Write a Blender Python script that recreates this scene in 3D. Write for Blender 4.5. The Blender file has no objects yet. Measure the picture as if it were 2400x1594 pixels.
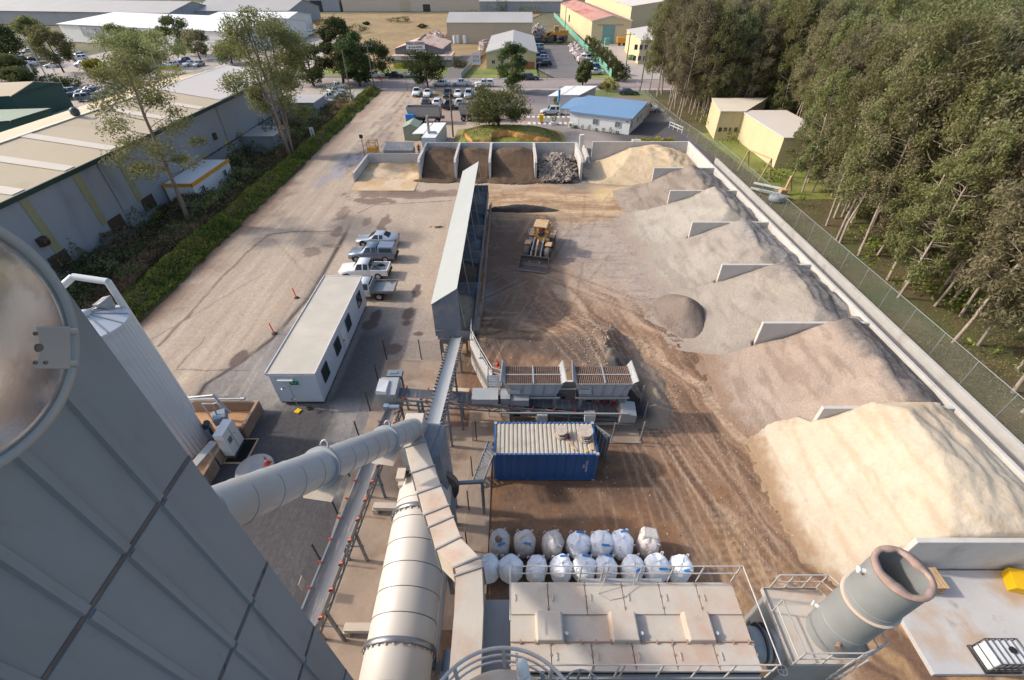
import bpy, bmesh, math, random
import numpy as np
from mathutils import Vector, Matrix
R = math.radians
C = bpy.context.scene.collection
sc = bpy.context.scene
# ---------------------------------------------------------------- camera, sky, sun, exposure
PITCH = R(39.4); FPX = 1067.0; CH = 24.5
cam_d = bpy.data.cameras.new('camera'); cam = bpy.data.objects.new('camera', cam_d); C.objects.link(cam)
cam_d.sensor_width = 36; cam_d.lens = 36 * FPX / 2400; cam_d.clip_start = 0.05; cam_d.clip_end = 6000
cam.location = (0, 0, CH); cam.rotation_euler = (math.pi / 2 - PITCH, 0, 0)
sc.camera = cam
SUN_EL, SUN_NORTH = 34.0, 7.0            # elevation; a few degrees beyond due left
w = bpy.data.worlds.new('World'); sc.world = w; w.use_nodes = True
nt = w.node_tree; bg = nt.nodes['Background']
sky = nt.nodes.new('ShaderNodeTexSky'); sky.sky_type = 'NISHITA'; sky.sun_disc = False
sky.sun_elevation = R(SUN_EL); sky.sun_rotation = R(-90 + SUN_NORTH)
sky.air_density = 1.0; sky.dust_density = 3.0; sky.ozone_density = 1.0
nt.links.new(sky.outputs[0], bg.inputs[0]); bg.inputs[1].default_value = 0.15
sd = bpy.data.lights.new('sun', 'SUN'); sun = bpy.data.objects.new('sun', sd); C.objects.link(sun)
sd.energy = 2.05; sd.angle = R(2.0); sd.color = (1.0, 0.945, 0.86)
sdir = Vector((-math.cos(R(SUN_EL)) * math.cos(R(SUN_NORTH)), math.cos(R(SUN_EL)) * math.sin(R(SUN_NORTH)), math.sin(R(SUN_EL))))
sun.rotation_euler = sdir.to_track_quat('Z', 'Y').to_euler(); sun.location = (-60, 40, 80)
sc.view_settings.view_transform = 'Standard'; sc.view_settings.look = 'None'
sc.view_settings.exposure = 0.86; sc.view_settings.gamma = 1
sc.render.engine = 'CYCLES'; sc.cycles.max_bounces = 6; sc.cycles.transparent_max_bounces = 12

# ---------------------------------------------------------------- helpers
cP, sP = math.cos(PITCH), math.sin(PITCH)
def ray(px, py):
    u = (px - 1200) / FPX; v = (py - 797) / FPX
    return Vector((u, cP - v * sP, -sP - v * cP))
def G(px, py, z=0.0):                    # point of the photograph on the level z
    d = ray(px, py); t = (z - CH) / d.z
    return Vector((d.x * t, d.y * t, z))
def GY(px, py, y):                       # ... on the upright plane at depth y
    d = ray(px, py); t = y / d.y
    return Vector((d.x * t, y, CH + d.z * t))
def GX(px, py, x):
    d = ray(px, py); t = x / d.x
    return Vector((x, d.y * t, CH + d.z * t))

def tag(o, label=None, cat=None, group=None, kind=None):
    if label: o['label'] = label
    if cat: o['category'] = cat
    if group: o['group'] = group
    if kind: o['kind'] = kind
    return o
def thing(name, label, cat, loc=(0, 0, 0), group=None):
    o = bpy.data.objects.new(name, None); C.objects.link(o); o.location = loc; o.empty_display_size = .3
    return tag(o, label, cat, group)
def worldoff(p):
    v = Vector((0, 0, 0))
    while p is not None: v = v + Vector(p.location); p = p.parent
    return v
def copy_tree(o, parent=None):
    c = o.copy(); C.objects.link(c)
    if parent is not None: c.parent = parent
    for ch in list(o.children): copy_tree(ch, c)
    return c

class MB:
    def __init__(s): s.v = []; s.f = []; s.sm = []
    def add(s, vs, fs, smooth=False):
        n = len(s.v); s.v += [tuple(v) for v in vs]; s.f += [tuple(i + n for i in f) for f in fs]; s.sm += [smooth] * len(fs)
        return s
    def box(s, x0, x1, y0, y1, z0, z1, rot=0, tilt=None):
        vs = [Vector((x, y, z)) for z in (z0, z1) for y in (y0, y1) for x in (x0, x1)]
        if rot or tilt:
            c = Vector(((x0 + x1) / 2, (y0 + y1) / 2, (z0 + z1) / 2)); m = tilt if tilt else Matrix.Rotation(rot, 3, 'Z')
            vs = [c + m @ (v - c) for v in vs]
        return s.add(vs, [(0, 2, 3, 1), (4, 5, 7, 6), (0, 1, 5, 4), (2, 6, 7, 3), (0, 4, 6, 2), (1, 3, 7, 5)])
    def hexa(s, bot, top):               # 4 points below, 4 above, counter-clockwise from above
        vs = list(bot) + list(top)
        return s.add(vs, [(3, 2, 1, 0), (4, 5, 6, 7)] + [(i, (i + 1) % 4, 4 + (i + 1) % 4, 4 + i) for i in range(4)])
    def prism(s, poly, z0, z1):          # ccw polygon in xy
        n = len(poly); vs = [(p[0], p[1], z0) for p in poly] + [(p[0], p[1], z1) for p in poly]
        return s.add(vs, [tuple(range(n - 1, -1, -1)), tuple(range(n, 2 * n))] + [(i, (i + 1) % n, n + (i + 1) % n, n + i) for i in range(n)])
    def ext(s, poly, axis, a, b):        # polygon in the plane across `axis` (x: (y,z)  y: (x,z)), from a to b
        n = len(poly)
        f = (lambda p, t: (t, p[0], p[1])) if axis == 'x' else (lambda p, t: (p[0], t, p[1]))
        vs = [f(p, a) for p in poly] + [f(p, b) for p in poly]
        return s.add(vs, [tuple(range(n - 1, -1, -1)), tuple(range(n, 2 * n))] + [(i, (i + 1) % n, n + (i + 1) % n, n + i) for i in range(n)])
    def tube(s, p0, p1, r, seg=8, r1=None, caps=True, smooth=True):
        p0, p1 = Vector(p0), Vector(p1); r1 = r if r1 is None else r1
        d = (p1 - p0)
        if d.length < 1e-6: return s
        q = d.to_track_quat('Z', 'Y'); vs = []
        for p, rr in ((p0, r), (p1, r1)):
            for k in range(seg):
                a = 2 * math.pi * k / seg; vs.append(p + q @ Vector((math.cos(a) * rr, math.sin(a) * rr, 0)))
        s.add(vs, [(k, (k + 1) % seg, seg + (k + 1) % seg, seg + k) for k in range(seg)], smooth)
        if caps: s.add(vs, [tuple(range(seg - 1, -1, -1)), tuple(range(seg, 2 * seg))])
        return s
    def path(s, pts, r, seg=8, closed=False):
        pts = [Vector(p) for p in pts]
        for a, b in zip(pts, pts[1:] + ([pts[0]] if closed else [])): s.tube(a, b, r, seg)
        return s
    def beam(s, p0, p1, w, h=None):      # rectangular bar
        p0, p1 = Vector(p0), Vector(p1); h = w if h is None else h
        d = (p1 - p0).normalized(); up = Vector((0, 0, 1)) if abs(d.z) < .98 else Vector((0, 1, 0))
        x = d.cross(up).normalized(); y = x.cross(d)
        vs = [p + x * a * w / 2 + y * b * h / 2 for p in (p0, p1) for a, b in ((-1, -1), (1, -1), (1, 1), (-1, 1))]
        return s.add(vs, [(3, 2, 1, 0), (4, 5, 6, 7), (0, 1, 5, 4), (1, 2, 6, 5), (2, 3, 7, 6), (3, 0, 4, 7)])
    def lathe(s, prof, c=(0, 0, 0), seg=24, axis=None, smooth=True, cap=False):   # prof (r, z)
        c = Vector(c); q = Vector(axis).to_track_quat('Z', 'Y') if axis else None; vs = []
        for r, z in prof:
            for k in range(seg):
                a = 2 * math.pi * k / seg; v = Vector((math.cos(a) * r, math.sin(a) * r, z)); vs.append(c + (q @ v if q else v))
        s.add(vs, [(i * seg + k, i * seg + (k + 1) % seg, (i + 1) * seg + (k + 1) % seg, (i + 1) * seg + k) for i in range(len(prof) - 1) for k in range(seg)], smooth)
        if cap: s.add(vs[:seg], [tuple(range(seg - 1, -1, -1))]); s.add(vs[-seg:], [tuple(range(seg))])
        return s
    def quad(s, *p): return s.add(p, [tuple(range(len(p)))])
    def build(s, name, m, parent=None, bevel=0, smooth=None, loc=None):
        off = worldoff(parent) if parent is not None else Vector((0, 0, 0))
        if parent is None and loc is not None: off = Vector(loc)
        me = bpy.data.meshes.new(name)
        me.from_pydata([(v[0] - off.x, v[1] - off.y, v[2] - off.z) for v in s.v], [], s.f)
        me.polygons.foreach_set('use_smooth', [bool(x) for x in s.sm] if smooth is None else [smooth] * len(s.f))
        if bevel:
            bm = bmesh.new(); bm.from_mesh(me); bmesh.ops.remove_doubles(bm, verts=bm.verts, dist=1e-4)
            es = [e for e in bm.edges if len(e.link_faces) == 2 and e.calc_face_angle(0) > .5]
            bmesh.ops.bevel(bm, geom=es, offset=bevel, segments=2, profile=.5, affect='EDGES'); bm.to_mesh(me); bm.free()
        me.update(); me.materials.append(MAT[m] if isinstance(m, str) else m)
        o = bpy.data.objects.new(name, me); C.objects.link(o)
        if parent is not None: o.parent = parent
        elif loc is not None: o.location = loc
        return o

def srgb(r, g, b, k=.72):                # colour read off a sunlit surface -> base colour
    return tuple(k * ((c / 255 / 12.92) if c / 255 < .04045 else ((c / 255 + .055) / 1.055) ** 2.4) for c in (r, g, b))
MAT = {}
def mat(name, col, rough=.75, metal=0, var=.12, vs=1.0, dirt=None, bump=0, bs=8, wave=None, emis=None, spec=.4, fine=0, stretch=None, coat=0):
    m = bpy.data.materials.new(name); m.use_nodes = True; t = m.node_tree; N = t.nodes; L = t.links
    b = N['Principled BSDF']; b.inputs['Roughness'].default_value = rough; b.inputs['Metallic'].default_value = metal
    b.inputs['Specular IOR Level'].default_value = spec
    if coat: b.inputs['Coat Weight'].default_value = coat; b.inputs['Coat Roughness'].default_value = .05
    tc = N.new('ShaderNodeTexCoord'); src = tc.outputs['Object']
    if stretch:
        mp = N.new('ShaderNodeMapping'); mp.inputs['Scale'].default_value = stretch; L.new(src, mp.inputs[0]); srcs = mp.outputs[0]
    else: srcs = src
    def noise(s_, det=5, src_=None):
        n = N.new('ShaderNodeTexNoise'); n.inputs['Scale'].default_value = s_; n.inputs['Detail'].default_value = det; n.inputs['Roughness'].default_value = .6
        L.new(src_ or srcs, n.inputs['Vector']); return n.outputs['Fac']
    def ramp(f, a, b_, ca, cb):
        r_ = N.new('ShaderNodeMapRange'); r_.inputs[1].default_value = a; r_.inputs[2].default_value = b_; r_.inputs[3].default_value = ca; r_.inputs[4].default_value = cb
        L.new(f, r_.inputs[0]); return r_.outputs[0]
    def mix(f, a, b_, ty='MIX'):
        x = N.new('ShaderNodeMix'); x.data_type = 'RGBA'; x.blend_type = ty
        if isinstance(f, float): x.inputs[0].default_value = f
        else: L.new(f, x.inputs[0])
        for i, q in ((6, a), (7, b_)):
            if isinstance(q, tuple): x.inputs[i].default_value = (*q, 1)
            else: L.new(q, x.inputs[i])
        return x.outputs[2]
    cur = tuple(col)
    if var:
        lo = tuple(max(0, c * (1 - var)) for c in col); hi = tuple(min(1, c * (1 + var)) for c in col)
        cur = mix(ramp(noise(vs), .3, .7, 0, 1), lo, hi)
    if fine:
        cur = mix(ramp(noise(vs * 14, 3), .3, .7, 0, 1), mix(fine, cur, (0, 0, 0)), cur)
    for d in ([dirt] if dirt and not isinstance(dirt, list) else (dirt or [])):   # (colour, amount, scale, threshold)
        cur = mix(ramp(noise(d[2], 8), d[3], d[3] + .18, 0, d[1]), cur, tuple(d[0]))
    if isinstance(cur, tuple): b.inputs['Base Color'].default_value = (*cur, 1)
    else: L.new(cur, b.inputs['Base Color'])
    h = None
    if bump:
        bn = N.new('ShaderNodeBump'); bn.inputs['Strength'].default_value = 1; bn.inputs['Distance'].default_value = bump
        L.new(noise(bs, 6, src), bn.inputs['Height']); h = bn.outputs[0]; L.new(h, b.inputs['Normal'])
    if wave:                             # (axis, period, depth)
        wv = N.new('ShaderNodeTexWave'); wv.bands_direction = wave[0]; wv.inputs['Scale'].default_value = .314 / wave[1]
        L.new(src, wv.inputs['Vector']); b2 = N.new('ShaderNodeBump'); b2.inputs['Distance'].default_value = wave[2]; b2.inputs['Strength'].default_value = 1
        L.new(wv.outputs['Fac'], b2.inputs['Height'])
        if h: L.new(h, b2.inputs['Normal'])
        L.new(b2.outputs[0], b.inputs['Normal'])
    if emis: b.inputs['Emission Color'].default_value = (*emis, 1); b.inputs['Emission Strength'].default_value = 1
    MAT[name] = m; return m

def vcol_mat(name, rough=.9, bump=.02, bs=6, fine=.25, fs=9, wet=False, big=0):
    """surface whose stains and soils come from a colour attribute laid over its vertices"""
    m = bpy.data.materials.new(name); m.use_nodes = True; t = m.node_tree; N = t.nodes; L = t.links
    b = N['Principled BSDF']; b.inputs['Roughness'].default_value = rough; b.inputs['Specular IOR Level'].default_value = .25
    at = N.new('ShaderNodeAttribute'); at.attribute_name = 'col'
    tc = N.new('ShaderNodeTexCoord')
    n = N.new('ShaderNodeTexNoise'); n.inputs['Scale'].default_value = fs; n.inputs['Detail'].default_value = 6; n.inputs['Roughness'].default_value = .7
    L.new(tc.outputs['Object'], n.inputs['Vector'])
    r_ = N.new('ShaderNodeMapRange'); r_.inputs[1].default_value = .3; r_.inputs[2].default_value = .7; r_.inputs[3].default_value = 1 - fine; r_.inputs[4].default_value = 1 + fine
    L.new(n.outputs['Fac'], r_.inputs[0])
    vm = N.new('ShaderNodeVectorMath'); vm.operation = 'SCALE'; L.new(at.outputs['Color'], vm.inputs[0]); L.new(r_.outputs[0], vm.inputs['Scale'])
    n3 = N.new('ShaderNodeTexNoise'); n3.inputs['Scale'].default_value = fs * 6; n3.inputs['Detail'].default_value = 4; L.new(tc.outputs['Object'], n3.inputs['Vector'])
    r3 = N.new('ShaderNodeMapRange'); r3.inputs[1].default_value = .35; r3.inputs[2].default_value = .65; r3.inputs[3].default_value = 1 - fine * .8; r3.inputs[4].default_value = 1 + fine * .8; L.new(n3.outputs['Fac'], r3.inputs[0])
    vo = N.new('ShaderNodeTexVoronoi'); vo.inputs['Scale'].default_value = fs * 1.1; L.new(tc.outputs['Object'], vo.inputs['Vector'])
    r4 = N.new('ShaderNodeMapRange'); r4.inputs[1].default_value = .04; r4.inputs[2].default_value = .10; r4.inputs[3].default_value = 1 - big; r4.inputs[4].default_value = 1; L.new(vo.outputs['Distance'], r4.inputs[0])
    mm = N.new('ShaderNodeMath'); mm.operation = 'MULTIPLY'; L.new(r3.outputs[0], mm.inputs[0]); L.new(r4.outputs[0], mm.inputs[1])
    vm2 = N.new('ShaderNodeVectorMath'); vm2.operation = 'SCALE'; L.new(vm.outputs[0], vm2.inputs[0]); L.new(mm.outputs[0], vm2.inputs['Scale'])
    L.new(vm2.outputs[0], b.inputs['Base Color'])
    bn = N.new('ShaderNodeBump'); bn.inputs['Distance'].default_value = bump; n2 = N.new('ShaderNodeTexNoise'); n2.inputs['Scale'].default_value = bs; n2.inputs['Detail'].default_value = 8
    L.new(tc.outputs['Object'], n2.inputs['Vector']); L.new(n2.outputs['Fac'], bn.inputs['Height']); L.new(bn.outputs[0], b.inputs['Normal'])
    if wet:
        mr = N.new('ShaderNodeMapRange'); mr.inputs[3].default_value = rough; mr.inputs[4].default_value = .12; L.new(at.outputs['Alpha'], mr.inputs[0]); L.new(mr.outputs[0], b.inputs['Roughness'])
    MAT[name] = m; return m

def hsh(i, j, seed):
    n = (i.astype(np.int64) * 374761393 + j.astype(np.int64) * 668265263 + seed * 974711) & 0xffffffff
    n = ((n ^ (n >> 13)) * 1274126177) & 0xffffffff
    return ((n ^ (n >> 16)) & 0xffff) / 65535.0
def vnoise(x, y, seed=0):
    xi, yi = np.floor(x), np.floor(y); fx, fy = x - xi, y - yi; fx = fx * fx * (3 - 2 * fx); fy = fy * fy * (3 - 2 * fy)
    return (hsh(xi, yi, seed) * (1 - fx) + hsh(xi + 1, yi, seed) * fx) * (1 - fy) + (hsh(xi, yi + 1, seed) * (1 - fx) + hsh(xi + 1, yi + 1, seed) * fx) * fy
def fbm(x, y, sx, sy=None, o=4, seed=0):
    sy = sx if sy is None else sy; r = 0; a = .5; t = 0
    for k in range(o): r = r + a * vnoise(x * 2 ** k / sx, y * 2 ** k / sy, seed + k * 17); t += a; a *= .55
    return r / t
def sstep(a, b, x): t = np.clip((x - a) / (b - a), 0, 1); return t * t * (3 - 2 * t)
def segdist(x, y, pts):
    d = np.full(x.shape, 1e9)
    for (ax, ay), (bx, by) in zip(pts, pts[1:]):
        vx, vy = bx - ax, by - ay; t = np.clip(((x - ax) * vx + (y - ay) * vy) / (vx * vx + vy * vy + 1e-9), 0, 1)
        d = np.minimum(d, np.hypot(x - ax - t * vx, y - ay - t * vy))
    return d
def pxs(*pts): return [tuple(G(*p))[:2] for p in pts]
def gridmesh(name, xs, ys, zf, cf, m, keep=None, parent=None):
    X, Y = np.meshgrid(xs, ys); Z = zf(X, Y) if zf else np.zeros_like(X)
    nx, ny = len(xs), len(ys); me = bpy.data.meshes.new(name)
    co = np.stack([X, Y, Z], -1).reshape(-1, 3).astype(np.float32)
    i = np.arange((ny - 1) * (nx - 1)); r, c = i // (nx - 1), i % (nx - 1); a = r * nx + c
    F = np.stack([a, a + 1, a + nx + 1, a + nx], -1)
    if keep is not None:
        k = keep(X, Y, Z).reshape(-1); F = F[k[F].any(1)]
    me.vertices.add(len(co)); me.vertices.foreach_set('co', co.ravel())
    me.loops.add(F.size); me.loops.foreach_set('vertex_index', F.ravel().astype(np.int32))
    me.polygons.add(len(F)); me.polygons.foreach_set('loop_start', (np.arange(len(F)) * 4).astype(np.int32)); me.polygons.foreach_set('loop_total', np.full(len(F), 4, np.int32))
    me.update(calc_edges=True); me.polygons.foreach_set('use_smooth', np.ones(len(F), bool))
    if cf:
        col = cf(X, Y, Z); at = me.color_attributes.new('col', 'FLOAT_COLOR', 'POINT'); at.data.foreach_set('color', col.reshape(-1, 4).astype(np.float32).ravel())
    me.materials.append(MAT[m]); o = bpy.data.objects.new(name, me); C.objects.link(o)
    if keep is not None:
        bm = bmesh.new(); bm.from_mesh(me); bmesh.ops.delete(bm, geom=[v for v in bm.verts if not v.link_faces], context='VERTS'); bm.to_mesh(me); bm.free()
    return o
# ================================================================ GROUND
mat('terrain', srgb(120, 112, 84), .95, var=.3, vs=.03, dirt=[(srgb(96, 108, 62), .8, .05, .5), (srgb(160, 140, 108), .6, .11, .55)], fine=.3)
mat('asphalt_road', srgb(168, 152, 146), .9, var=.08, vs=.12, dirt=[(srgb(140, 126, 120), .6, .3, .55)], fine=.12)
mat('lot_pale', srgb(190, 178, 166), .9, var=.08, vs=.1, dirt=[(srgb(160, 148, 140), .5, .2, .55)], fine=.1)
mat('lot_dark', srgb(128, 120, 116), .85, var=.15, vs=.12, dirt=[(srgb(80, 76, 76), .7, .15, .56), (srgb(160, 150, 140), .5, .3, .6)], fine=.15)
mat('lawn', srgb(132, 140, 66), .95, var=.25, vs=.25, dirt=[(srgb(170, 158, 90), .7, .15, .5)], fine=.25, bump=.05, bs=3)
mat('dry_grass', srgb(170, 142, 98), .95, var=.18, vs=.05, dirt=[(srgb(150, 116, 84), .8, .03, .55), (srgb(128, 124, 72), .7, .045, .56), (srgb(200, 176, 128), .6, .2, .55)], fine=.25, bump=.15, bs=.8)
mat('forest_soil', srgb(112, 98, 66), .95, var=.3, vs=.2, dirt=[(srgb(78, 92, 44), .9, .15, .48), (srgb(112, 88, 60), .8, .3, .56)], fine=.35, bump=.12, bs=1.2)
mat('concrete', srgb(196, 190, 182), .85, var=.1, vs=.5, dirt=[(srgb(160, 150, 138), .6, .8, .55)], fine=.08, bump=.01, bs=5)
mat('kerb', srgb(214, 206, 194), .85, var=.08)
mat('marking', srgb(235, 232, 225), .7, var=.1, vs=2)
vcol_mat('yard', rough=.92, bump=.06, bs=2.6, fine=.15, fs=3.2, wet=True, big=.2)

def sheet(name, poly, z, m, kind='structure'):
    mb = MB(); mb.quad(*[(p[0], p[1], z) for p in poly]); return tag(mb.build(name, m), kind=kind)
mb = MB(); mb.quad((-2500, -300, -.35), (2500, -300, -.35), (2500, 5000, -.35), (-2500, 5000, -.35)); tag(mb.build('terrain', 'terrain'), kind='structure')

def lerp3(c, col, f):
    col = np.array(col)[None, None, :]; return c * (1 - f[..., None]) + col * f[..., None]
def yard_col(X, Y, Z):
    c = np.zeros(X.shape + (3,)) + np.array(srgb(194, 174, 153)); wet = np.zeros(X.shape)
    nA = fbm(X, Y, 6, seed=3); nB = fbm(X, Y, 1.4, seed=9); nL = fbm(X, Y, .9, 14, seed=21); nW = fbm(X, Y, 2.5, seed=33); nD = fbm(X, Y, .5, seed=71)
    jx = X + (nA - .5) * 5 + (nB - .5) * 1.6; jy = Y + (fbm(X, Y, 5, seed=55) - .5) * 5 + (fbm(X, Y, 1.2, seed=57) - .5) * 1.6
    # the lane on the left: streaks along it
    c = lerp3(c, srgb(180, 158, 137), sstep(.45, .62, nL) * .5)
    c = lerp3(c, srgb(210, 193, 172), sstep(.5, .7, fbm(X, Y, 1.2, 20, seed=5)) * .35)
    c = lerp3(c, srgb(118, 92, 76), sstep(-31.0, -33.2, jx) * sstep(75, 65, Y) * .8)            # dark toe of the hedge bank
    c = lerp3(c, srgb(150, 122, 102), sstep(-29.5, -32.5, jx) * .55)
    # main yard soil
    yard = sstep(-5.2, -3.6, X + (nB - .5) * .6) * sstep(66.5, 63, jy)
    c = lerp3(c, srgb(152, 120, 96), yard)
    c = lerp3(c, srgb(124, 96, 78), yard * sstep(.5, .66, nA) * .8)
    c = lerp3(c, srgb(186, 150, 118), yard * sstep(.52, .68, fbm(X, Y, 5, 1.2, seed=41)) * .6)
    g = yard * sstep(3.0, 8.5, jx) * sstep(31, 37, jy + .5 * (jx - 9)) * sstep(58, 52, jy)         # crushed grey dust in front of the bays
    c = lerp3(c, srgb(188, 172, 158), g * (.72 + .28 * nB))
    c = lerp3(c, srgb(160, 140, 124), g * sstep(.55, .72, fbm(X, Y, 3.5, .5, seed=61)) * .6)
    sd_ = yard * sstep(51, 55, jy) * sstep(16, 12, jx)
    c = lerp3(c, srgb(190, 158, 122), sd_ * .75); c = lerp3(c, srgb(214, 184, 146), sd_ * sstep(.5, .62, fbm(X, Y, 4, 1.0, seed=81)) * .8)
    c = lerp3(c, srgb(150, 116, 90), sd_ * sstep(.5, .64, fbm(X, Y, 5, .8, seed=83)) * .6)
    y2 = sstep(58.5, 61.5, jy) * sstep(9.5, 12, jx) * sstep(68, 64, Y)
    c = lerp3(c, srgb(226, 194, 144), y2 * .9)
    # haul lane running down to the lower right: long tyre streaks
    ax = X * .92 + Y * .39; ay = Y * .92 - X * .39; wp_ = (nA - .5) * 4; st = fbm(ax + wp_, ay, .95, 14, o=3, seed=91)
    ln = yard * sstep(37, 31, jy) * sstep(2.5, 7.5, jx)
    c = lerp3(c, srgb(160, 126, 100), ln * .85)
    c = lerp3(c, srgb(206, 174, 144), ln * sstep(.52, .62, st) * .9)
    c = lerp3(c, srgb(112, 84, 66), ln * sstep(.54, .66, fbm(ax + wp_, ay, 1.1, 12, o=3, seed=95)) * .75)
    bl = yard * np.exp(-((X - 7.6) / 2.2) ** 2 - ((Y - 24) / 3.6) ** 2)
    c = lerp3(c, srgb(120, 106, 96), np.clip(bl * 1.4 * nB * 1.6, 0, 1) * .9)
    br = yard * sstep(19, 17, jy); c = lerp3(c, srgb(128, 100, 80), br * .75 * sstep(10.5, 8, jx))
    c = lerp3(c, srgb(150, 112, 82), br * sstep(.54, .66, fbm(X, Y, 2.5, 1.4, seed=99)) * .8)
    c = lerp3(c, srgb(104, 84, 70), br * sstep(.55, .7, fbm(X, Y, 3, 2, seed=97)) * .6)
    c = lerp3(c, srgb(196, 156, 112), yard * sstep(16, 10, jy) * sstep(10, 12, jx) * sstep(.42, .6, fbm(ax + wp_, ay, 1.0, 10, o=3, seed=103)) * .9)
    sw = fbm(X * .8 + Y * .5 + (nA - .5) * 5, Y * .9 - X * .5, 1.0, 6, seed=131); mid = yard * sstep(-1, 3, jx) * sstep(13, 8, jx) * sstep(27, 30, jy) * sstep(43, 37, jy); c = lerp3(c, srgb(172, 138, 110), mid * .6); c = lerp3(c, srgb(206, 178, 150), mid * sstep(.5, .62, sw) * .7); c = lerp3(c, srgb(134, 100, 76), mid * sstep(.42, .34, sw) * .6)
    # soil coloured darker along the open side of the feed bins
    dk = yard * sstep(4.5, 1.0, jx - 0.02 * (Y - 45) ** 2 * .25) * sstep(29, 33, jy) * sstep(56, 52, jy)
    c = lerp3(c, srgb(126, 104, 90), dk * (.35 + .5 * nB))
    c = lerp3(c, srgb(150, 142, 134), yard * np.exp(-((X + 2.7) / 1.0) ** 2 - ((Y - 36.6) / 1.6) ** 2))
    br2 = yard * sstep(34.5, 32, jy) * sstep(6, 3, jx) * sstep(26, 27, jy); c = lerp3(c, srgb(206, 166, 118), br2 * sstep(.5, .64, fbm(X, Y, 4, .8, seed=111)))
    c = lerp3(c, srgb(96, 84, 76), yard * sstep(30, 27.5, jy) * sstep(8, 5, jx) * sstep(24.5, 26, jy) * .75)
    # asphalt apron at the near left
    edge = pxs((905, 330), (838, 480), (806, 555), (757, 640), (720, 700), (640, 790), (560, 850), (480, 900), (455, 940), (300, 1050))
    ex = np.interp(Y, [p[1] for p in edge][::-1], [p[0] for p in edge][::-1])
    ap = sstep(-.15, .15, X - ex + (nD - .5) * .3) * sstep(-4.2, -4.8, X)
    c = lerp3(c, srgb(190, 170, 150), ap * sstep(33, 36, jy) * .6)
    near = ap * sstep(36, 31, jy)
    c = lerp3(c, srgb(154, 147, 141), near)
    c = lerp3(c, srgb(130, 124, 120), near * sstep(.45, .65, nA) * .6)
    c = lerp3(c, srgb(172, 154, 138), near * sstep(-12.5, -9, jx) * sstep(20, 25, jy) * .7)
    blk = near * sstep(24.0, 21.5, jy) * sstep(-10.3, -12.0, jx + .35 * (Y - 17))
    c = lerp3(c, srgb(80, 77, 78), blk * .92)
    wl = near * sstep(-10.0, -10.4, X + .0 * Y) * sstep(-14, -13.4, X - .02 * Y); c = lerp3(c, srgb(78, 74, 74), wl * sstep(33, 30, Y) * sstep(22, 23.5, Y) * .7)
    de = np.abs(X - ex); c = lerp3(c, srgb(66, 58, 54), np.clip(1.3 - de / .3, 0, 1) * sstep(56, 46, Y) * .95)
    c = lerp3(c, srgb(150, 140, 130), sstep(-1.9, -.3, X - ex) * sstep(0, -.1, X - ex) * sstep(46, 40, Y) * .55)
    # cracks and joints
    def line(pts, wd, colr, a):
        nonlocal c; d = segdist(X + (nB - .5) * .5, Y + (nD - .5) * .3, pts); c = lerp3(c, colr, sstep(wd, wd * .4, d) * a)
    line(pxs((1060, 470), (880, 480), (838, 500)), .18, srgb(120, 104, 90), .7)
    line(pxs((800, 540), (680, 543), (630, 550), (600, 572), (520, 650), (440, 740), (370, 810)), .22, srgb(132, 112, 94), .85)
    line(pxs((770, 700), (640, 560)), .1, srgb(150, 130, 112), .6)
    line(pxs((345, 800), (400, 770), (620, 640)), .12, srgb(150, 130, 112), .7)
    line(pxs((415, 866), (580, 868)), .1, srgb(120, 104, 90), .8); line(pxs((415, 866), (480, 790)), .1, srgb(140, 120, 100), .8)
    # the shallow drain and its damp run-off across the lane
    for (px, py, rx, ry, a) in ((880, 470, 3.2, 1.2, .9), (930, 455, 6, 1.6, .85), (1020, 452, 6, 1.4, .7), (900, 520, .7, 3.4, .9), (790, 545, 1.0, 1.6, .8), (730, 590, .9, 1.1, .8), (800, 500, .9, 2.0, .7), (860, 520, .5, 1.6, .6), (780, 575, 1.2, .5, .7)):
        g0 = G(px, py); d = np.hypot((X - g0.x) / rx, (Y - g0.y) / ry) + (nB - .5) * 1.5
        c = lerp3(c, srgb(134, 112, 96), sstep(1.05, .8, d) * a); wet = np.maximum(wet, sstep(1.0, .6, d) * .35)
    for (px, py, rx, ry) in ((977, 681, .42, 1.2), (957, 735, .55, 1.1), (952, 757, .45, .6), (980, 782, .7, .42), (880, 745, .5, 1.3), (867, 760, .9, .8), (918, 817, .9, .8), (560, 838, .6, 1.1)):
        g0 = G(px, py); d = np.hypot((X - g0.x) / rx, (Y - g0.y) / ry) + (nB - .5) * .9
        f = sstep(1.0, .82, d); c = lerp3(c, srgb(108, 90, 82), f * .95); wet = np.maximum(wet, f * .3)
    g0 = G(1027, 531); d = np.hypot((X - g0.x) / 1.0, (Y - g0.y) / .55) + (nD - .5) * 1.6; c = lerp3(c, srgb(70, 52, 40), sstep(.95, .7, d))
    # dusty grey patch with water on the far lane
    for (px, py, rx, ry, co, a, wt) in ((800, 390, 1.6, 7, (176, 168, 170), .9, .5), (760, 420, .8, 5, (168, 160, 160), .8, .4), (835, 372, 1.5, 2.5, (186, 184, 190), .8, .7), (880, 330, 3.0, 9, (158, 142, 132), .6, .2), (905, 280, 1.4, 7, (150, 134, 124), .6, .1)):
        g0 = G(px, py); d = np.hypot((X - g0.x) / rx, (Y - g0.y) / ry) + (nB - .5) * 1.0; f = sstep(1.05, .75, d) * a; c = lerp3(c, srgb(*co), f); wet = np.maximum(wet, f * wt)
    for k, xx in enumerate((-27.2, -25.6, -24.7, -23.2)):
        d = np.abs(X - xx - .5 * np.sin(Y * .12 + k)); c = lerp3(c, srgb(128, 112, 100), sstep(.55, .25, d) * sstep(66, 74, Y) * sstep(.45, .6, fbm(X, Y, .6, 1.2, seed=200 + k)) * .6)
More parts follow.
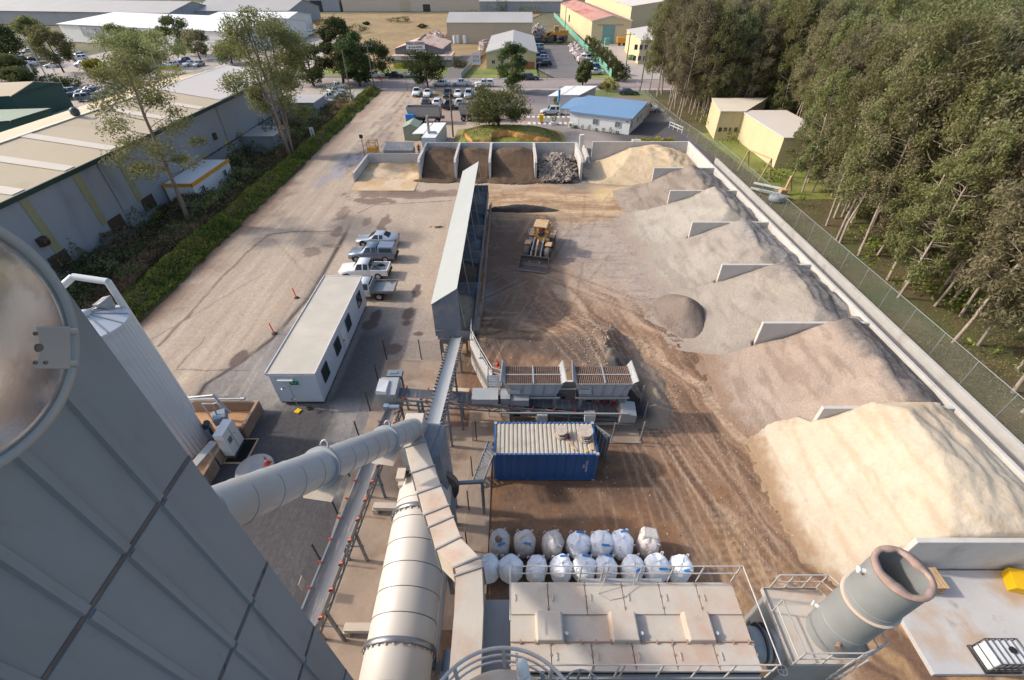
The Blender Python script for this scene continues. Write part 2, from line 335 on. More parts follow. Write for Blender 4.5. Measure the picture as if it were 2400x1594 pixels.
    # tyre tracks curving over the yard
    for k in range(46):
        rg = random.Random(k); x0 = rg.uniform(-2, 13); y0 = rg.uniform(24, 60); L_ = rg.uniform(8, 22); a0 = rg.uniform(-.5, .6) + (math.pi / 2 if rg.random() < .7 else 0.2); cur = rg.uniform(-.05, .05)
        pts = [(x0, y0)]
        for q in range(8): a0 += cur; pts.append((pts[-1][0] + math.cos(a0) * L_ / 8, pts[-1][1] + math.sin(a0) * L_ / 8))
        d = segdist(X, Y, pts); c = lerp3(c, srgb(108, 86, 72) if k % 2 else srgb(208, 180, 150), yard * np.exp(-(np.abs(d - .0) / .16) ** 2) * .34 * sstep(.3, .6, fbm(X, Y, 1.0, seed=300 + k)))
    for k in range(16):                                     # paired wheel tracks with tread
        rg = random.Random(1500 + k); x0, y0 = (rg.uniform(3, 12), rg.uniform(30, 40)) if k < 11 else (rg.uniform(-2, 9), rg.uniform(36, 56)); a0 = R(rg.uniform(-75, -55)) if k < 11 else R(rg.uniform(-150, -20)); cv = rg.uniform(-.035, .035); pts = [(x0, y0)]; pt2 = [(x0 + 2.1 * math.sin(a0), y0 - 2.1 * math.cos(a0))]
        for q in range(14): a0 += cv; pts.append((pts[-1][0] + math.cos(a0) * 2, pts[-1][1] + math.sin(a0) * 2)); pt2.append((pts[-1][0] + 2.1 * math.sin(a0), pts[-1][1] - 2.1 * math.cos(a0)))
        for P_ in (pts, pt2):
            d = segdist(X, Y, P_); tr_ = .7 + .3 * np.sign(np.sin((X * math.cos(a0) + Y * math.sin(a0)) * 15)); m_ = yard * sstep(.27, .2, d) * tr_ * sstep(.3, .5, fbm(X, Y, 2.5, seed=600 + k)); c = lerp3(c, srgb(104, 80, 64), m_ * .36); c = lerp3(c, srgb(212, 184, 156), yard * np.exp(-((d - .33) / .06) ** 2) * .3 * sstep(.35, .55, fbm(X, Y, 2.5, seed=600 + k)))
    for k in range(26):                                     # marks of trucks on the lane
        rg = random.Random(900 + k); x0 = rg.uniform(-31, -20); d = np.abs(X - x0 - (Y - 45) * rg.uniform(-.05, .05) - .4 * np.sin(Y * .09 + k))
        c = lerp3(c, srgb(150, 126, 106) if k % 3 else srgb(222, 204, 182), np.exp(-(d / .13) ** 2) * .22 * sstep(.4, .6, fbm(X, Y, .7, 6, seed=500 + k)))
    rc = sstep(31.9, 32.3, X) * sstep(75, 70, Y); c = lerp3(c, srgb(122, 112, 84), rc)
    gp = sstep(28.0, 28.6, X) * sstep(32.6, 32.2, X); c = lerp3(c, srgb(150, 138, 128), gp * .9)
    # asphalt drive behind the bays
    dv = sstep(63.5, 66, Y) * sstep(9.5, 11.5, X); c = lerp3(c, srgb(118, 112, 110), dv * sstep(12.5, 14, jx) * .8)
    c *= (.93 + .14 * nB)[..., None] * (.95 + .1 * nD)[..., None]
    return np.concatenate([c, wet[..., None]], -1)
def ramp_h(X, Y):
    wl = np.interp(Y, [22.5, 22.75, 24.9, 27.0, 28.3, 40], [-1.0, -1.35, -2.3, -3.05, -2.8, -2.8])
    return 2.15 * sstep(34.5, 27, Y + (fbm(X, Y, 3, seed=501) - .5) * 3) * sstep(9.6, 7.4, X + (fbm(X, Y, 1.5, seed=502) - .5) * 1.4) * (X > wl) * (Y > 22.5)
def yard_h(X, Y):
    h = (fbm(X, Y, 3, seed=7) - .5) * .05
    yd = sstep(-3.5, -2, X) * sstep(64, 60, Y)
    h += yd * (fbm(X, Y, 1.2, seed=8) - .5) * .07
    h = h + ramp_h(X, Y)
    rough = np.exp(-((X - 7.5) / 2.6) ** 2 - ((Y - 24) / 3.5) ** 2) * sstep(25, 25.6, Y + sstep(3, 7.4, X) * -7)
    h += rough * (fbm(X, Y, .9, seed=15) - .4) * .7 + ramp_h(X, Y) * (fbm(X, Y, .7, seed=16) - .5) * .1
    return h - .03
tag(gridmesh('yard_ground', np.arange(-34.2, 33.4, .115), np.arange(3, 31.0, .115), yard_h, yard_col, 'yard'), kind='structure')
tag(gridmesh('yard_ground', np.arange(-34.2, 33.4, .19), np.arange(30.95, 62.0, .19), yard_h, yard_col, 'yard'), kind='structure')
def far_col(X, Y, Z):
    c = yard_col(X, Y, Z)[..., :3]; nA = fbm(X, Y, 6, seed=3); nB = fbm(X, Y, 1.4, seed=9)
    jx = X + (nA - .5) * 2
    lot = sstep(-20.2, -19.2, jx) * sstep(99, 101, Y); c = lerp3(c, srgb(166, 146, 134), lot)
    c = lerp3(c, srgb(140, 122, 112), lot * sstep(.5, .65, fbm(X, Y, 3, seed=402)) * .6)
    dr = sstep(3, 6, X) * sstep(64, 68, Y); c = lerp3(c, srgb(150, 140, 134), dr)
    dk = sstep(17, 22, jx + .3 * (Y - 85)) * sstep(66, 70, Y) * sstep(102, 98, Y); c = lerp3(c, srgb(98, 94, 96), dk)
    wt = sstep(3, 5, jx) * sstep(20, 13, jx) * sstep(70, 75, Y) * sstep(95, 85, Y) * sstep(.5, .7, fbm(X, Y, 3, seed=404)); c = lerp3(c, srgb(184, 170, 158), wt * .6)
    en = sstep(1, 4, jx) * sstep(14, 11, jx) * sstep(112, 118, Y) * sstep(132, 126, Y); c = lerp3(c, srgb(124, 116, 120), en * .8)
    bk = sstep(-20, -18, X) * sstep(-1, -3, X) * sstep(122.5, 124, Y + (nB - .5)); c = lerp3(c, srgb(136, 120, 84), bk * .9)
    c = lerp3(c, srgb(120, 130, 70), sstep(15, 17, jx) * sstep(112, 116, Y) * .9)
    g = np.exp(-((X - 9.6) / 3.2) ** 2 - ((Y - 68) / 6) ** 2); c = lerp3(c, srgb(120, 110, 104), np.clip(g * 1.3, 0, 1) * .7)
    return np.concatenate([c, 0 * X[..., None]], -1)
tag(gridmesh('drive_and_car_park', np.arange(-34.2, 33.6, .4), np.arange(61.8, 133.2, .4), lambda X, Y: (fbm(X, Y, 3, seed=7) - .5) * .04 - .035, far_col, 'yard'), kind='structure')

sheet('road', [(-160, 133), (90, 133), (90, 144.5), (-160, 150)], .02, 'asphalt_road')
sheet('road_shoulder', [(-160, 130.5), (60, 130.5), (60, 133), (-160, 133)], -.02, 'lot_pale')
mb = MB(); mb.box(-20, 60, 144.6, 144.9, -.1, .13).box(-160, -40, 149, 149.3, -.1, .13); tag(mb.build('kerb', 'kerb'), kind='structure')
sheet('dry_field', [(-120, 148), (-8, 146), (-8, 250), (20, 372), (-150, 372)], -.1, 'dry_grass')
sheet('verge_lawn', [(-60, 149), (-20, 145.2), (-20, 164), (-60, 164)], .03, 'lawn')
sheet('lawn', [(-16.5, 145.2), (7.5, 145.2), (7.5, 163), (-16, 163)], .0, 'lawn')
sheet('verge_lawn_far', [(-20, 145.2), (-13.8, 145.2), (-14, 162), (-20, 164)], -.01, 'lawn')
sheet('driveway', [(-19.6, 145.2), (-14.8, 145.2), (-9.8, 190), (-18.3, 190)], .05, 'lot_dark')
sheet('yard_lane', [(12.5, 145), (21, 145), (22, 215), (9, 215), (8, 160)], .06, 'lot_dark')
sheet('grass_strip', [(21.4, 145.2), (33.5, 145.2), (33.5, 152), (21.4, 152)], .03, 'lawn')
sheet('grass_strip_far', [(22.0, 152.1), (27, 152.1), (26, 215), (22.2, 215)], .03, 'dry_grass')
sheet('concrete_lot', [(34, 145.2), (95, 145.2), (95, 330), (30, 330), (31, 215)], .03, 'lot_pale')
sheet('far_lot', [(-150, 150), (-60.5, 150), (-75, 240), (-150, 240)], -.05, 'lot_pale')
sheet('left_car_park', [(-120, 60), (-66.5, 60), (-60, 148), (-150, 148)], -.06, 'lot_pale')
sheet('side_car_park', [(-60, 118), (-36, 118), (-36, 133), (-60, 133)], -.04, 'lot_pale')
sheet('forest_floor', [(33.4, -40), (260, -40), (260, 133), (33.4, 133)], -.12, 'forest_soil')
sheet('forest_floor_far', [(60, 145), (420, 145), (420, 460), (96, 460)], -.15, 'forest_soil')
sheet('grass_plot', [(37.2, 60), (48, 60), (43, 92), (35.5, 92)], -.05, 'lawn')
mb = MB(); mb.quad(*[(x, y, .0) for x, y in ((-37.5, -10), (-34.1, -10), (-34.1, 133), (-37.5, 133))]); tag(mb.build('bank_soil', 'forest_soil'), kind='structure')
sheet('ditch_floor', [(-60, -10), (-37.4, -10), (-37.4, 133), (-60, 133)], -.3, 'forest_soil')
# painted marks of the car park
mb = MB()
for x in (-24.5, -21.6, -18.6, -15.7, -12.8, -9.9, -7):
    mb.box(x - .06, x + .06, 117.2, 121.6, .0, .012)
for k in range(9): mb.box(3.2 + k * 1.05, 3.75 + k * 1.05, 97.8, 99.6, 0, .012)
for k in range(9): mb.box(3.2 + k * 1.05, 3.75 + k * 1.05, 103, 104.4, 0, .012)
tag(mb.build('painted_markings', 'marking'), kind='structure')
# ================================================================ CONCRETE BAYS AND STOCKPILES
mat('bay_concrete', srgb(214, 208, 200), .85, var=.08, vs=.6, dirt=[(srgb(176, 164, 150), .6, .7, .55)], fine=.06, bump=.008, bs=4)
BY = [63.6, 55.4, 46.4, 37.3, 28.35, 19.5, 10.9]
XF, XB = 19.6, 27.9
def wall_thing(name, label, cat, boxes, m='bay_concrete', group=None, joints=None):
    mb = MB()
    for b in boxes: mb.box(*b)
    b0 = boxes[0]; return tag(mb.build(name, m, loc=((b0[0] + b0[1]) / 2, (b0[2] + b0[3]) / 2, 0), bevel=.02), label, cat, group)
nm = ['beyond the grey-brown gravel', 'between the brown gravel and first light grey heap', 'between the two light grey gravel heaps', 'in front of the small dark heap\'s bay', 'behind the pinkish gravel heap', 'behind the big yellow sand heap', 'near the timber stack, in front of the yellow sand']
for k, y in enumerate(BY):
    x1 = XB - .002 if k < 6 else 40
    wall_thing('bay_divider_wall', 'concrete divider wall of the right hand bays, ' + nm[k], 'wall', [(XF - (0 if k < 6 else 5.0) + (0 if k < 6 else 5.0), x1, y - .13, y + .13, -.2, 3.0)], group='divider walls of the open storage bays')
wall_thing('retaining_wall', 'long white concrete wall backing all the gravel bays on the right', 'wall', [(XB, XB + .28, -6, 76.0, -.2, 3.02)])
wall_thing('bay_end_wall', 'short concrete wall closing the farthest bay of pale sand', 'wall', [(12.8, XB - .002, 75.6, 75.9, -.2, 3.0)])
wall_thing('low_boundary_wall', 'low pale concrete kerb wall at the foot of the forest fence', 'wall', [(32.2, 32.55, -6, 74, -.3, 1.0)])
vcol_mat('aggregate', rough=.95, bump=.06, bs=7, fine=.15, fs=7)
vcol_mat('sand', rough=.95, bump=.06, bs=3, fine=.06, fs=5)

def heap(name, label, cat, bx, by, hf, cf, m='aggregate', res=.16, grp=None):
    xs = np.arange(bx[0], bx[1] + 1e-6, res); ys = np.arange(by[0], by[1] + 1e-6, res)
    o = gridmesh(name, xs, ys, hf, cf, m, keep=lambda X, Y, Z: Z > -.055)
    return tag(o, label, cat, grp)
def bay_h(y0, y1, x0, hmax, seed, slope=.42, lobes=12, spill=2.0, xb=XB, curve=.04, xf=XF):
    rg = random.Random(seed); yc = (y0 + y1) / 2
    cones = [(rg.uniform(xb - 5.0, xb + .3), rg.uniform(y0, y1), rg.uniform(hmax - .9, hmax + .15), rg.uniform(.55, .72)) for _ in range(lobes)]
    def f(X, Y):
        n = fbm(X, Y, 3, seed=seed); n2 = fbm(X, Y, .9, seed=seed + 3)
        # angle of repose cone with its crest short of the back wall; slumped terraces behind it
        yp = y1 - 2.4; xr_ = xb - 4.4; dd = np.hypot(np.maximum(0, xr_ - X - .25 * np.abs(Y - yc)) * 1.0, (Y - yc) * .55)
        ramp = (X - x0 - curve * (Y - yc) ** 2 - (n - .5) * .5) * slope
        ramp = .4 * np.log1p(np.exp(np.clip(ramp / .4, -20, 20))) - .07
        front = np.minimum(ramp, hmax - .034 * (Y - yp) ** 2 - .10 * np.maximum(0, xr_ - X))
        rr = np.hypot(X - (xr_ - 3.2), (Y - yp) * .7) + (n - .5) * 1.1
        t_ = (rr - 3.0) / 1.05; st = (np.floor(t_) + sstep(.55, 1.0, t_ - np.floor(t_))) * .42
        back = hmax - .1 - .16 * np.maximum(0, rr - 3.0) - .32 * np.maximum(0, st) * (rr > 3.0) - .2 * sstep(xb - 1.6, xb, X)
        z = np.minimum(front, back)
        for (cx, cy, h, s_) in cones[:3]: z = np.maximum(z, np.minimum(ramp, h - .9 - s_ * np.hypot(X - cx, Y - cy)))
        rid = 1 - np.abs(2 * fbm(X, Y, 1.6, 1.0, seed=seed + 6) - 1)
        z = z + (fbm(X, Y, 2.2, o=2, seed=seed + 21) - .5) * .55 * sstep(.6, 2.4, z)
        z = z + (n2 - .5) * .06 * sstep(0, .8, z) - (rid > .93) * .04 - .16 * sstep(.3, 1.2, z) * np.abs(fbm(X * .35, Y, 1.3, o=3, seed=seed + 9) - .5)
        ins = X > xf - .1
        over = np.maximum(0, np.maximum(y0 + .15 - Y, Y - y1 + .15))
        zo = z - over * .5 * np.clip(z / 1.5, .25, 1)
        edge = np.minimum(np.maximum(0, Y - y0 - .1), np.maximum(0, y1 - .1 - Y)); z = np.where(ins, np.minimum(z, 3.6 + .6 * edge), z)
        z = np.where(X > xb - 1.2, np.minimum(z, 2.75 + .5 * (xb - X)), z)
        z = np.where(ins, np.where(over > .16, -1.0, z), zo)
        z = np.where(X > xb - .02, -1., z)
        return z
    return f
def heap_col(base, lite, dark, seed, coarse=None, xc=25.0, xb=XB, toe=None):
    def f(X, Y, Z):
        c = np.zeros(X.shape + (3,)) + np.array(srgb(*base)); n = fbm(X, Y, 2.5, seed=seed); s_ = fbm(X * .5 + Z * 2, Y, .6, 3, seed=seed + 5)
        c = lerp3(c, srgb(*lite), sstep(.5, .66, n) * .6); c = lerp3(c, srgb(*dark), sstep(.54, .7, s_) * .5)
        if coarse:
            k = sstep(xc - 1, xc + 1, X + (fbm(X, Y, 2, seed=seed + 8) - .5) * 3 + (Y - Y.mean()) * .12)
            sp = vnoise(X * 5, Y * 5, seed + 9); cc = np.array(srgb(*coarse))[None, None] * (.55 + .9 * sp[..., None]); c = c * (1 - k[..., None]) + cc * k[..., None]
        if toe: c = lerp3(c, srgb(*toe), sstep(.3, .02, Z + (fbm(X, Y, .8, seed=seed + 11) - .5) * .5) * .85)
        return np.concatenate([c, np.zeros(X.shape + (1,))], -1)
    return f
heap('sand_pile', 'pale yellow sand heap in the farthest bay under the drive', 'sand pile', (9.5, 28.0), (59.5, 75.8), (lambda f: (lambda X, Y: np.where((Y > 63.45) & (Y < 63.75) & (X > XF), -1, f(X, Y))))(bay_h(63.7, 75.6, 13.0, 2.9, 11, .48, 7, curve=.03)), heap_col((212, 188, 154), (220, 198, 166), (192, 162, 122), 11), 'sand')
specs = [
 ('brown grey gravel heap in the second farthest bay', 55.5, 63.5, 15.8, 4.0, (152, 138, 124), (166, 152, 138), (118, 104, 92), (128, 122, 118), 24.5, .44),
 ('light grey gravel heap in the third bay from the far end', 46.5, 55.3, 15.0, 4.1, (178, 168, 154), (190, 180, 166), (154, 142, 128), (142, 136, 132), 25.2, .40),
 ('light grey gravel heap with a smooth ridge in the middle bay', 37.4, 46.3, 15.2, 4.1, (174, 163, 150), (186, 176, 162), (150, 138, 125), (150, 144, 140), 24.6, .40),
 ('grey gravel heap behind the small dark heap', 28.45, 37.2, 15.4, 4.2, (172, 160, 146), (184, 172, 158), (146, 133, 120), (136, 130, 126), 24.6, .40),
 ('pinkish brown gravel heap beside the yellow sand', 19.6, 28.25, 16.4, 4.5, (178, 158, 141), (190, 171, 154), (140, 118, 102), (120, 112, 108), 25.0, .44)]
for i, (lb, y0, y1, x0, hm, a, b, d, co, xc, sl) in enumerate(specs):
    heap('gravel_pile', lb, 'gravel pile', (x0 - 4.5, 27.9), (y0 - 3.8, y1 + 3.8), bay_h(y0, y1, x0, hm, 31 + i * 7, sl, 9, curve=.05), heap_col(a, b, d, 40 + i, co, xc, toe=(178, 160, 144) if i < 4 else (166, 136, 112)))
heap('sand_pile', 'large yellow sand heap in the nearest right hand bay', 'sand pile', (9.0, 27.9), (9.0, 22.5), bay_h(11.0, 19.4, 16.4, 4.5, 5, .66, 12, curve=.02), heap_col((212, 194, 169), (220, 204, 181), (194, 168, 134), 5, toe=(176, 142, 108)), 'sand')
g0 = G(1625, 740)
def small_h(X, Y):
    d = np.hypot((X - 15.5) / 1.0, (Y - 33.4) / 1.4); n = fbm(X, Y, 1.5, seed=77); z = 1.95 - .78 * d + (n - .5) * .4
    return np.where(X > 17.1 + .25 * (Y - 33), z - (X - 17.1 - .25 * (Y - 33)) * 1.4, np.minimum(z, 1.75))
heap('gravel_pile', 'small dark grey gravel heap standing alone in front of the middle bays', 'gravel pile', (10, 19), (28.5, 38), small_h, heap_col((142, 126, 114), (156, 140, 128), (96, 84, 76), 78, (70, 60, 54), 17.4))
# pushed up dark berm beyond the loader
def berm_h(X, Y):
    d = np.hypot((X - 1.2) / 5.0, (Y - 56.4) / .75) ** 2; return .75 - .8 * d + (fbm(X, Y, .8, seed=31) - .5) * .25
heap('soil_berm', 'low black berm of spilled mix beyond the yellow loader', 'berm', (-4.5, 7), (55, 58), berm_h, heap_col((84, 78, 76), (104, 98, 94), (56, 50, 50), 12))
def spoil_h(X, Y):
    d = np.hypot((X - 9.0) / 2.1, (Y - 23.8) / 3.2); n = fbm(X, Y, 1.3, seed=52); z = .45 - 1.0 * np.abs(d - .75) + (n - .5) * .7
    return np.where(Y < 20.2, -1, np.where((X < 8.3) & (Y < 22.7), -1, z + ramp_h(X, Y) * .95))
def spoil_col(X, Y, Z):
    c = heap_col((146, 130, 114), (172, 152, 130), (96, 86, 78), 14)(X, Y, Z)[..., :3]; k = sstep(10.4, 9.2, X) * sstep(25.8, 24.2, Y) * sstep(20.4, 21.2, Y)
    return np.concatenate([lerp3(c, srgb(64, 62, 64), k * .95), 0 * Z[..., None]], -1)
heap('spoil_heap', 'rough ring of dark spilled soil beside the right hand hopper', 'soil heap', (3.5, 12.5), (19.5, 29.5), spoil_h, spoil_col)
def stones(name, n, fx, sz, m, seed, label, zf):
    rs = np.random.RandomState(seed); mb = MB()
    for k in range(n):
        x, y = fx(rs); z = float(zf(np.array([[x]]), np.array([[y]]))[0, 0]); s_ = sz * rs.uniform(.4, 1.6); q = Matrix.Rotation(rs.uniform(0, 6), 3, 'Z') @ Matrix.Rotation(rs.uniform(0, 3), 3, 'X')
        vs = [Vector((x, y, z + s_ * .3)) + q @ Vector(v) * s_ for v in ((1, 0, -.4), (-.6, .8, -.5), (-.5, -.8, -.4), (.1, .1, .9))]; mb.add(vs, [(0, 2, 1), (0, 1, 3), (1, 2, 3), (2, 0, 3)])
    tag(mb.build(name, m), label, 'stones', kind='stuff')
mat('stone_mix', srgb(182, 164, 146), .95, var=.45, vs=2.5)
stones('loose_stones', 1300, lambda r: (r.normal(8.6, 2.2), max(20, r.normal(25, 3))), .06, 'stone_mix', 1, 'loose stones scattered round the spoil heap by the hoppers', yard_h)
stones('toe_stones', 1500, lambda r: (r.normal(14.2, 1.3), r.uniform(10, 56)), .04, 'stone_mix', 2, 'stray stones along the toe of the gravel heaps', yard_h)
stones('yard_grit', 900, lambda r: (r.uniform(-3, 14), r.uniform(12, 60)), .05, 'stone_mix', 3, 'scattered grit over the brown yard', yard_h)
# ---- the far row of bins facing the camera
yb, yf = 75.1, 67.0
xs_ = [-13.5, -8.25, -3.25, 3.45, 10.1]
lab = ['left wall of the far bins beside the yellow sand bay', 'second wall of the far bins between the brown heaps', 'middle wall of the far bins left of the sifted brown heap', 'fourth wall of the far bins beside the broken asphalt', 'right wall of the far bins beside the broken asphalt']
for x, l in zip(xs_, lab):
    mb = MB(); mb.ext([(yf, -.2), (yb, -.2), (yb, 3.0), (yf + .5, 3.0), (yf, 2.6)], 'x', x - .17, x + .17)
    tag(mb.build('bin_divider_wall', 'bay_concrete', loc=(x, yf, 0)), 'white concrete ' + l, 'wall', 'divider walls of the far bins')
wall_thing('bin_back_wall', 'pale concrete back wall of the four far bins', 'wall', [(xs_[0] - .17, xs_[-1] + .17, yb + .003, yb + .3, -.2, 3.02)])
wall_thing('low_bay_wall', 'low L shaped concrete wall round the shallow yellow sand bay', 'wall', [(-22.9, -13.7, 74.6, 74.9, -.2, 1.5), (-23.2, -22.9, 66.4, 74.9, -.2, 1.3)])
def cone(cx, cy, h, s_, n, seed):
    def f(X, Y):
        z = h - s_ * np.hypot((X - cx) * .8, Y - cy) + (fbm(X, Y, 1.6, seed=seed) - .5) * n
        return np.where(z < 0, -1, np.minimum(z, 2.9))
    return f
def lim(f, x0, x1): return lambda X, Y: np.where(((X < x0) | (X > x1)) & (Y > yf - .1) & (Y < yb + .4), -1, np.where(Y > yb, -1, f(X, Y)))
DB = ((104, 84, 66), (122, 100, 80), (76, 60, 48))
for i, (x0, x1, cx, l) in enumerate(((-13.3, -8.4, -10.8, 'dark brown millings heap in the leftmost far bin'), (-8.1, -3.4, -5.9, 'dark brown millings heap behind the tip of the long roof'), (-3.1, 3.3, .2, 'brown sifted soil heap in the wide far bin'))):
    heap('millings_pile', l, 'soil pile', (x0 - 1.2, x1 + 1.2), (64.6, 75.2), lim(cone(cx, 72.8, 3.2 + .2 * (i == 2), .46, .35, 60 + i), x0, x1), heap_col(*DB, 60 + i))
heap('sand_spread', 'thin layer of orange sand in the shallow bay behind the low wall', 'sand pile', (-22.8, -13.8), (63, 74.5), lambda X, Y: (fbm(X, Y, 2, seed=88) - .38) * .5 * sstep(64, 68, Y) + .02, heap_col((214, 184, 144), (226, 204, 176), (196, 152, 100), 88), 'sand', .25)
# broken asphalt slabs
mat('slab_rubble', srgb(158, 144, 132), .9, var=.25, vs=1.2, dirt=[(srgb(190, 170, 150), .8, .6, .52)])
rg = random.Random(4); mb = MB()
bz = cone(6.7, 71.2, 2.5, .42, .5, 91)
for k in range(620):
    x = rg.gauss(6.7, 1.6); y = rg.uniform(66.0, 74.6)
    if not 3.8 < x < 9.7: continue
    z = float(bz(np.array([[x]]), np.array([[y]]))[0, 0])
    if z < -.5: continue
    s_ = rg.uniform(.18, .62); n = rg.choice((4, 5, 5)); a0 = rg.uniform(0, 6)
    tl = Matrix.Rotation(rg.uniform(-.9, .9), 3, 'X') @ Matrix.Rotation(rg.uniform(-.9, .9), 3, 'Y'); th = rg.uniform(.05, .12)
    poly = [(s_ * rg.uniform(.6, 1.1) * math.cos(a0 + 6.283 * i / n), s_ * rg.uniform(.6, 1.1) * math.sin(a0 + 6.283 * i / n)) for i in range(n)]
    vs = [Vector((x, y, max(z, .1))) + tl @ Vector((p[0], p[1], zz)) for zz in (-th, th) for p in poly]
    mb.add(vs, [tuple(range(n - 1, -1, -1)), tuple(range(n, 2 * n))] + [(i, (i + 1) % n, n + (i + 1) % n, n + i) for i in range(n)])
rr = thing('rubble_pile', 'heap of broken asphalt slabs in the rightmost far bin', 'rubble pile', (6.7, 71, 0))
mb.build('broken_slabs', 'slab_rubble', rr)['kind'] = 'stuff'
o = gridmesh('rubble_core', np.arange(3.7, 10, .25), np.arange(65.8, 75.0, .25), lambda X, Y: bz(X, Y) - .15, heap_col((84, 76, 70), (104, 94, 86), (56, 50, 46), 92), 'aggregate', keep=lambda X, Y, Z: Z > -.3)
o.parent = rr; o.location = (-6.7, -71, 0)
# ================================================================ THE PLANT
DUST = (srgb(200, 172, 150), .55, .5, .5)
mat('grey_steel', srgb(122, 130, 138), .55, .0, var=.08, vs=.6, dirt=[DUST], bump=.003, bs=2)
mat('slab_steel', srgb(142, 148, 154), .5, .0, var=.09, vs=.7, stretch=(1, 1, .3), dirt=[(srgb(132, 126, 120), .5, .9, .52), (srgb(104, 98, 94), .5, 2.2, .6)], bump=.004, bs=1.2)
mat('slab_seam', srgb(116, 104, 98), .8, var=.3, vs=3)
mat('steel_light', srgb(170, 172, 172), .5, .1, var=.08, vs=.7, dirt=[DUST], bump=.003, bs=2)
mat('dusty_cream', srgb(214, 202, 186), .8, .0, var=.06, vs=.7, dirt=[(srgb(206, 172, 148), .8, .6, .47), (srgb(164, 150, 138), .45, 1.3, .58)], fine=.04, bump=.004, bs=1.5)
mat('drum_steel', srgb(212, 204, 194), .5, .08, var=.05, vs=.5, dirt=[(srgb(190, 172, 158), .5, .5, .55)], stretch=(1, .3, 1))
mat('duct_steel', srgb(184, 186, 188), .42, .2, var=.05, vs=.6, dirt=[(srgb(180, 166, 152), .6, .45, .54)])
mat('dark_steel', srgb(86, 88, 92), .5, .3, var=.15, dirt=[DUST])
mat('ring_steel', srgb(150, 150, 154), .3, .7, var=.15, vs=2)
mat('rust', srgb(150, 122, 106), .9, var=.3, vs=3, dirt=[(srgb(132, 116, 106), .7, 2, .46)])
mat('red_paint', srgb(196, 40, 32), .5, var=.1); mat('roller_red', srgb(196, 84, 56), .5, var=.2, vs=5)
mat('belt', srgb(92, 94, 100), .6, var=.15, vs=1.5, dirt=[(srgb(180, 156, 136), .7, 1.2, .52)], stretch=(4, .4, 1))
mat('belt_pale', srgb(160, 163, 166), .5, var=.1, vs=1.5, stretch=(5, .4, 1)); mat('dark_gap', srgb(40, 36, 34), .9, var=.2); mat('motor_blue', srgb(140, 156, 172), .5, var=.1)
mat('white_paint', srgb(232, 230, 226), .5, var=.04, vs=.5, dirt=[(srgb(190, 176, 160), .5, .8, .58)])
mat('white_clad', srgb(226, 228, 230), .5, var=.03, vs=.4, dirt=[(srgb(188, 180, 170), .5, .6, .58)], wave=('X', .25, .006))
mat('office_clad', srgb(208, 216, 224), .5, var=.03, vs=.4, dirt=[(srgb(168, 160, 150), .5, .6, .6)], wave=('DIAGONAL', .18, .006))
mat('office_roof', srgb(202, 192, 176), .6, var=.05, vs=.5, dirt=[(srgb(220, 208, 190), .6, .35, .5), (srgb(176, 158, 136), .4, 1.5, .62)], wave=('Y', .3, .01))
mat('glass', srgb(52, 60, 64), .12, var=.1, spec=.6); mat('glass_pale', srgb(120, 128, 128), .1, var=.1, spec=.7)
mat('silo_white', srgb(212, 216, 220), .45, .1, var=.03, vs=.4, dirt=[(srgb(180, 176, 170), .4, .7, .6)])
mat('container_blue', srgb(52, 98, 156), .55, var=.12, vs=.6, dirt=[(srgb(110, 84, 66), .8, .9, .64), (srgb(60, 96, 140), .6, 2.5, .6)], wave=('X', .28, .03))
mat('container_roof', srgb(196, 186, 170), .75, var=.08, vs=.8, dirt=[(srgb(160, 146, 128), .6, 1.2, .55)])
mat('container_grey', srgb(112, 122, 124), .6, var=.1, dirt=[DUST])
mat('timber', srgb(206, 172, 132), .85, var=.15, vs=6); mat('reel_wood', srgb(196, 180, 166), .9, var=.15, vs=4)
mat('roof_pale', srgb(176, 178, 174), .55, .05, var=.03, vs=.3, dirt=[(srgb(196, 188, 176), .4, .5, .58)], wave=('Y', .2, .004))
mat('bag_white', (.84, .85, .87), .95, var=.06, vs=2, dirt=[(srgb(200, 184, 172), .5, 2.5, .58)], bump=.06, bs=4, spec=.1)
mat('bag_dusty', srgb(232, 222, 214), .95, var=.08, vs=2, dirt=[(srgb(188, 160, 144), .7, 2.0, .5)], bump=.06, bs=4, spec=.1)
mat('label_blue', srgb(60, 140, 214), .6, var=.05); mat('yellow_paint', srgb(248, 196, 20), .45, var=.06)
mat('galv', srgb(178, 180, 182), .45, .4, var=.08); mat('rail_paint', srgb(206, 198, 190), .55, .1, var=.08, vs=3)
mat('fence_dark', srgb(70, 74, 78), .5, .2, var=.1); mat('black_rubber', srgb(52, 50, 50), .85, var=.2, vs=3, dirt=[(srgb(150, 130, 112), .6, 2, .52)])
mat('concrete_dark', srgb(178, 156, 136), .9, var=.15, vs=.7, dirt=[(srgb(130, 98, 74), .85, .45, .52), (srgb(196, 180, 162), .6, .9, .56)], fine=.1)
mat('sign_white', srgb(240, 240, 238), .5, var=.02); mat('sign_green', srgb(20, 150, 90), .5, var=.02); mat('ink', srgb(40, 40, 44), .6, var=.02); mat('ink_red', srgb(150, 40, 36), .6, var=.02)
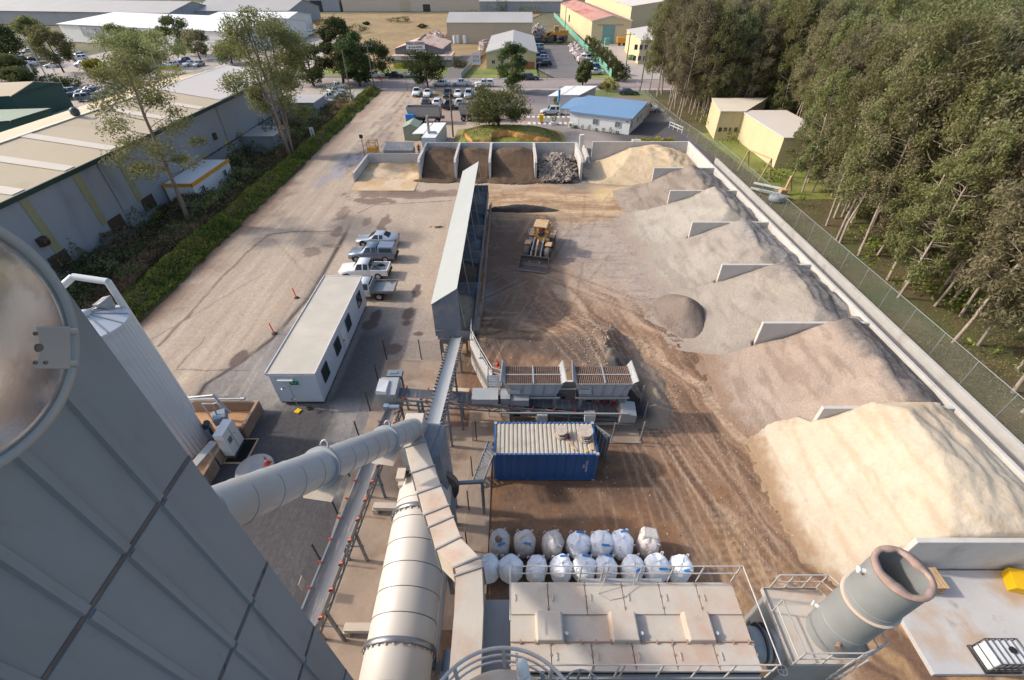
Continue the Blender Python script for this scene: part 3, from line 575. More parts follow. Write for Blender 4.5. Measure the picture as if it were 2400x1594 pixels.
def mesh_mat(name, col, cell, wire, alpha_far=.0):
    """welded or woven wire: real wires cut by a mask in the plane, the rest see-through"""
    m = mat(name, col, .5, .2, var=0); t = m.node_tree; N = t.nodes; L = t.links; b = N['Principled BSDF']
    tc = N.new('ShaderNodeTexCoord'); sp = N.new('ShaderNodeSeparateXYZ'); L.new(tc.outputs['Object'], sp.inputs[0])
    def m_(op, a, b_):
        n = N.new('ShaderNodeMath'); n.operation = op
        for i, q in enumerate((a, b_)):
            if isinstance(q, (int, float)): n.inputs[i].default_value = q
            else: L.new(q, n.inputs[i])
        return n.outputs[0]
    s1 = m_('ADD', sp.outputs[0], sp.outputs[1])
    a = m_('LESS_THAN', m_('PINGPONG', s1, cell[0] / 2), wire); c_ = m_('LESS_THAN', m_('PINGPONG', sp.outputs[2], cell[1] / 2), wire)
    L.new(m_('MAXIMUM', a, c_), b.inputs['Alpha']); return m
mesh_mat('weld_mesh', srgb(110, 114, 118), (.05, .2), .0035); mesh_mat('chain_mesh', srgb(178, 188, 184), (.06, .06), .0016)

def text(name, s, loc, size, m, parent=None, rot=(math.pi / 2, 0, 0), ext=.01, align='CENTER', sx=1):
    cu = bpy.data.curves.new(name, 'FONT'); cu.body = s; cu.size = size; cu.extrude = ext; cu.align_x = align; cu.align_y = 'CENTER'
    o = bpy.data.objects.new(name + '_tmp', cu); C.objects.link(o); dg = bpy.context.evaluated_depsgraph_get(); me = bpy.data.meshes.new_from_object(o.evaluated_get(dg))
    bpy.data.objects.remove(o); ob = bpy.data.objects.new(name, me); C.objects.link(ob); me.materials.clear(); me.materials.append(MAT[m])
    if parent is not None: ob.parent = parent; off = worldoff(parent)
    else: off = Vector((0, 0, 0))
    ob.location = Vector(loc) - off; ob.rotation_euler = rot; ob.scale = (sx, 1, 1); return ob

# ---- site office
X0, X1, Y0, Y1 = -16.72, -13.45, 22.45, 35.0
so = thing('site_office', 'long white portable office with a cream roof on the near asphalt', 'portable building', (-15.1, 22.5, 0))
mb = MB(); mb.box(X0 + .06, X1 - .06, Y0 + .06, Y1 - .06, .28, 2.98); mb.build('wall', 'office_clad', so)
mb = MB(); mb.hexa([(X0, Y0, 2.98), (X1, Y0, 2.98), (X1, Y1, 2.98), (X0, Y1, 2.98)], [(X0, Y0, 3.14), (X1, Y0, 3.08), (X1, Y1, 3.08), (X0, Y1, 3.14)]); rf = mb.build('roof', 'office_roof', so)
mb = MB(); mb.box(X0 - .05, X0, Y0 - .05, Y1 + .05, 2.96, 3.22).box(X0, X1 + .05, Y0 - .05, Y0, 2.9, 3.16).box(X1, X1 + .05, Y0, Y1 + .05, 2.94, 3.12).box(X0, X1, Y1, Y1 + .05, 2.9, 3.16); mb.build('gutter', 'white_paint', rf)
mb = MB(); mb.box(X0 + .1, X1 - .1, Y0 + .1, Y1 - .1, .12, .28)
for yy in np.arange(Y0 + .5, Y1, 2.3):
    for xx in (X0 + .25, X1 - .25): mb.box(xx - .14, xx + .14, yy - .14, yy + .14, -.05, .13)
mb.build('skirt', 'dark_steel', so)
for yy in (24.0, 26.9, 29.9, 33.3):
    mb = MB(); mb.box(X1 - .06, X1 - .02, yy - .5, yy + .5, 1.25, 2.35); f = mb.build('window', 'glass', so)
    mb = MB()
    for a, b_, c_, d in ((yy - .56, yy - .5, 1.19, 2.41), (yy + .5, yy + .56, 1.19, 2.41), (yy - .5, yy + .5, 1.19, 1.25), (yy - .5, yy + .5, 2.35, 2.41), (yy - .02, yy + .02, 1.25, 2.35)): mb.box(X1 - .06, X1, a, b_, c_, d)
    mb.build('frame', 'fence_dark', f)
mb = MB(); mb.box(X1 - .06, X1 - .015, 28.0, 28.9, .4, 2.45); d = mb.build('door', 'white_paint', so); mb = MB(); mb.box(X1 - .02, X1 + .05, 28.08, 28.16, 1.3, 1.45); mb.build('handle', 'dark_steel', d)
mb = MB(); mb.box(-16.05, -15.0, Y0 - .25, Y0 + .05, 2.55, 2.66); mb.build('lamp_shade', 'white_paint', so)
mb = MB(); mb.box(-15.42, -14.8, Y0 + .03, Y0 + .05, 1.98, 2.34); s1 = mb.build('sign', 'sign_green', so)
text('lettering', '+', (-15.22, Y0 + .015, 2.16), .28, 'sign_white', s1, ext=.004); text('lettering', 'i', (-15.02, Y0 + .015, 2.16), .24, 'sign_white', s1, ext=.004)
t = thing('safety_shower', 'thin pipe safety shower with a yellow foot plate by the white office', 'safety shower', (-15.35, 22.15, 0))
mb = MB(); mb.path([(-15.3, 22.15, .05), (-15.3, 22.15, 2.2), (-15.75, 22.1, 2.25), (-15.8, 22.1, 2.1)], .025); mb.lathe([(.02, 0), (.12, -.08)], (-15.8, 22.1, 2.1), 12); mb.build('pipe', 'galv', t)
mb = MB(); mb.lathe([(.18, .04), (.2, 0), (.1, -.08)], (-15.3, 22.0, 1.05), 12); mb.build('eyewash_bowl', 'galv', t)
mb = MB(); mb.prism([(-15.5, 21.75), (-15.15, 21.6), (-15.0, 21.95), (-15.35, 22.1)], .0, .05); mb.build('foot_plate', 'yellow_paint', t)
mb = MB(); mb.lathe([(.1, 0), (.17, 0), (.17, .1), (.1, .1), (.1, 0)], (-14.55, 22.1, .01), 14); tag(mb.build('tyre', 'black_rubber', loc=(-14.55, 22.1, 0)), 'small round wheel lying on the asphalt before the white office', 'wheel')

# ---- cold feed bins under the long roof
cf = thing('feed_bin_shelter', 'long row of aggregate feed bins under a pale lean-to roof', 'feed bins', (-4.8, 28, 0))
ya, yz = 28.0, 56.5; xl, xr = -5.92, -4.0; zl, zr = 5.05, 6.4
mb = MB(); mb.hexa([(xl - .15, ya - .1, zl - .14), (xr, ya - .1, zr - .05), (xr, yz - .8, zr - .05), (xl - .15, yz, zl - .14)], [(xl - .15, ya - .1, zl - .06), (xr, ya - .1, zr + .03), (xr, yz - .8, zr + .03), (xl - .15, yz, zl - .06)]); mb.build('roof', 'roof_pale', cf)
mb = MB(); mb.hexa([(xl, ya - .02, 2.5), (xr + .05, ya - .02, 2.5), (xr + .05, ya + .05, 2.5), (xl, ya + .05, 2.5)], [(xl, ya - .02, zl - .15), (xr, ya - .02, zr - .06), (xr, ya + .05, zr - .06), (xl, ya + .05, zl - .15)])
mb.build('end_panel', 'grey_steel', cf)
mb = MB(); mb.box(xl - .1, xl, ya, yz, 1.9, zl - .16); mb.build('back_panel', 'grey_steel', cf)
mb = MB(); mb.box(xl - .12, xr + .25, ya - .1, ya - .02, 2.44, 2.52).box(xl + .05, xr + .75, ya - .14, ya - .06, 1.66, 1.74)
mb.box(xl + .05, xr + .7, ya - .06, ya, 1.72, 2.45)
mb.hexa([(xl + .35, ya, 1.1), (xr + .35, ya, 1.1), (xr + .35, ya + .3, 1.1), (xl + .35, ya + .3, 1.1)], [(xl + .1, ya - .04, 1.68), (xr + .6, ya - .04, 1.68), (xr + .6, ya + .3, 1.68), (xl + .1, ya + .3, 1.68)])
mb.build('support_frame', 'grey_steel', cf)
for k in range(6):
    mb = MB(); y = ya + .3 + k * 5.6; mb.beam((xl + .25, y, -.1), (xl + .25, y, 1.8), .16); mb.beam((xr + .35, y, -.1), (xr + .35, y, 1.8), .16); mb.beam((xl + .2, y, 1.0), (xr + .4, y, 1.0), .1); mb.build('trestle', 'grey_steel', cf)
for k in range(7): y = ya + .2 + k * 4.65; mb = MB(); mb.tube((xr - .05, y, zr - .1), (xr + .35, y, 2.6), .04, 6); mb.build('roof_strut', 'steel_light', cf)
bn = ['tan sand', 'brown soil', 'grey gravel', 'dark gravel', 'grey chips']
for k in range(5):
    y0, y1 = ya + .06 + k * 5.68, ya + 5.6 + k * 5.68; x0, x1 = xl + .03, xr + 1.0
    mb = MB(); mb.hexa([(x0 + .5, y0 + 1, 1.2), (x1 - .9, y0 + 1, 1.2), (x1 - .9, y1 - 1, 1.2), (x0 + .5, y1 - 1, 1.2)], [(x0, y0, 2.5), (x1, y0, 2.5), (x1, y1, 2.5), (x0, y1, 2.5)])
    mb.f = mb.f[:1] + mb.f[2:]; mb.sm = mb.sm[:1] + mb.sm[2:]
    mb.box(x1 - .04, x1 + .06, y0, y1 + .1, 1.9, 2.62); mb.box(x0, x1, y1 + .01, y1 + .07, 2.3, 3.3); bb = mb.build('feed_bin', 'grey_steel', cf)
    cc = [(170, 148, 124), (96, 78, 66), (108, 108, 110), (84, 86, 92), (120, 118, 118)][k]
    o = gridmesh('bin_fill', np.arange(x0 + .02, x1 - .03, .15), np.arange(y0 + .03, y1 - .02, .15), (lambda X, Y: 3.4 - .55 * np.hypot((X - x0 - .6) * .9, (Y - (y0 + y1) / 2) * .7) + (fbm(X, Y, 1, seed=k) - .5) * .3), heap_col(cc, tuple(min(255, c + 18) for c in cc), tuple(int(c * .7) for c in cc), k), 'aggregate')
    o.parent = bb; o.location = -worldoff(bb)
mb = MB(); mb.ext([(28.3, -.2), (57, -.2), (57, .75), (34.5, .75), (29.5, 2.2), (28.3, 2.3)], 'x', -2.95, -2.65); mb.beam((-2.75, 28.3, .85), (-2.75, 57, .85), .08, .2); tag(mb.build('bin_ledge', 'concrete_dark', loc=(-2.8, 28, 0)), 'low stained concrete ledge along the open side of the feed bins', 'ledge')
# ---- ramp and its retaining wall
mb = MB()
wp = [(-3.15, 28.3), (-3.1, 27.0), (-2.3, 24.9), (-1.35, 22.75), (-.75, 22.5)]
for (a, b_) in zip(wp, wp[1:]):
    n = Vector((b_[1] - a[1], -(b_[0] - a[0]), 0)).normalized() * .14
    mb.hexa([(a[0] - n.x, a[1] - n.y, -.2), (a[0] + n.x, a[1] + n.y, -.2), (b_[0] + n.x, b_[1] + n.y, -.2), (b_[0] - n.x, b_[1] - n.y, -.2)][::-1], [(a[0] - n.x, a[1] - n.y, 2.3), (a[0] + n.x, a[1] + n.y, 2.3), (b_[0] + n.x, b_[1] + n.y, 2.4), (b_[0] - n.x, b_[1] - n.y, 2.4)][::-1])
mb.box(-.72, 8.2, 22.42, 22.6, -.2, 2.35)
tag(mb.build('ramp_wall', 'bay_concrete', loc=(-2.3, 24.9, 0)), 'cream concrete ramp wall curving from the feed bins to the hoppers', 'wall')
t = thing('ramp_handrail', 'white pipe handrail on top of the curving ramp wall', 'handrail', (-2.3, 24.9, 2.4))
mb = MB()
for z in (2.95, 3.4): mb.path([(p[0], p[1], z) for p in wp], .028, 6)
mb.build('rail', 'rail_paint', t)
for p in wp: mb = MB(); mb.tube((p[0], p[1], 2.3), (p[0], p[1], 3.4), .03, 6); mb.build('post', 'rail_paint', t)
mat('hopper_steel', srgb(184, 192, 200), .55, var=.06, vs=.8, dirt=[DUST])
# ---- two dump hoppers
def hopper(x0, x1, label):
    h = thing('dump_hopper', label, 'hopper', ((x0 + x1) / 2, 21.4, 0), 'grated dump hoppers')
    y0, y1 = 20.65, 22.3; zt = 4.2
    mb = MB(); a, b_, c_, d = (x0 + .25, y0 + .12), (x1 - .25, y0 + .12), (x1 - .25, y1), (x0 + .25, y1)
    bo = [(x0 + .45, y0 + .2, 2.6), (x1 - .45, y0 + .2, 2.6), (x1 - .45, y1, 2.6), (x0 + .45, y1, 2.6)]; to = [(x0 + .1, y0, zt - .3), (x1 - .1, y0, zt - .3), (x1 - .1, y1, zt - .3), (x0 + .1, y1, zt - .3)]
    mb.hexa(bo, to); mb.f.pop(1); mb.sm.pop(1)
    mb.hexa([(x0 + .9, y0 + .5, 1.9), (x1 - .9, y0 + .5, 1.9), (x1 - .9, y1 - .2, 1.9), (x0 + .9, y1 - .2, 1.9)], [(p[0], p[1], 2.6) for p in bo])
    mb.build('hopper_body', 'hopper_steel', h)
    mb = MB(); mb.box(x0 + .1, x1 - .1, y0 - .05, y0, zt - .34, zt - .26); mb.box(x0 + .2, x1 - .2, y0 - .02, y0 + .1, 2.54, 2.62)
    for k in range(5):
        f = (k + .5) / 5; xa = x0 + .1 + (x1 - x0 - .2) * f; xb_ = x0 + .45 + (x1 - x0 - .9) * f; mb.beam((xa, y0 - .03, zt - .34), (xb_, y0 + .16, 2.6), .05)
    mb.build('stiffener', 'steel_light', h)
    mb = MB(); mb.box(x0 + .35, x0 + 1.15, y0 + .0, y0 + .05, 3.0, 3.35); mb.build('hatch', 'hopper_steel', h)
    mb = MB()                                                  # flared wings each side
    for xx, s_ in ((x0, -1), (x1, 1)):
        mb.hexa([(xx - s_ * .25, y0, zt - .3), (xx - s_ * .19, y0, zt - .3), (xx - s_ * .19, y1 + .1, zt - .3), (xx - s_ * .25, y1 + .1, zt - .3)], [(xx + s_ * .10, y0 - .05, zt + .0), (xx + s_ * .16, y0 - .05, zt + .0), (xx + s_ * .04, y1 + .15, zt + .12), (xx - s_ * .02, y1 + .15, zt + .12)])
    mb.build('side_wing', 'steel_light', h)
    mb = MB(); n = 28
    for k in range(n + 1): xa = x0 + .22 + (x1 - x0 - .44) * k / n; mb.box(xa - .02, xa + .02, y0 + .02, y1 - .02, zt - .36, zt - .24)
    mb.build('grate', 'rust', h)
    mb = MB(); mb.box(x0 + .15, x1 - .15, y0 + .75, y0 + .83, zt - .24, zt - .2).box((x0 + x1) / 2 - .05, (x0 + x1) / 2 + .05, y0, y1, zt - .235, zt - .19)
    mb.build('grate_bar', 'steel_light', h)
    mb = MB(); mb.box(x0 + .22, x1 - .22, y0 + .12, y1 - .02, zt - .75, zt - .6); mb.build('hopper_fill', 'rust', h)
    for xx in (x0 + .55, x1 - .55):
        for yy in (y0 + .1, y1 - .15): mb = MB(); mb.beam((xx, yy, -.1), (xx, yy, 2.6), .18); mb.build('leg', 'grey_steel', h)
    return h
hopper(-.62, 3.35, 'left grated steel hopper next to the ramp handrail'); hopper(3.98, 7.9, 'right grated steel hopper beside the dark spoil heap')
mb = MB(); mb.box(-1.6, -.7, 21.3, 22.35, 3.0, 3.04)
for k in range(7): mb.box(-1.6 + k * .15 - .012, -1.6 + k * .15 + .012, 21.3, 22.35, 3.04, 3.07); mb.box(-1.6, -.7, 21.3 + k * .17 - .012, 21.3 + k * .17 + .012, 3.045, 3.075)
for z in (3.5, 4.0): mb.path([(-1.6, 22.35, z), (-1.6, 21.3, z), (-.75, 21.3, z)], .025, 6)
for p in ((-1.6, 22.35), (-1.6, 21.3), (-.75, 21.3)): mb.tube((p[0], p[1], -.1), (p[0], p[1], 4.0), .03, 6)
tag(mb.build('grated_walkway', 'galv', loc=(-1.2, 21.8, 3)), 'small grated landing with a rail left of the hoppers', 'walkway')
mb = MB(); mb.lathe([(0, .22), (.1, .2), (.13, .1), (.13, 0)], (-.95, 22.3, 4.0), 10); tag(mb.build('beacon', 'red_paint', loc=(-.95, 22.3, 4)), 'red beacon on the small grated landing', 'beacon')

# ---- conveyors
def conveyor(label, p0, p1, wd, legs=(), roll=1.0, m='belt', rollm='roller_red', side=.28):
    p0, p1 = Vector(p0), Vector(p1); d = (p1 - p0).normalized(); xx = d.cross(Vector((0, 0, 1))).normalized(); up = xx.cross(d)
    c = thing('belt_conveyor', label, 'conveyor', tuple(p0)); n = int((p1 - p0).length / .5) + 1
    mb = MB(); P = []
    for k in range(n + 1):
        q = p0 + (p1 - p0) * k / n; P.append([q + xx * (-wd / 2) + up * .12, q + xx * (-wd * .22), q + xx * (wd * .22), q + xx * (wd / 2) + up * .12])
    vs = [v for r in P for v in r]; mb.add(vs, [(k * 4 + j, k * 4 + j + 1, k * 4 + j + 5, k * 4 + j + 4) for k in range(n) for j in range(3)], True); mb.build('belt', m, c)
    mb = MB()
    for s_ in (-1, 1):
        mb.beam(p0 + xx * s_ * (wd / 2 + .08) - up * .05, p1 + xx * s_ * (wd / 2 + .08) - up * .05, .08, .16)
        mb.beam(p0 + xx * s_ * (wd / 2 + .08) - up * .5, p1 + xx * s_ * (wd / 2 + .08) - up * .5, .06, .08)
        m_ = int((p1 - p0).length / 1.2)
        for k in range(m_):
            a = p0 + (p1 - p0) * k / m_; b_ = p0 + (p1 - p0) * (k + .5) / m_; e = p0 + (p1 - p0) * (k + 1) / m_; o_ = xx * s_ * (wd / 2 + .08)
            mb.beam(a + o_ - up * .5, b_ + o_ - up * .08, .04); mb.beam(b_ + o_ - up * .08, e + o_ - up * .5, .04)
    mb.build('truss', 'grey_steel', c)
    nr = int((p1 - p0).length / roll)
    for k in range(nr):
        q = p0 + (p1 - p0) * (k + .5) / nr; mb = MB()
        for s_ in (-1, 1): a = q + xx * s_ * (wd / 2 + .02) + up * .1; mb.tube(a, a + xx * s_ * .16 + up * .05, .055, 8)
        mb.tube(q - xx * wd / 2 - up * .06, q + xx * wd / 2 - up * .06, .04, 6); mb.build('roller', rollm, c)
    for t_ in legs:
        q = p0 + (p1 - p0) * t_; mb = MB()
        for s_ in (-1, 1): a = q + xx * s_ * (wd / 2 + .08); mb.beam(a - up * .1, (a.x, a.y, -.1), .12)
        mb.beam(Vector((q.x, q.y, 0)) - xx * (wd / 2 + .2) + Vector((0, 0, q.z * .5)), Vector((q.x, q.y, 0)) + xx * (wd / 2 + .2) + Vector((0, 0, q.z * .5)), .08)
        mb.build('leg', 'grey_steel', c)
    return c
conveyor('long belt conveyor with red rollers climbing towards the grey tower', (-7.8, 20.6, 2.0), (-8.55, 2.0, 4.4), .8, (.1, .3, .5, .7), 1.15)
conveyor('straight pale belt running from under the feed bins to the drum', (-4.35, 31.5, .9), (-4.4, 15.6, 5.0), .75, (.35, .55, .8), .42, m='belt_pale', rollm='dark_steel')
cc = conveyor('level belt conveyor passing beneath the two grated hoppers', (7.6, 20.75, 1.3), (-7.6, 20.6, 3.1), .8, (.25, .5, .72, .9), 1.3, rollm='red_paint')
mb = MB(); mb.box(-.1, 1.1, 20.3, 21.2, 2.2, 2.75); mb.box(-.75, -.12, 20.3, 21.2, 2.3, 2.9); mb.build('belt_cover', 'galv', cc)
mb = MB(); mb.box(-2.6, -.9, 20.15, 21.2, 2.55, 3.0); mb.build('belt_cover', 'steel_light', cc)
t = thing('transfer_chute', 'grey steel transfer chute and drive motor where two belts meet', 'chute', (-8, 20.8, 0))
mb = MB(); mb.hexa([(-8.6, 20.3, 2.0), (-7.2, 20.3, 2.0), (-7.2, 21.3, 2.0), (-8.6, 21.3, 2.0)], [(-8.6, 20.1, 3.5), (-7.4, 20.1, 3.5), (-7.4, 21.6, 3.6), (-8.6, 21.6, 3.6)]); mb.build('chute_box', 'steel_light', t, bevel=.03)
mb = MB(); mb.hexa([(-8.65, 20.1, 3.52), (-7.95, 20.1, 3.52), (-7.95, 21.3, 3.52), (-8.65, 21.3, 3.52)], [(-8.6, 20.15, 3.8), (-8.0, 20.15, 3.7), (-8.0, 21.2, 3.7), (-8.6, 21.2, 3.85)]); mb.build('hood', 'white_paint', t)
mb = MB(); mb.tube((-7.9, 19.8, 2.7), (-7.2, 19.8, 2.7), .15, 12).box(-8.2, -7.9, 19.65, 19.95, 2.5, 2.85); mb.build('motor', 'motor_blue', t)
mb = MB(); mb.box(-8.3, -7.3, 21.7, 22.3, 3.3, 3.6).box(-8.1, -7.6, 21.9, 22.1, 3.6, 3.65)
for x in (-8.2, -7.4): mb.beam((x, 22.0, -.1), (x, 22.0, 3.3), .12)
for x in (-8.4, -7.3): mb.beam((x, 20.4, -.1), (x, 20.4, 2.1), .12)
mb.build('support_frame', 'grey_steel', t)
# equipment boxes under the hoppers
for k, (x, l) in enumerate(((2.0, 'left white switch box below the left hopper'), (5.15, 'white switch box between the legs of the right hopper'))):
    t = thing('switch_box', l, 'electrical box', (x, 20.2, 0)); mb = MB(); mb.box(x - .35, x + .35, 19.9, 20.4, 1.1, 1.7); mb.build('cabinet', 'white_paint', t, bevel=.03)
    mb = MB(); mb.beam((x, 20.15, -.1), (x, 20.15, 1.1), .1); mb.build('post', 'grey_steel', t)
t = thing('drive_housing', 'grey drive cover at the right end of the hopper belt', 'machine', (7.9, 20.4, 0))
mb = MB(); mb.hexa([(7.1, 19.9, 1.0), (8.2, 19.9, 1.0), (8.2, 20.9, 1.0), (7.1, 20.9, 1.0)], [(7.2, 19.9, 1.9), (8.2, 19.9, 1.7), (8.2, 20.9, 2.0), (7.2, 20.9, 2.2)]); mb.build('cover', 'steel_light', t, bevel=.03)
mb = MB()
for p in ((7.2, 20.0), (8.1, 20.0), (8.1, 20.8)): mb.beam((p[0], p[1], -.1), (p[0], p[1], 1.1), .1)
mb.build('leg', 'grey_steel', t)
rg = random.Random(8)
t = thing('feeder_machinery', 'dark feeder machinery and pipework packed beneath the hoppers', 'machine', (3.6, 21, 0))
mb = MB()
for k in range(26): x = rg.uniform(-.4, 7.4); y = rg.uniform(21.1, 22.0); z = rg.uniform(.2, 1.7); mb.box(x - rg.uniform(.1, .5), x + rg.uniform(.1, .5), y - .15, y + .15, z, z + rg.uniform(.1, .5))
mb.build('machine_frame', 'dark_steel', t)
mb = MB()
for k in range(10): x = rg.uniform(-.4, 7.4); mb.beam((x, 21.0, 1.4), (x + rg.uniform(-.1, .1), 21.0, 1.9), .07)
mb.build('lever', 'red_paint', t)
mb = MB(); mb.beam((-.8, 19.95, 1.95), (7.6, 19.95, 1.85), .1).beam((-.8, 20.1, .7), (8.2, 20.1, .7), .12).beam((-.9, 22.1, 1.9), (8.0, 22.1, 1.9), .14)
mb.build('crossbeam', 'steel_light', t)
# slab under the hoppers and drum strip
mb = MB(); mb.box(-1.3, 8.6, 19.0, 22.4, -.2, .06).box(-4.9, -3.0, 8, 20.4, -.2, .02).box(-3.0, -1.3, 8, 22, -.2, .045)
tag(mb.build('concrete_slab', 'concrete_dark'), kind='structure')
mb = MB(); mb.box(-10.05, -4.9, 4, 27.3, -.2, .035); tag(mb.build('drum_slab', 'concrete_dark'), kind='structure')
# floor beams
for k, (a, b_, l) in enumerate((((-7.9, 14.1), (-5.0, 14.0), 'cream steel sleeper beam beside the far drum ring'), ((-7.8, 7.9), (-5.2, 7.9), 'cream steel sleeper beam beside the near drum ring'), ((-5.7, 23.4), (-3.1, 23.2), 'cream steel sleeper beam across the pale belt'))):
    mb = MB(); mb.beam((a[0], a[1], .6), (b_[0], b_[1], .6), .35, .3).box(a[0] - .1, a[0] + .2, a[1] - .2, a[1] + .2, -.1, .5); tag(mb.build('sleeper_beam', 'dusty_cream', loc=(a[0], a[1], 0)), l, 'beam')
# ---- dryer drum
dd = thing('dryer_drum', 'big cream rotating dryer drum banded by two dark rings', 'drum', (-4.35, 8, 0)); cx, cz, dr = -4.35, 4.0, 1.3
mb = MB(); mb.lathe([(1.0, 13.5), (1.22, 13.4), (dr, 13.2), (dr, -1.0), (.8, -1.1)], (cx, 0, cz), 64, (0, 1, 0)); mb.v = [(v[0], v[1], v[2]) for v in mb.v]; mb.build('drum_shell', 'drum_steel', dd)
mb = MB()
for y in (11.9, 10.9, 9.85, 8.85, 7.85, 6.9, 4.7, 3.6, 2.5): mb.lathe([(dr, 0), (dr + .012, .005), (dr + .012, .03), (dr, .035)], (cx, y, cz), 64, (0, 1, 0))
mb.build('weld_seam', 'dark_steel', dd)
for y in (11.05 + .25, 5.85):
    mb = MB(); mb.lathe([(dr + .05, 0), (dr + .1, 0), (dr + .12, .02), (dr + .12, .2), (dr + .1, .22), (dr + .05, .22)], (cx, y, cz), 72, (0, 1, 0)); rn = mb.build('riding_ring', 'ring_steel', dd)
    mb = MB()
    for k in range(28): a = 2 * math.pi * k / 28; q = Vector((cx + math.cos(a) * (dr + .06), y - .05, cz + math.sin(a) * (dr + .06))); mb.box(q.x - .035, q.x + .035, y - .07, y, q.z - .012, q.z + .012, tilt=Matrix.Rotation(-a + math.pi / 2, 3, 'Y'))
    mb.build('ring_bracket', 'yellow_dust' if 'yellow_dust' in MAT else 'dusty_cream', rn)
t = thing('drum_cradle', 'steel support frame with trunnion rollers under the drum', 'frame', (-4.35, 8, 0)); mb = MB()
for y in (11.45, 6.0):
    mb.box(cx - 1.5, cx + 1.5, y - .15, y + .15, 1.7, 2.1)
    for s_ in (-1, 1): mb.beam((cx + s_ * 1.3, y, -.1), (cx + s_ * 1.3, y, 1.8), .25)
for s_ in (-1, 1): mb.beam((cx + s_ * 1.1, 3, 1.6), (cx + s_ * 1.1, 13, 1.6), .2, .3)
mb.build('frame', 'steel_light', t)
for y in (11.45, 6.0):
    for s_ in (-1, 1): mb = MB(); mb.tube((cx + s_ * .95, y - .2, 2.5), (cx + s_ * .95, y + .2, 2.5), .3, 20); mb.build('roller', 'dark_steel', t)
mb = MB(); mb.tube((cx + 1.7, 5.6, 2.6), (cx + 1.7, 6.4, 2.6), .2, 12).box(cx + 1.5, cx + 1.95, 5.2, 5.6, 2.1, 2.9).box(cx + 1.5, cx + 1.9, 4.3, 5.0, 2.0, 2.6); mb.build('motor', 'motor_blue', t)
# ---- drum inlet housing
t = thing('inlet_housing', 'tall grey angular housing where belt, duct and drum meet', 'housing', (-4.4, 14, 0))
mb = MB(); mb.hexa([(-5.3, 13.1, 2.6), (-3.35, 13.1, 2.6), (-3.35, 14.0, 2.6), (-5.3, 14.0, 2.6)], [(-5.4, 13.6, 6.75), (-3.95, 13.2, 6.75), (-3.55, 15.0, 6.75), (-5.45, 15.1, 6.75)])
mb.hexa([(-3.6, 11.8, 2.6), (-2.9, 11.9, 2.6), (-2.95, 13.6, 2.6), (-3.6, 13.8, 2.6)], [(-3.95, 13.0, 6.5), (-3.45, 13.3, 6.5), (-3.35, 14.9, 6.7), (-3.7, 15.0, 6.75)])
mb.build('housing_body', 'grey_steel', t, bevel=.02)
mb = MB(); mb.tube((-4.25, 13.05, 4.0), (-4.25, 13.35, 4.0), 1.55, 40); mb.build('drum_collar', 'dark_steel', t)
mb = MB()
for z in (5.2, 4.6): mb.box(-5.6, -5.2, 12.7, 13.3, z, z + .25)
mb.build('step_bracket', 'dusty_cream', t)
mb = MB()
for p in ((-5.3, 13.3), (-3.2, 13.3), (-5.3, 14.4), (-3.3, 14.4)): mb.beam((p[0], p[1], -.1), (p[0], p[1], 3.0), .22)
mb.beam((-3.2, 13.9, 3.2), (-1.6, 14.0, 3.2), .16); mb.beam((-1.6, 14.0, -.1), (-1.6, 14.0, 3.3), .16)
mb.build('leg', 'grey_steel', t)
# ---- round duct
a, b_ = Vector((-4.75, 14.6, 6.9)), Vector((-6.35, 4.3, 16.4)); t = thing('round_duct', 'long shiny round duct slanting from the grey tower to the housing', 'duct', tuple(a)); d = (b_ - a).normalized(); L_ = (b_ - a).length; rr_ = .53
mb = MB(); mb.tube(a - d * .3, b_ + d * 1.0, rr_, 48); mb.build('duct_pipe', 'duct_steel', t)
mb = MB()
for k in range(1, 15): q = a + d * (k * .95); mb.tube(q, q + d * .018, rr_ + .012, 48)
mb.build('weld_seam', 'steel_light', t)
for k, f in enumerate((.27, .62)):
    q = a + d * L_ * f; mb = MB(); mb.tube(q, q + d * .07, rr_ + .1, 48); mb.tube(q + d * .1, q + d * .17, rr_ + .1, 48); fl = mb.build('flange', 'duct_steel', t)
    mb = MB(); up = Vector((0, 0, 1)) - d * d.z; up.normalize(); sx = d.cross(up)
    for j in range(9): aa = math.pi * j / 8; mb.tube(q + up * (rr_ + .12) + sx * math.cos(aa) * .12 + up * math.sin(aa) * .16 + d * .03, q + up * (rr_ + .12) + sx * math.cos(aa + .4) * .12 + up * math.sin(aa + .4) * .16 + d * .03, .035, 8)
    mb.build('lifting_eye', 'galv', fl)
    mb = MB(); dn = -up; P = [q + dn * rr_ * .3 + sx * .75, q + dn * rr_ * .3 - sx * .75, q + dn * (rr_ + .45) - sx * .45, q + dn * (rr_ + .45) + sx * .45]
    mb.hexa(P, [p + d * .06 for p in P]); mb.build('saddle_plate', 'dusty_cream', fl)
q = a - d * .1; mb = MB(); mb.box(-5.2, -4.3, 14.0, 15.0, 6.4, 7.55); mb.build('inlet_box', 'dusty_cream', t, bevel=.03)
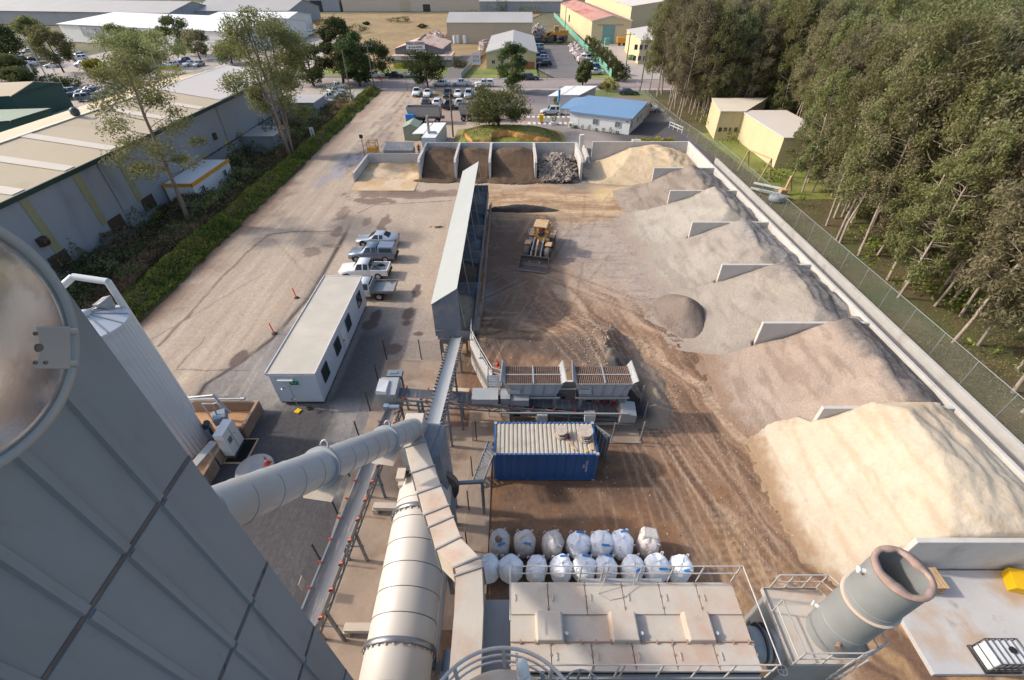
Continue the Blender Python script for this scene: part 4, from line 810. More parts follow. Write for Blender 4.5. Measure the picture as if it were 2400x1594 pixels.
# ---- rectangular duct to the bag filter
pts = [((-4.73, 13.9, 6.9), 1.0), ((-3.42, 10.68, 7.6), .98), ((-2.25, 7.95, 8.5), .94), ((-1.44, 7.0, 9.0), .9), ((-1.34, 5.6, 9.05), .9), ((-1.32, 2.2, 9.05), .9)]
t = thing('square_duct', 'cream dusty box section duct bending from the housing to the bag filter', 'duct', (-3.4, 10.7, 7.6))
mb = MB(); rings = []
for i, (p, wd) in enumerate(pts):
    p = Vector(p); dd_ = (Vector(pts[min(i + 1, len(pts) - 1)][0]) - Vector(pts[max(i - 1, 0)][0])); dd_.z *= 1; dd_.normalize(); sx = dd_.cross(Vector((0, 0, 1))).normalized(); up = sx.cross(dd_)
    rings.append([p - sx * wd / 2, p + sx * wd / 2, p + sx * wd / 2 - up * wd, p - sx * wd / 2 - up * wd])
vs = [v for r in rings for v in r]; mb.add(vs, [(4 * i + j, 4 * i + (j + 1) % 4, 4 * i + 4 + (j + 1) % 4, 4 * i + 4 + j) for i in range(len(pts) - 1) for j in range(4)] + [(0, 1, 2, 3), tuple(len(vs) - 4 + k for k in (3, 2, 1, 0))]); mb.build('duct_pipe', 'dusty_cream', t)
mb = MB()
for i, fr in ((0, .12), (0, .62), (0, .98), (1, .4), (1, .62), (1, .98), (2, .9), (3, .15)):
    A, B = rings[i], rings[i + 1]; P = [x.lerp(y, fr) for x, y in zip(A, B)]; cen = sum(P, Vector()) / 4; P = [cen + (x - cen) * 1.06 for x in P]
    mb = MB()
    for x, y in zip(P, P[1:] + P[:1]): mb.beam(x, y, .06)
    mb.build('joint_flange', 'steel_light', t)
for (p, l) in (((-3.0, 9.7), 0), ((-1.35, 5.0), 1)): mb = MB(); mb.beam((p[0], p[1], -.1), (p[0], p[1], 7.3 + l), .2); mb.build('leg', 'grey_steel', t)
# ---- grey tower beside the camera
TX, TY, TZ = -4.6, 3.96, 22.05
t = thing('clad_tower', 'huge grey ribbed steel tower filling the lower left of the picture', 'tower', (-6.5, 2, 0))
mb = MB(); mb.box(TX - 3.6, TX, -3.2, TY, -.2, TZ); mb.build('cladding', 'slab_steel', t)
for k, z in enumerate((19.1, 15.85, 12.65, 9.45, 6.25, 3.05)):
    mb = MB(); mb.box(TX, TX + .012, -3.2, TY, z - .03, z + .03); mb.build('seam', 'slab_seam', t)
    mb = MB(); mb.box(TX + .012, TX + .03, -3.2, TY - .004, z - .042, z - .03); mb.build('seam_lip', 'slab_steel', t)
for k in range(10):
    y = 3.27 - k * .667
    for j, (a_, b_) in enumerate(((22.0, 19.15), (19.05, 15.9), (15.8, 12.7), (12.6, 9.5), (9.4, .5))):
        mb = MB(); mb.ext([(TX, y - .07), (TX + .05, y - .045), (TX + .05, y + .045), (TX, y + .07)][::-1], 'y', b_, a_)
        mb.v = [(v[0], v[2], v[1]) for v in mb.v]; mb.f = [f[::-1] for f in mb.f]
        if k < 6: mb.build('rib', 'slab_steel', t)
t2 = []
mb = MB(); rg = random.Random(2)
for k in range(34):
    z = rg.choice((19.1, 15.85, 12.65, 9.45)); y = rg.uniform(0, 3.8); mb.tube((TX + .012, y, z), (TX + .035, y, z), .022, 8)
mb.build('bolt_heads', 'slab_seam', t)['kind'] = 'stuff'
# round steel end of a tank with its clamp
dc = Vector((-3.6, .605 * 3.6, CH - .515 * 3.6)); r = .255 * 3.6
mat('hatch_steel', srgb(214, 220, 228), .22, .85, var=.12, vs=1.5, dirt=[(srgb(150, 122, 108), .55, 2.2, .54), (srgb(220, 220, 220), .5, 5, .56)], bump=.004, bs=3)
t = thing('round_tank', 'shiny round steel tank end with a bolted clamp at the left edge', 'tank', tuple(dc))
mb = MB(); mb.lathe([(0, .17), (r * .3, .155), (r * .6, .11), (r * .8, .06), (r * .9, .025), (r * .915, .0)], dc, 72, (1, 0, 0)); mb.build('domed_end', 'hatch_steel', t)
mb = MB(); mb.lathe([(r * .9, -.02), (r * .93, .03), (r * .985, .03), (r, .0), (r, -.05), (r * .93, -.06), (r * .93, -1.1)], dc, 72, (1, 0, 0)); mb.build('rim', 'steel_light', t)
cp = dc + Vector((.05, r * .62, -r * .62)); 
mb = MB(); K_ = [[GX(px, py, xx) for px, py in ((62, 765), (165, 765), (165, 865), (62, 865))] for xx in (-3.56, -3.48)]; mb.hexa(K_[0], K_[1]); cl = mb.build('clamp', 'galv', t, bevel=.008)
for px, py, br_ in ((82, 782, .014), (82, 850, .014), (90, 815, .03), (106, 850, .014)):
    mb = MB(); q = GX(px, py, -3.48); mb.tube(q, q + Vector((.01, 0, 0)), br_, 12); mb.build('bolt', 'slab_seam', cl)
for py in (777, 853): mb = MB(); mb.tube(GX(150, py, -3.52), GX(176, py, -3.52), .03, 10); mb.build('pin', 'galv', cl)
# ---- white corrugated silo
sx_, sy_, sr = -21.65, 18.65, 1.55
t = thing('bitumen_silo', 'tall white corrugated silo with a segmented conical roof', 'silo', (sx_, sy_, 0))
mb = MB(); P = []
for k in range(160): a = 2 * math.pi * k / 160; rr = sr + (.035 if k % 4 < 2 else 0); P.append((sx_ + math.cos(a) * rr, sy_ + math.sin(a) * rr))
mb.prism(P, .2, 10.2); mb.build('cladding', 'silo_white', t)
mb = MB(); mb.lathe([(sr + .1, 10.15), (sr + .1, 10.3), (.25, 10.85), (0, 10.9)], (sx_, sy_, 0), 48, smooth=False); rf = mb.build('roof', 'silo_white', t)
mb = MB()
for k in range(12): a = 2 * math.pi * k / 12; mb.beam((sx_ + math.cos(a) * (sr + .08), sy_ + math.sin(a) * (sr + .08), 10.33), (sx_ + math.cos(a) * .25, sy_ + math.sin(a) * .25, 10.88), .05, .05)
mb.build('roof_seam', 'steel_light', rf)
mb = MB(); mb.lathe([(.28, 10.8), (.28, 11.0), (.1, 11.1), (0, 11.1)], (sx_, sy_, 0), 16); mb.build('roof_cap', 'silo_white', rf)
mb = MB(); mb.hexa([(-21.6, 19.5, 10.5), (-21.1, 19.5, 10.5), (-21.1, 19.9, 10.5), (-21.6, 19.9, 10.5)], [(-21.8, 19.4, 10.9), (-21.2, 19.2, 11.1), (-21.0, 19.9, 11.2), (-21.6, 20.0, 11.0)]); mb.build('vent_box', 'steel_light', t)
mb = MB(); mb.path([(-20.9, 20.1, 2), (-20.9, 20.1, 11.9), (-22.5, 20.1, 12.2), (-23.6, 19.0, 11.4), (-23.6, 19.0, 2)], .17, 14); mb.build('vent_pipe', 'white_paint', t)
# ---- bund with pump gear, cabinet
wall_thing('bund_wall', 'low weathered concrete bund around the silo and pump', 'wall', [(-24.2, -17.75, 21.8, 22.0, -.1, .95), (-17.95, -17.75, 19.5, 21.797, -.1, .95), (-18.65, -17.953, 19.5, 19.7, -.1, .94), (-18.65, -18.45, 12.5, 19.497, -.1, .95), (-24.2, -18.45, 12.3, 12.497, -.1, .95)], 'concrete_dark')
mat('bund_floor', srgb(206, 160, 118), .9, var=.2, vs=.8, dirt=[(srgb(126, 78, 50), .8, .8, .5)])
mb = MB(); mb.box(-24.2, -18.66, 12.5, 21.79, -.1, .06).box(-18.655, -17.96, 19.71, 21.79, -.1, .055); tag(mb.build('bund_floor', 'bund_floor'), kind='structure')
t = thing('bitumen_pump', 'blue grey pump and pipework inside the bund beside the silo', 'pump', (-19.5, 20.4, 0))
mb = MB(); mb.box(-19.9, -19.1, 19.8, 20.7, .9, 1.5, rot=.5); mb.box(-20.4, -19.9, 19.2, 19.9, .1, 1.0, rot=.5); mb.build('pump_body', 'motor_blue', t, bevel=.05)
mb = MB(); mb.tube((-20.3, 19.6, .9), (-19.9, 19.5, 1.5), .2, 14); mb.build('motor', 'dark_steel', t)
mb = MB(); mb.path([(-19.6, 20.2, 1.5), (-19.6, 20.4, 2.3), (-19.2, 20.4, 2.5)], .05, 8); mb.path([(-23, 21.2, 1.9), (-19.9, 21.1, 2.4), (-19.0, 20.6, 1.2)], .08, 10); mb.path([(-19.2, 20.8, 2.7), (-18.6, 20.8, 2.75)], .03); mb.tube((-22.5, 21.9, 1.15), (-18.9, 21.9, 1.2), .07, 8).tube((-18.9, 21.9, 1.2), (-18.6, 21.9, 1.22), .12, 8)
mb.build('pipe', 'galv', t)
mb = MB(); pts_ = [(-19.9, 19.4, 1.0), (-19.2, 18.7, .8), (-18.9, 18.4, .6)]
for o_ in (0, .06, .12, -.06): mb.path([(p[0] + o_, p[1], p[2] + o_) for p in pts_], .03, 6)
mb.build('hose', 'black_rubber', t)
mb = MB(); mb.path([(-20.9, 21.0, .1), (-20.9, 21.0, 1.7), (-19.8, 21.0, 1.7), (-19.8, 21.0, .1)], .05, 6); mb.build('pipe_rack', 'white_paint', t)
t = thing('control_cabinet', 'white electrical control cabinet on posts over a cable pit', 'cabinet', (-18.4, 18.3, 0))
fr = Matrix.Rotation(.0, 3, 'Z'); mb = MB(); mb.box(-18.95, -18.5, 17.55, 19.15, .35, 2.25); 
mb = MB(); mb.box(-18.3, -17.7, 17.75, 19.1, .35, 2.35); mb.build('cabinet_body', 'white_paint', t, bevel=.015)
mb = MB(); mb.box(-17.7, -17.685, 17.95, 18.3, 1.3, 1.75); mb.build('screen', 'glass_pale', t)
mb = MB(); mb.box(-17.7, -17.69, 18.42, 18.44, .4, 2.3); mb.build('door_gap', 'ink', t)
mb = MB(); mb.box(-17.7, -17.685, 18.62, 18.72, 1.5, 1.6); mb.build('warning_label', 'yellow_paint', t)
mb = MB(); mb.box(-18.25, -17.75, 17.8, 19.05, -.1, .34); mb.build('stand', 'dark_steel', t)
mb = MB(); mb.box(-18.4, -16.95, 17.4, 19.4, -.02, .05); cp_ = mb.build('cable_pit', 'timber', loc=(-17.5, 17.5, 0)); tag(cp_, 'timber edged open cable pit beneath the white control cabinet', 'pit')
mb = MB(); mb.box(-18.32, -17.05, 17.5, 19.3, .052, .056)
for k in range(5): mb.path([(-17.6 + k * .1, 17.6, .1), (-17.55 + k * .1, 19.2, .1)], .03, 6)
mb.build('cable', 'dark_gap', cp_)
t = thing('cable_tray', 'blue grey cable tray running along the bund to the tower', 'cable tray', (-18.3, 15.5, 0)); mb = MB(); mb.beam((-18.25, 17.6, 2.0), (-18.9, 14.2, 2.0), .5, .06); mb.build('tray', 'steel_light', t)
for y in (17.2, 15.4): mb = MB(); mb.beam((-18.5, y, -.1), (-18.5, y, 2.0), .1); mb.build('post', 'steel_light', t)
mb = MB(); mb.lathe([(0, .12), (1.1, .12), (1.15, .0), (1.15, -.1)], (-16.2, 17.0, 0), 40, smooth=False); sl = mb.build('pit_slab', 'concrete', loc=(-16.2, 17.0, 0)); tag(sl, 'round concrete pit lid on the dark asphalt below the round duct', 'pit lid')
mb = MB(); mb.box(-16.5, -15.9, 16.7, 17.3, .12, .128); mb.build('manhole_cover', 'galv', sl)
def road_cone(p, label, group=None):
    t = thing('traffic_cone', label, 'traffic cone', p, group); mb = MB(); mb.box(p[0] - .19, p[0] + .19, p[1] - .19, p[1] + .19, p[2], p[2] + .04).lathe([(.14, .04), (.03, .7), (0, .7)], p, 16); mb.build('cone_body', 'cone_orange', t)
    mb = MB(); mb.lathe([(.102, .28), (.072, .45)], p, 16); mb.build('reflective_band', 'sign_white', t)
mat('cone_orange', srgb(244, 84, 44), .6, var=.05); mat('post_orange', srgb(250, 70, 50), .6, var=.05)
road_cone((-15.5, 17.35, .12), 'orange and white traffic cone standing on the round pit lid')
for k, (px, py) in enumerate(((695, 698), (643, 782))):
    g = G(px, py); t = thing('bollard_post', ['farther slim orange delineator post at the asphalt edge', 'nearer slim orange delineator post at the asphalt edge'][k], 'bollard', tuple(g), 'orange delineator posts'); mb = MB(); mb.tube(g, g + Vector((-.08, 0, 1.05)), .05, 10); mb.tube(g + Vector((-.08, 0, 1.05)), g + Vector((-.09, 0, 1.12)), .05, 10, .02); mb.build('post', 'post_orange', t)
    mb = MB(); mb.lathe([(.0, .09), (.2, .06), (.22, 0)], g, 16); mb.build('base', 'black_rubber', t)
# ---- welded mesh fence
fp = [(-10.1, y) for y in (8.4, 11.2, 14.0, 16.5, 19.2, 21.9, 24.65, 27.4)] + [(-7.3, 27.42), (-5.6, 27.3)]
for k, (a_, b_) in enumerate(zip(fp, fp[1:])):
    pass
t = thing('mesh_fence', 'dark post and welded mesh fence dividing the asphalt from the plant', 'fence', (-10.1, 17, 0))
for p in fp: mb = MB(); mb.beam((p[0], p[1], -.1), (p[0], p[1], 2.0), .07); mb.build('post', 'fence_dark', t)
for a_, b_ in zip(fp, fp[1:]): mb = MB(); mb.quad((a_[0], a_[1], .05), (b_[0], b_[1], .05), (b_[0], b_[1], 1.95), (a_[0], a_[1], 1.95)); mb.build('mesh_panel', 'weld_mesh', t)
mb = MB(); g = G(708, 1358, 1.4); mb.box(g.x - .01, g.x + .01, g.y - .35, g.y + .1, 1.0, 1.6); mb.build('notice', 'white_paint', t)
f2 = [(-2.6, 19.2), (-.9, 19.1), (1.5, 19.05), (4.0, 19.1), (6.6, 19.1), (8.5, 19.15), (9.1, 20.9), (9.2, 22.4)]
t = thing('mesh_fence', 'grey welded mesh fence behind the blue container around the hoppers', 'fence', (2, 19.1, 0))
for p in f2: mb = MB(); mb.beam((p[0], p[1], -.1), (p[0], p[1], 2.0), .06); mb.build('post', 'steel_light', t)
for a_, b_ in zip(f2, f2[1:]): mb = MB(); mb.quad((a_[0], a_[1], .05), (b_[0], b_[1], .05), (b_[0], b_[1], 1.95), (a_[0], a_[1], 1.95)); mb.build('mesh_panel', 'weld_mesh', t)
f3 = [(-2.35, 19.2), (-2.45, 16.5), (-2.5, 14.2), (-2.4, 11.8), (-2.2, 9.2)]
t = thing('mesh_fence', 'mesh fence line running from the container towards the cream duct', 'fence', (-2.4, 14, 0))
for p in f3: mb = MB(); mb.beam((p[0], p[1], -.1), (p[0], p[1], 2.0), .06); mb.build('post', 'fence_dark', t)
for a_, b_ in zip(f3, f3[1:]): mb = MB(); mb.quad((a_[0], a_[1], .05), (b_[0], b_[1], .05), (b_[0], b_[1], 1.95), (a_[0], a_[1], 1.95)); mb.build('mesh_panel', 'weld_mesh', t)
# ladder / grated steps against the container
t = thing('steel_steps', 'grated steel steps leaning beside the left end of the container', 'stairs', (-1.8, 16.6, 0))
mb = MB(); A, B = Vector((-2.15, 15.9, .1)), Vector((-1.2, 17.2, 2.2))
for o_ in (-.25, .25): mb.beam(A + Vector((o_, -o_, 0)), B + Vector((o_, -o_, 0)), .06, .14)
mb.build('stringer', 'galv', t)
mb = MB()
for k in range(13): q = A.lerp(B, (k + .5) / 13); mb.beam(q + Vector((-.25, .25, 0)), q + Vector((.25, -.25, 0)), .14, .03)
mb.build('treads', 'galv', t)
# ---- shipping container
t = thing('shipping_container', 'blue shipping container with an open grey door at its right end', 'container', (2, 17.4, 0)); cx0, cx1, cy0, cy1 = -1.08, 5.06, 16.2, 18.62
mb = MB(); N_ = 44; P = []
for k in range(N_ + 1):
    x = cx0 + .1 + (cx1 - cx0 - .2) * k / N_; P.append((x, cy0 + (.0 if k % 4 < 2 else .035)))
P += [(cx1 - .1, cy1), (cx0 + .1, cy1)]; mb.prism(P, .16, 2.5); mb.build('wall', 'container_blue', t)
mb = MB(); pr = []
for k in range(23):
    x = cx0 + .12 + (cx1 - cx0 - .24) * k / 23; wd = (cx1 - cx0 - .24) / 23; pr += [(x, 2.535), (x + wd * .35, 2.535), (x + wd * .45, 2.585), (x + wd * .9, 2.585)]
pr += [(cx1 - .12, 2.535), (cx1 - .12, 2.45), (cx0 + .12, 2.45)]; mb.ext(pr[::-1], 'y', cy0 + .1, cy1 - .1); mb.build('roof', 'container_roof', t)
mb = MB()
for y in (cy0 - .02, cy1 - .08): mb.box(cx0 + .15, cx1 - .15, y, y + .1, 2.5, 2.6).box(cx0 + .15, cx1 - .15, y, y + .1, .05, .17)
for x in (cx0, cx1 - .1): mb.box(x, x + .1, cy0 + .08, cy1 - .08, 2.5, 2.6).box(x, x + .1, cy0 + .08, cy1 - .08, .05, .17)
for x in (cx0 - .01, cx1 - .15):
    for y in (cy0 - .025, cy1 - .125): mb.box(x, x + .16, y, y + .15, .17, 2.48)
mb.build('edge_frame', 'container_blue', t)
mb = MB()
for x in (cx0 - .015, cx1 - .155):
    for y in (cy0 - .03, cy1 - .13):
        for z in (.02, 2.49): mb.box(x, x + .17, y, y + .16, z, z + .125)
mb.build('corner_casting', 'container_roof', t)
A = Vector((cx1 + .02, cy1 - .05, 0)); B = Vector((5.98, 17.62, 0)); dv = (B - A).normalized(); nn = Vector((-dv.y, dv.x, 0)) * .05
mb = MB(); mb.hexa([(A + nn).to_tuple()[:2] + (.15,), (A - nn).to_tuple()[:2] + (.15,), (B - nn).to_tuple()[:2] + (.15,), (B + nn).to_tuple()[:2] + (.15,)][::-1], [(A + nn).to_tuple()[:2] + (2.5,), (A - nn).to_tuple()[:2] + (2.5,), (B - nn).to_tuple()[:2] + (2.5,), (B + nn).to_tuple()[:2] + (2.5,)][::-1]); dr_ = mb.build('door', 'container_grey', t)
mb = MB()
for k in range(5): q = A.lerp(B, (k + .5) / 5) - nn * 1.3; mb.beam((q.x, q.y, .2), (q.x, q.y, 2.45), .05)
mb.build('locking_bar', 'steel_light', dr_)
text('lettering', 'CAXU 642 018\n 22G1', (4.35, cy0 - .03, 1.5), .17, 'sign_white', t, rot=(math.pi / 2, R(90), 0), ext=.004)
def reel(x, y, z, r_, label):
    t = thing('cable_reel', label, 'cable reel', (x, y, z), 'cable reels on the container'); 
    for zz in (z, z + r_ * 1.25): mb = MB(); mb.tube((x, y, zz), (x, y, zz + .05), r_, 32); mb.build('reel_disc', 'reel_wood', t)
    mb = MB(); mb.tube((x, y, z + .05), (x, y, z + r_ * 1.25), r_ * .62, 24); mb.build('reel_core', 'reel_wood', t)
    mb = MB()
    for k in range(7): a = [(x + math.cos(i * .5) * r_ * (.72 + .04 * (k % 3)) + (.06 if k < 3 else 0), y + math.sin(i * .5) * r_ * (.72 + .04 * (k % 3)) - (.06 if k < 3 else 0), z + .08 + k * r_ * .15) for i in range(13)]; mb.path(a, .03, 6)
    mb.build('cable', 'reel_wood', t)
    mb = MB()
    for dx, dy in ((0, 0), (.1, .08), (-.09, .1), (.02, -.13)): mb.tube((x + dx * r_ * 3, y + dy * r_ * 3, z + r_ * 1.25 + .05), (x + dx * r_ * 3, y + dy * r_ * 3, z + r_ * 1.25 + .056), .02, 8)
    mb.build('hole', 'dark_gap', t)
reel(2.95, 17.6, 2.59, .36, 'smaller grey cable reel on the container roof'); reel(4.35, 17.45, 2.59, .47, 'larger grey cable reel on the container roof')
mb = MB(); mb.beam((3.35, 17.15, 2.62), (3.8, 16.45, 2.62), .1, .05); tag(mb.build('plank', 'timber', loc=(3.5, 16.8, 2.6)), 'loose pale plank lying on the container roof', 'plank')
mb = MB(); mb.beam((4.75, 17.1, 2.62), (4.72, 16.5, 2.62), .18, .05); tag(mb.build('board', 'timber', loc=(4.7, 16.8, 2.6)), 'short wooden board at the right end of the container roof', 'board')
mb = MB(); mb.box(4.3, 4.42, 16.35, 16.5, 2.59, 2.65); tag(mb.build('block', 'yellow_paint', loc=(4.36, 16.4, 2.6)), 'small yellow block near the roof edge of the container', 'block')
mb = MB(); mb.box(3.35, 3.45, 17.3, 17.6, 2.6, 2.75); tag(mb.build('strap', 'red_paint', loc=(3.4, 17.4, 2.6)), 'red strap bundle between the two cable reels', 'strap')

mat('latch_brown', srgb(178, 146, 128), .8, var=.1)
# ---- big bags
def bag_mesh(seed, r_=.6, h=1.25):
    rg = random.Random(seed); mb = MB(); seg = 28; prof = [(.0, .0), (.85, .0), (1.0, .12), (1.04, .4), (1.03, .7), (.97, .9), (.84, 1.0), (.6, 1.05), (.3, 1.09), (.0, 1.11)]
    ph = [rg.uniform(0, 6) for _ in range(4)]; ns_ = [rg.uniform(-1, 1) for _ in range(28 * 10)]; vs = []
    for i, (q, z) in enumerate(prof):
        for k in range(seg):
            a = 2 * math.pi * k / seg; rr = r_ * q * (1 + .05 * math.sin(2 * a + ph[0]) + .035 * math.sin(5 * a + ph[1] + z * 3) + .05 * abs(math.cos(2 * a + ph[3])) + .03 * math.sin(9 * a + ph[2] + 2.5 * z) + .012 * ns_[i * 28 + k])
            vs.append((math.cos(a) * rr + .05 * z * math.sin(ph[2]), math.sin(a) * rr, h * z + .03 * math.sin(3 * a + ph[2]) * (z > .5) + rg.uniform(-.012, .012)))
    mb.add(vs, [(i * seg + k, i * seg + (k + 1) % seg, (i + 1) * seg + (k + 1) % seg, (i + 1) * seg + k) for i in range(len(prof) - 1) for k in range(seg)], True); return mb
back = [(1165, 1290), (1232, 1290), (1298, 1290), (1357, 1290), (1412, 1290), (1463, 1290), (1528, 1295)]
front = [(1147, 1370), (1197, 1372), (1257, 1372), (1317, 1372), (1370, 1372), (1425, 1372), (1487, 1370), (1541, 1370), (1597, 1368)]
rowlab = {0: 'back', 1: 'front'}
ordn = ['leftmost', 'second', 'third', 'fourth', 'fifth', 'sixth', 'seventh', 'eighth', 'rightmost']
xs_b = [1170, 1231, 1296, 1357, 1411, 1462, 1524]; xs_f = [1147, 1197, 1258, 1317, 1369, 1423, 1484, 1541, 1598]
for row, (xs0, y) in enumerate(((xs_b, 11.85), (xs_f, 10.6))):
    for i, px in enumerate(xs0):
        g = GY(px, [1262, 1325][row], y); x = g.x; n = len(xs0); o_ = ordn[i] if i < n - 1 else 'rightmost'; dusty = (row == 0 and i in (0, 1, 2, 6))
        extra = {(0, 0): ', torn open with brown filling', (0, 6): ', slumped with crumpled cover'}.get((row, i), '')
        t = thing('bulk_bag', ('dusty' if dusty else 'white') + ' bulk bag, ' + o_ + ' of the ' + rowlab[row] + ' row' + extra, 'bulk bag', (x, y, 0), 'white bulk bags in two rows')
        bm_ = bag_mesh(row * 20 + i, .56, 1.25 if row == 0 else 1.2); bm_.v = [(v[0] + x, v[1] + y, v[2]) for v in bm_.v]; bm_.build('sack', 'bag_dusty' if dusty else 'bag_white', t)
        rg = random.Random(i * 3 + row); mb = MB()
        for q_ in range(4): a_ = .8 + q_ * 1.57 + rg.uniform(-.2, .2); p_ = Vector((x + math.cos(a_) * .42, y + math.sin(a_) * .42, 1.28)); mb.path([p_, p_ + Vector((math.cos(a_) * .16, math.sin(a_) * .16, rg.uniform(.02, .12))), p_ + Vector((math.cos(a_ + .5) * .2, math.sin(a_ + .5) * .2, -.05)), p_ + Vector((math.cos(a_ + .5) * .12 - .05, math.sin(a_ + .5) * .12, -.12))], .022, 5)
        mb.build('lifting_loops', 'bag_dusty', t); t.scale = (rg.uniform(.93, 1.08), rg.uniform(.93, 1.08), rg.uniform(.9, 1.1))
        if (row, i) in ((0, 1), (0, 3), (0, 4), (0, 5), (1, 3), (1, 4), (1, 5), (1, 6), (1, 7), (1, 8), (0, 0)):
            rg = random.Random(i + row * 9); a_ = rg.uniform(-.3, .5); sy = rg.choice((-1, -1, 1)); mb = MB(); q = Vector((x + .12, y + .38 * sy, 1.38 if row == 0 else 1.33)); mb.box(q.x - .2, q.x + .2, q.y - .05, q.y + .05, q.z - .06, q.z - .02, rot=a_); mb.build('print', 'label_blue', t)
        if (row, i) == (0, 0): mb = MB(); mb.lathe([(0, .05), (.16, .03), (.2, 0)], (x - .02, y - .12, 1.36), 12); mb.build('filling', 'rust', t)
        if (row, i) == (0, 6): mb = MB(); mb.hexa([(x - .5, y - .1, 1.2), (x + .4, y - .2, 1.2), (x + .5, y + .5, 1.2), (x - .4, y + .6, 1.2)], [(x - .4, y, 1.55), (x + .45, y - .1, 1.42), (x + .4, y + .4, 1.5), (x - .3, y + .5, 1.62)]); mb.build('loose_cover', 'bag_dusty', t, bevel=.06)
# ---- bag filter house
bx0, bx1 = -.05, 7.15; bt = 9.0; by = (6.45, 5.5, 4.75, 4.02)
t = thing('bag_filter', 'large cream bag filter house with two rows of hatches on its roof', 'filter house', (3.5, 5, 0))
mb = MB(); mb.box(bx0, bx1, by[3] - .1, by[0] + .1, 2.6, bt - .3); mb.build('filter_body', 'steel_light', t)
mb = MB()
for x in (.3, 3.5, 6.9):
    for y in (4.2, 6.2): mb.beam((x, y, -.1), (x, y, 2.7), .25)
mb.build('leg', 'steel_light', t)
pw = (bx1 - bx0) / 6
for r_i, (ya_, yb_) in enumerate(((by[1], by[0]), (by[3], by[2]))):
    for k in range(6):
        x = bx0 + k * pw; mb = MB(); mb.box(x + .012, x + pw - .012, ya_, yb_, bt - .1, bt); hd = mb.build('hatch', 'dusty_cream', t, bevel=.008)
        mb = MB(); mb.path([(x + .14, (ya_ + yb_) / 2 - .09, bt), (x + .14, (ya_ + yb_) / 2 - .09, bt + .04), (x + .14, (ya_ + yb_) / 2 + .09, bt + .04), (x + .14, (ya_ + yb_) / 2 + .09, bt)], .012, 6); mb.build('handle', 'rail_paint', hd)
        mb = MB()
        for f in (.2, .55, .9): yy = ya_ + (yb_ - ya_) * f; mb.box(x + pw - .045, x + pw + .01, yy - .03, yy + .03, bt, bt + .025)
        mb.build('latch', 'latch_brown', hd)
mb = MB(); mb.box(bx0 - .0, bx1 + .0, by[3] + .01, by[0] - .01, bt - .32, bt - .12); mb.build('seal_strip', 'dark_gap', t)
mb = MB(); mb.box(bx0, bx1, by[2] + .005, by[1] - .005, bt - .16, bt - .06); mb.build('centre_deck', 'dusty_cream', t)
for k, x in enumerate((.75, 3.0, 5.25)):
    mb = MB(); mb.hexa([(x - .05, by[2] - .06, bt - .1), (x + .85, by[2] - .06, bt - .1), (x + .85, by[1] + .05, bt - .1), (x - .05, by[1] + .05, bt - .1)], [(x, by[2] - .02, bt + .22), (x + .75, by[2] - .02, bt + .22), (x + .75, by[1] + .02, bt + .22), (x, by[1] + .02, bt + .22)]); mb.build('drive_cover', 'dusty_cream', t, bevel=.03)
    mb = MB(); mb.tube((x + .88, by[2] + .2, bt), (x + .88, by[2] + .2, bt + .12), .05, 10); mb.build('valve', 'white_paint', t)
mb = MB(); mb.tube((bx0, by[2] - .01, bt + .04), (bx1, by[2] + .0, bt + .04), .02, 6)
for k in range(16): x = bx0 + .3 + k * .45; mb.box(x - .02, x + .02, by[2] - .06, by[2] + .05, bt - .05, bt + .07)
mb.build('air_pipe', 'latch_brown', t)
mb = MB(); mb.box(-.95, bx0 - .01, 3.6, 6.3, 7.6, 8.0).box(-.95, bx0 - .01, 3.6, 6.3, 2.6, 7.6); mb.build('inlet_plenum', 'steel_light', t)
mb = MB(); mb.box(2.3, 4.9, by[0] + .0, by[0] + .12, 8.9, 8.99); mb.build('edge_plate', 'steel_light', t)
mb = MB()
for y in (by[0] + .08, by[3] - .1):
    for z in (9.45, 9.95): mb.tube((bx0, y, z), (bx1 + .1, y, z), .022, 8)
for x in (bx0, bx1 + .1):
    mb.tube((x, by[0] + .08, 9.95), (x, by[3] - .1, 9.95), .022, 8) if x > 5 else None
mb.tube((bx0, by[0] + .08, 9.95), (bx0, 5.0, 9.95), .022, 8)
mb.build('handrail', 'rail_paint', t)
for x in (bx0, 1.05, 2.2, 2.9, 3.05, 4.1, 5.1, 6.05, 7.2):
    for y in (by[0] + .08, by[3] - .1): mb = MB(); mb.beam((x, y, 8.85), (x, y, 9.95), .035); mb.build('rail_post', 'rail_paint', t)
mb = MB(); pp = [(3.2, 6.7, 9.9), (2.9, 6.3, 9.3), (2.75, 6.1, 9.02), (3.1, 5.9, 9.01), (3.6, 6.0, 9.02), (3.9, 6.3, 9.1), (4.0, 6.75, 9.9)]; mb.path(pp, .012, 5); mb.build('cord', 'rail_paint', t)
# ---- stack, its platform and fan
t = thing('stack_platform', 'dusty cream platform with handrails around the base of the chimney', 'platform', (9.7, 5.4, 7)); pl = [(8.55, 4.45), (10.3, 4.45), (11.1, 4.7), (11.1, 5.6), (10.4, 6.65), (8.55, 6.65)]
mb = MB(); mb.prism(pl, 7.88, 8.0); mb.build('deck', 'dusty_cream', t)
mb = MB(); mb.box(8.6, 10.6, 4.5, 6.5, 6.2, 7.87); mb.build('fan_casing', 'steel_light', t)
mb = MB()
for (a_, b_) in zip(pl, pl[1:] + pl[:1]): mb.beam((a_[0], a_[1], 8.05), (b_[0], b_[1], 8.05), .02, .12)
mb.build('toe_board', 'rail_paint', t)
rp = [(8.55, 5.9), (8.55, 4.45), (10.3, 4.45), (11.1, 4.7), (11.1, 5.6), (10.4, 6.65), (8.8, 6.65)]
mb = MB()
for z in (8.55, 9.05): mb.path([(p[0], p[1], z) for p in rp], .024, 8)
mb.build('handrail', 'rail_paint', t)
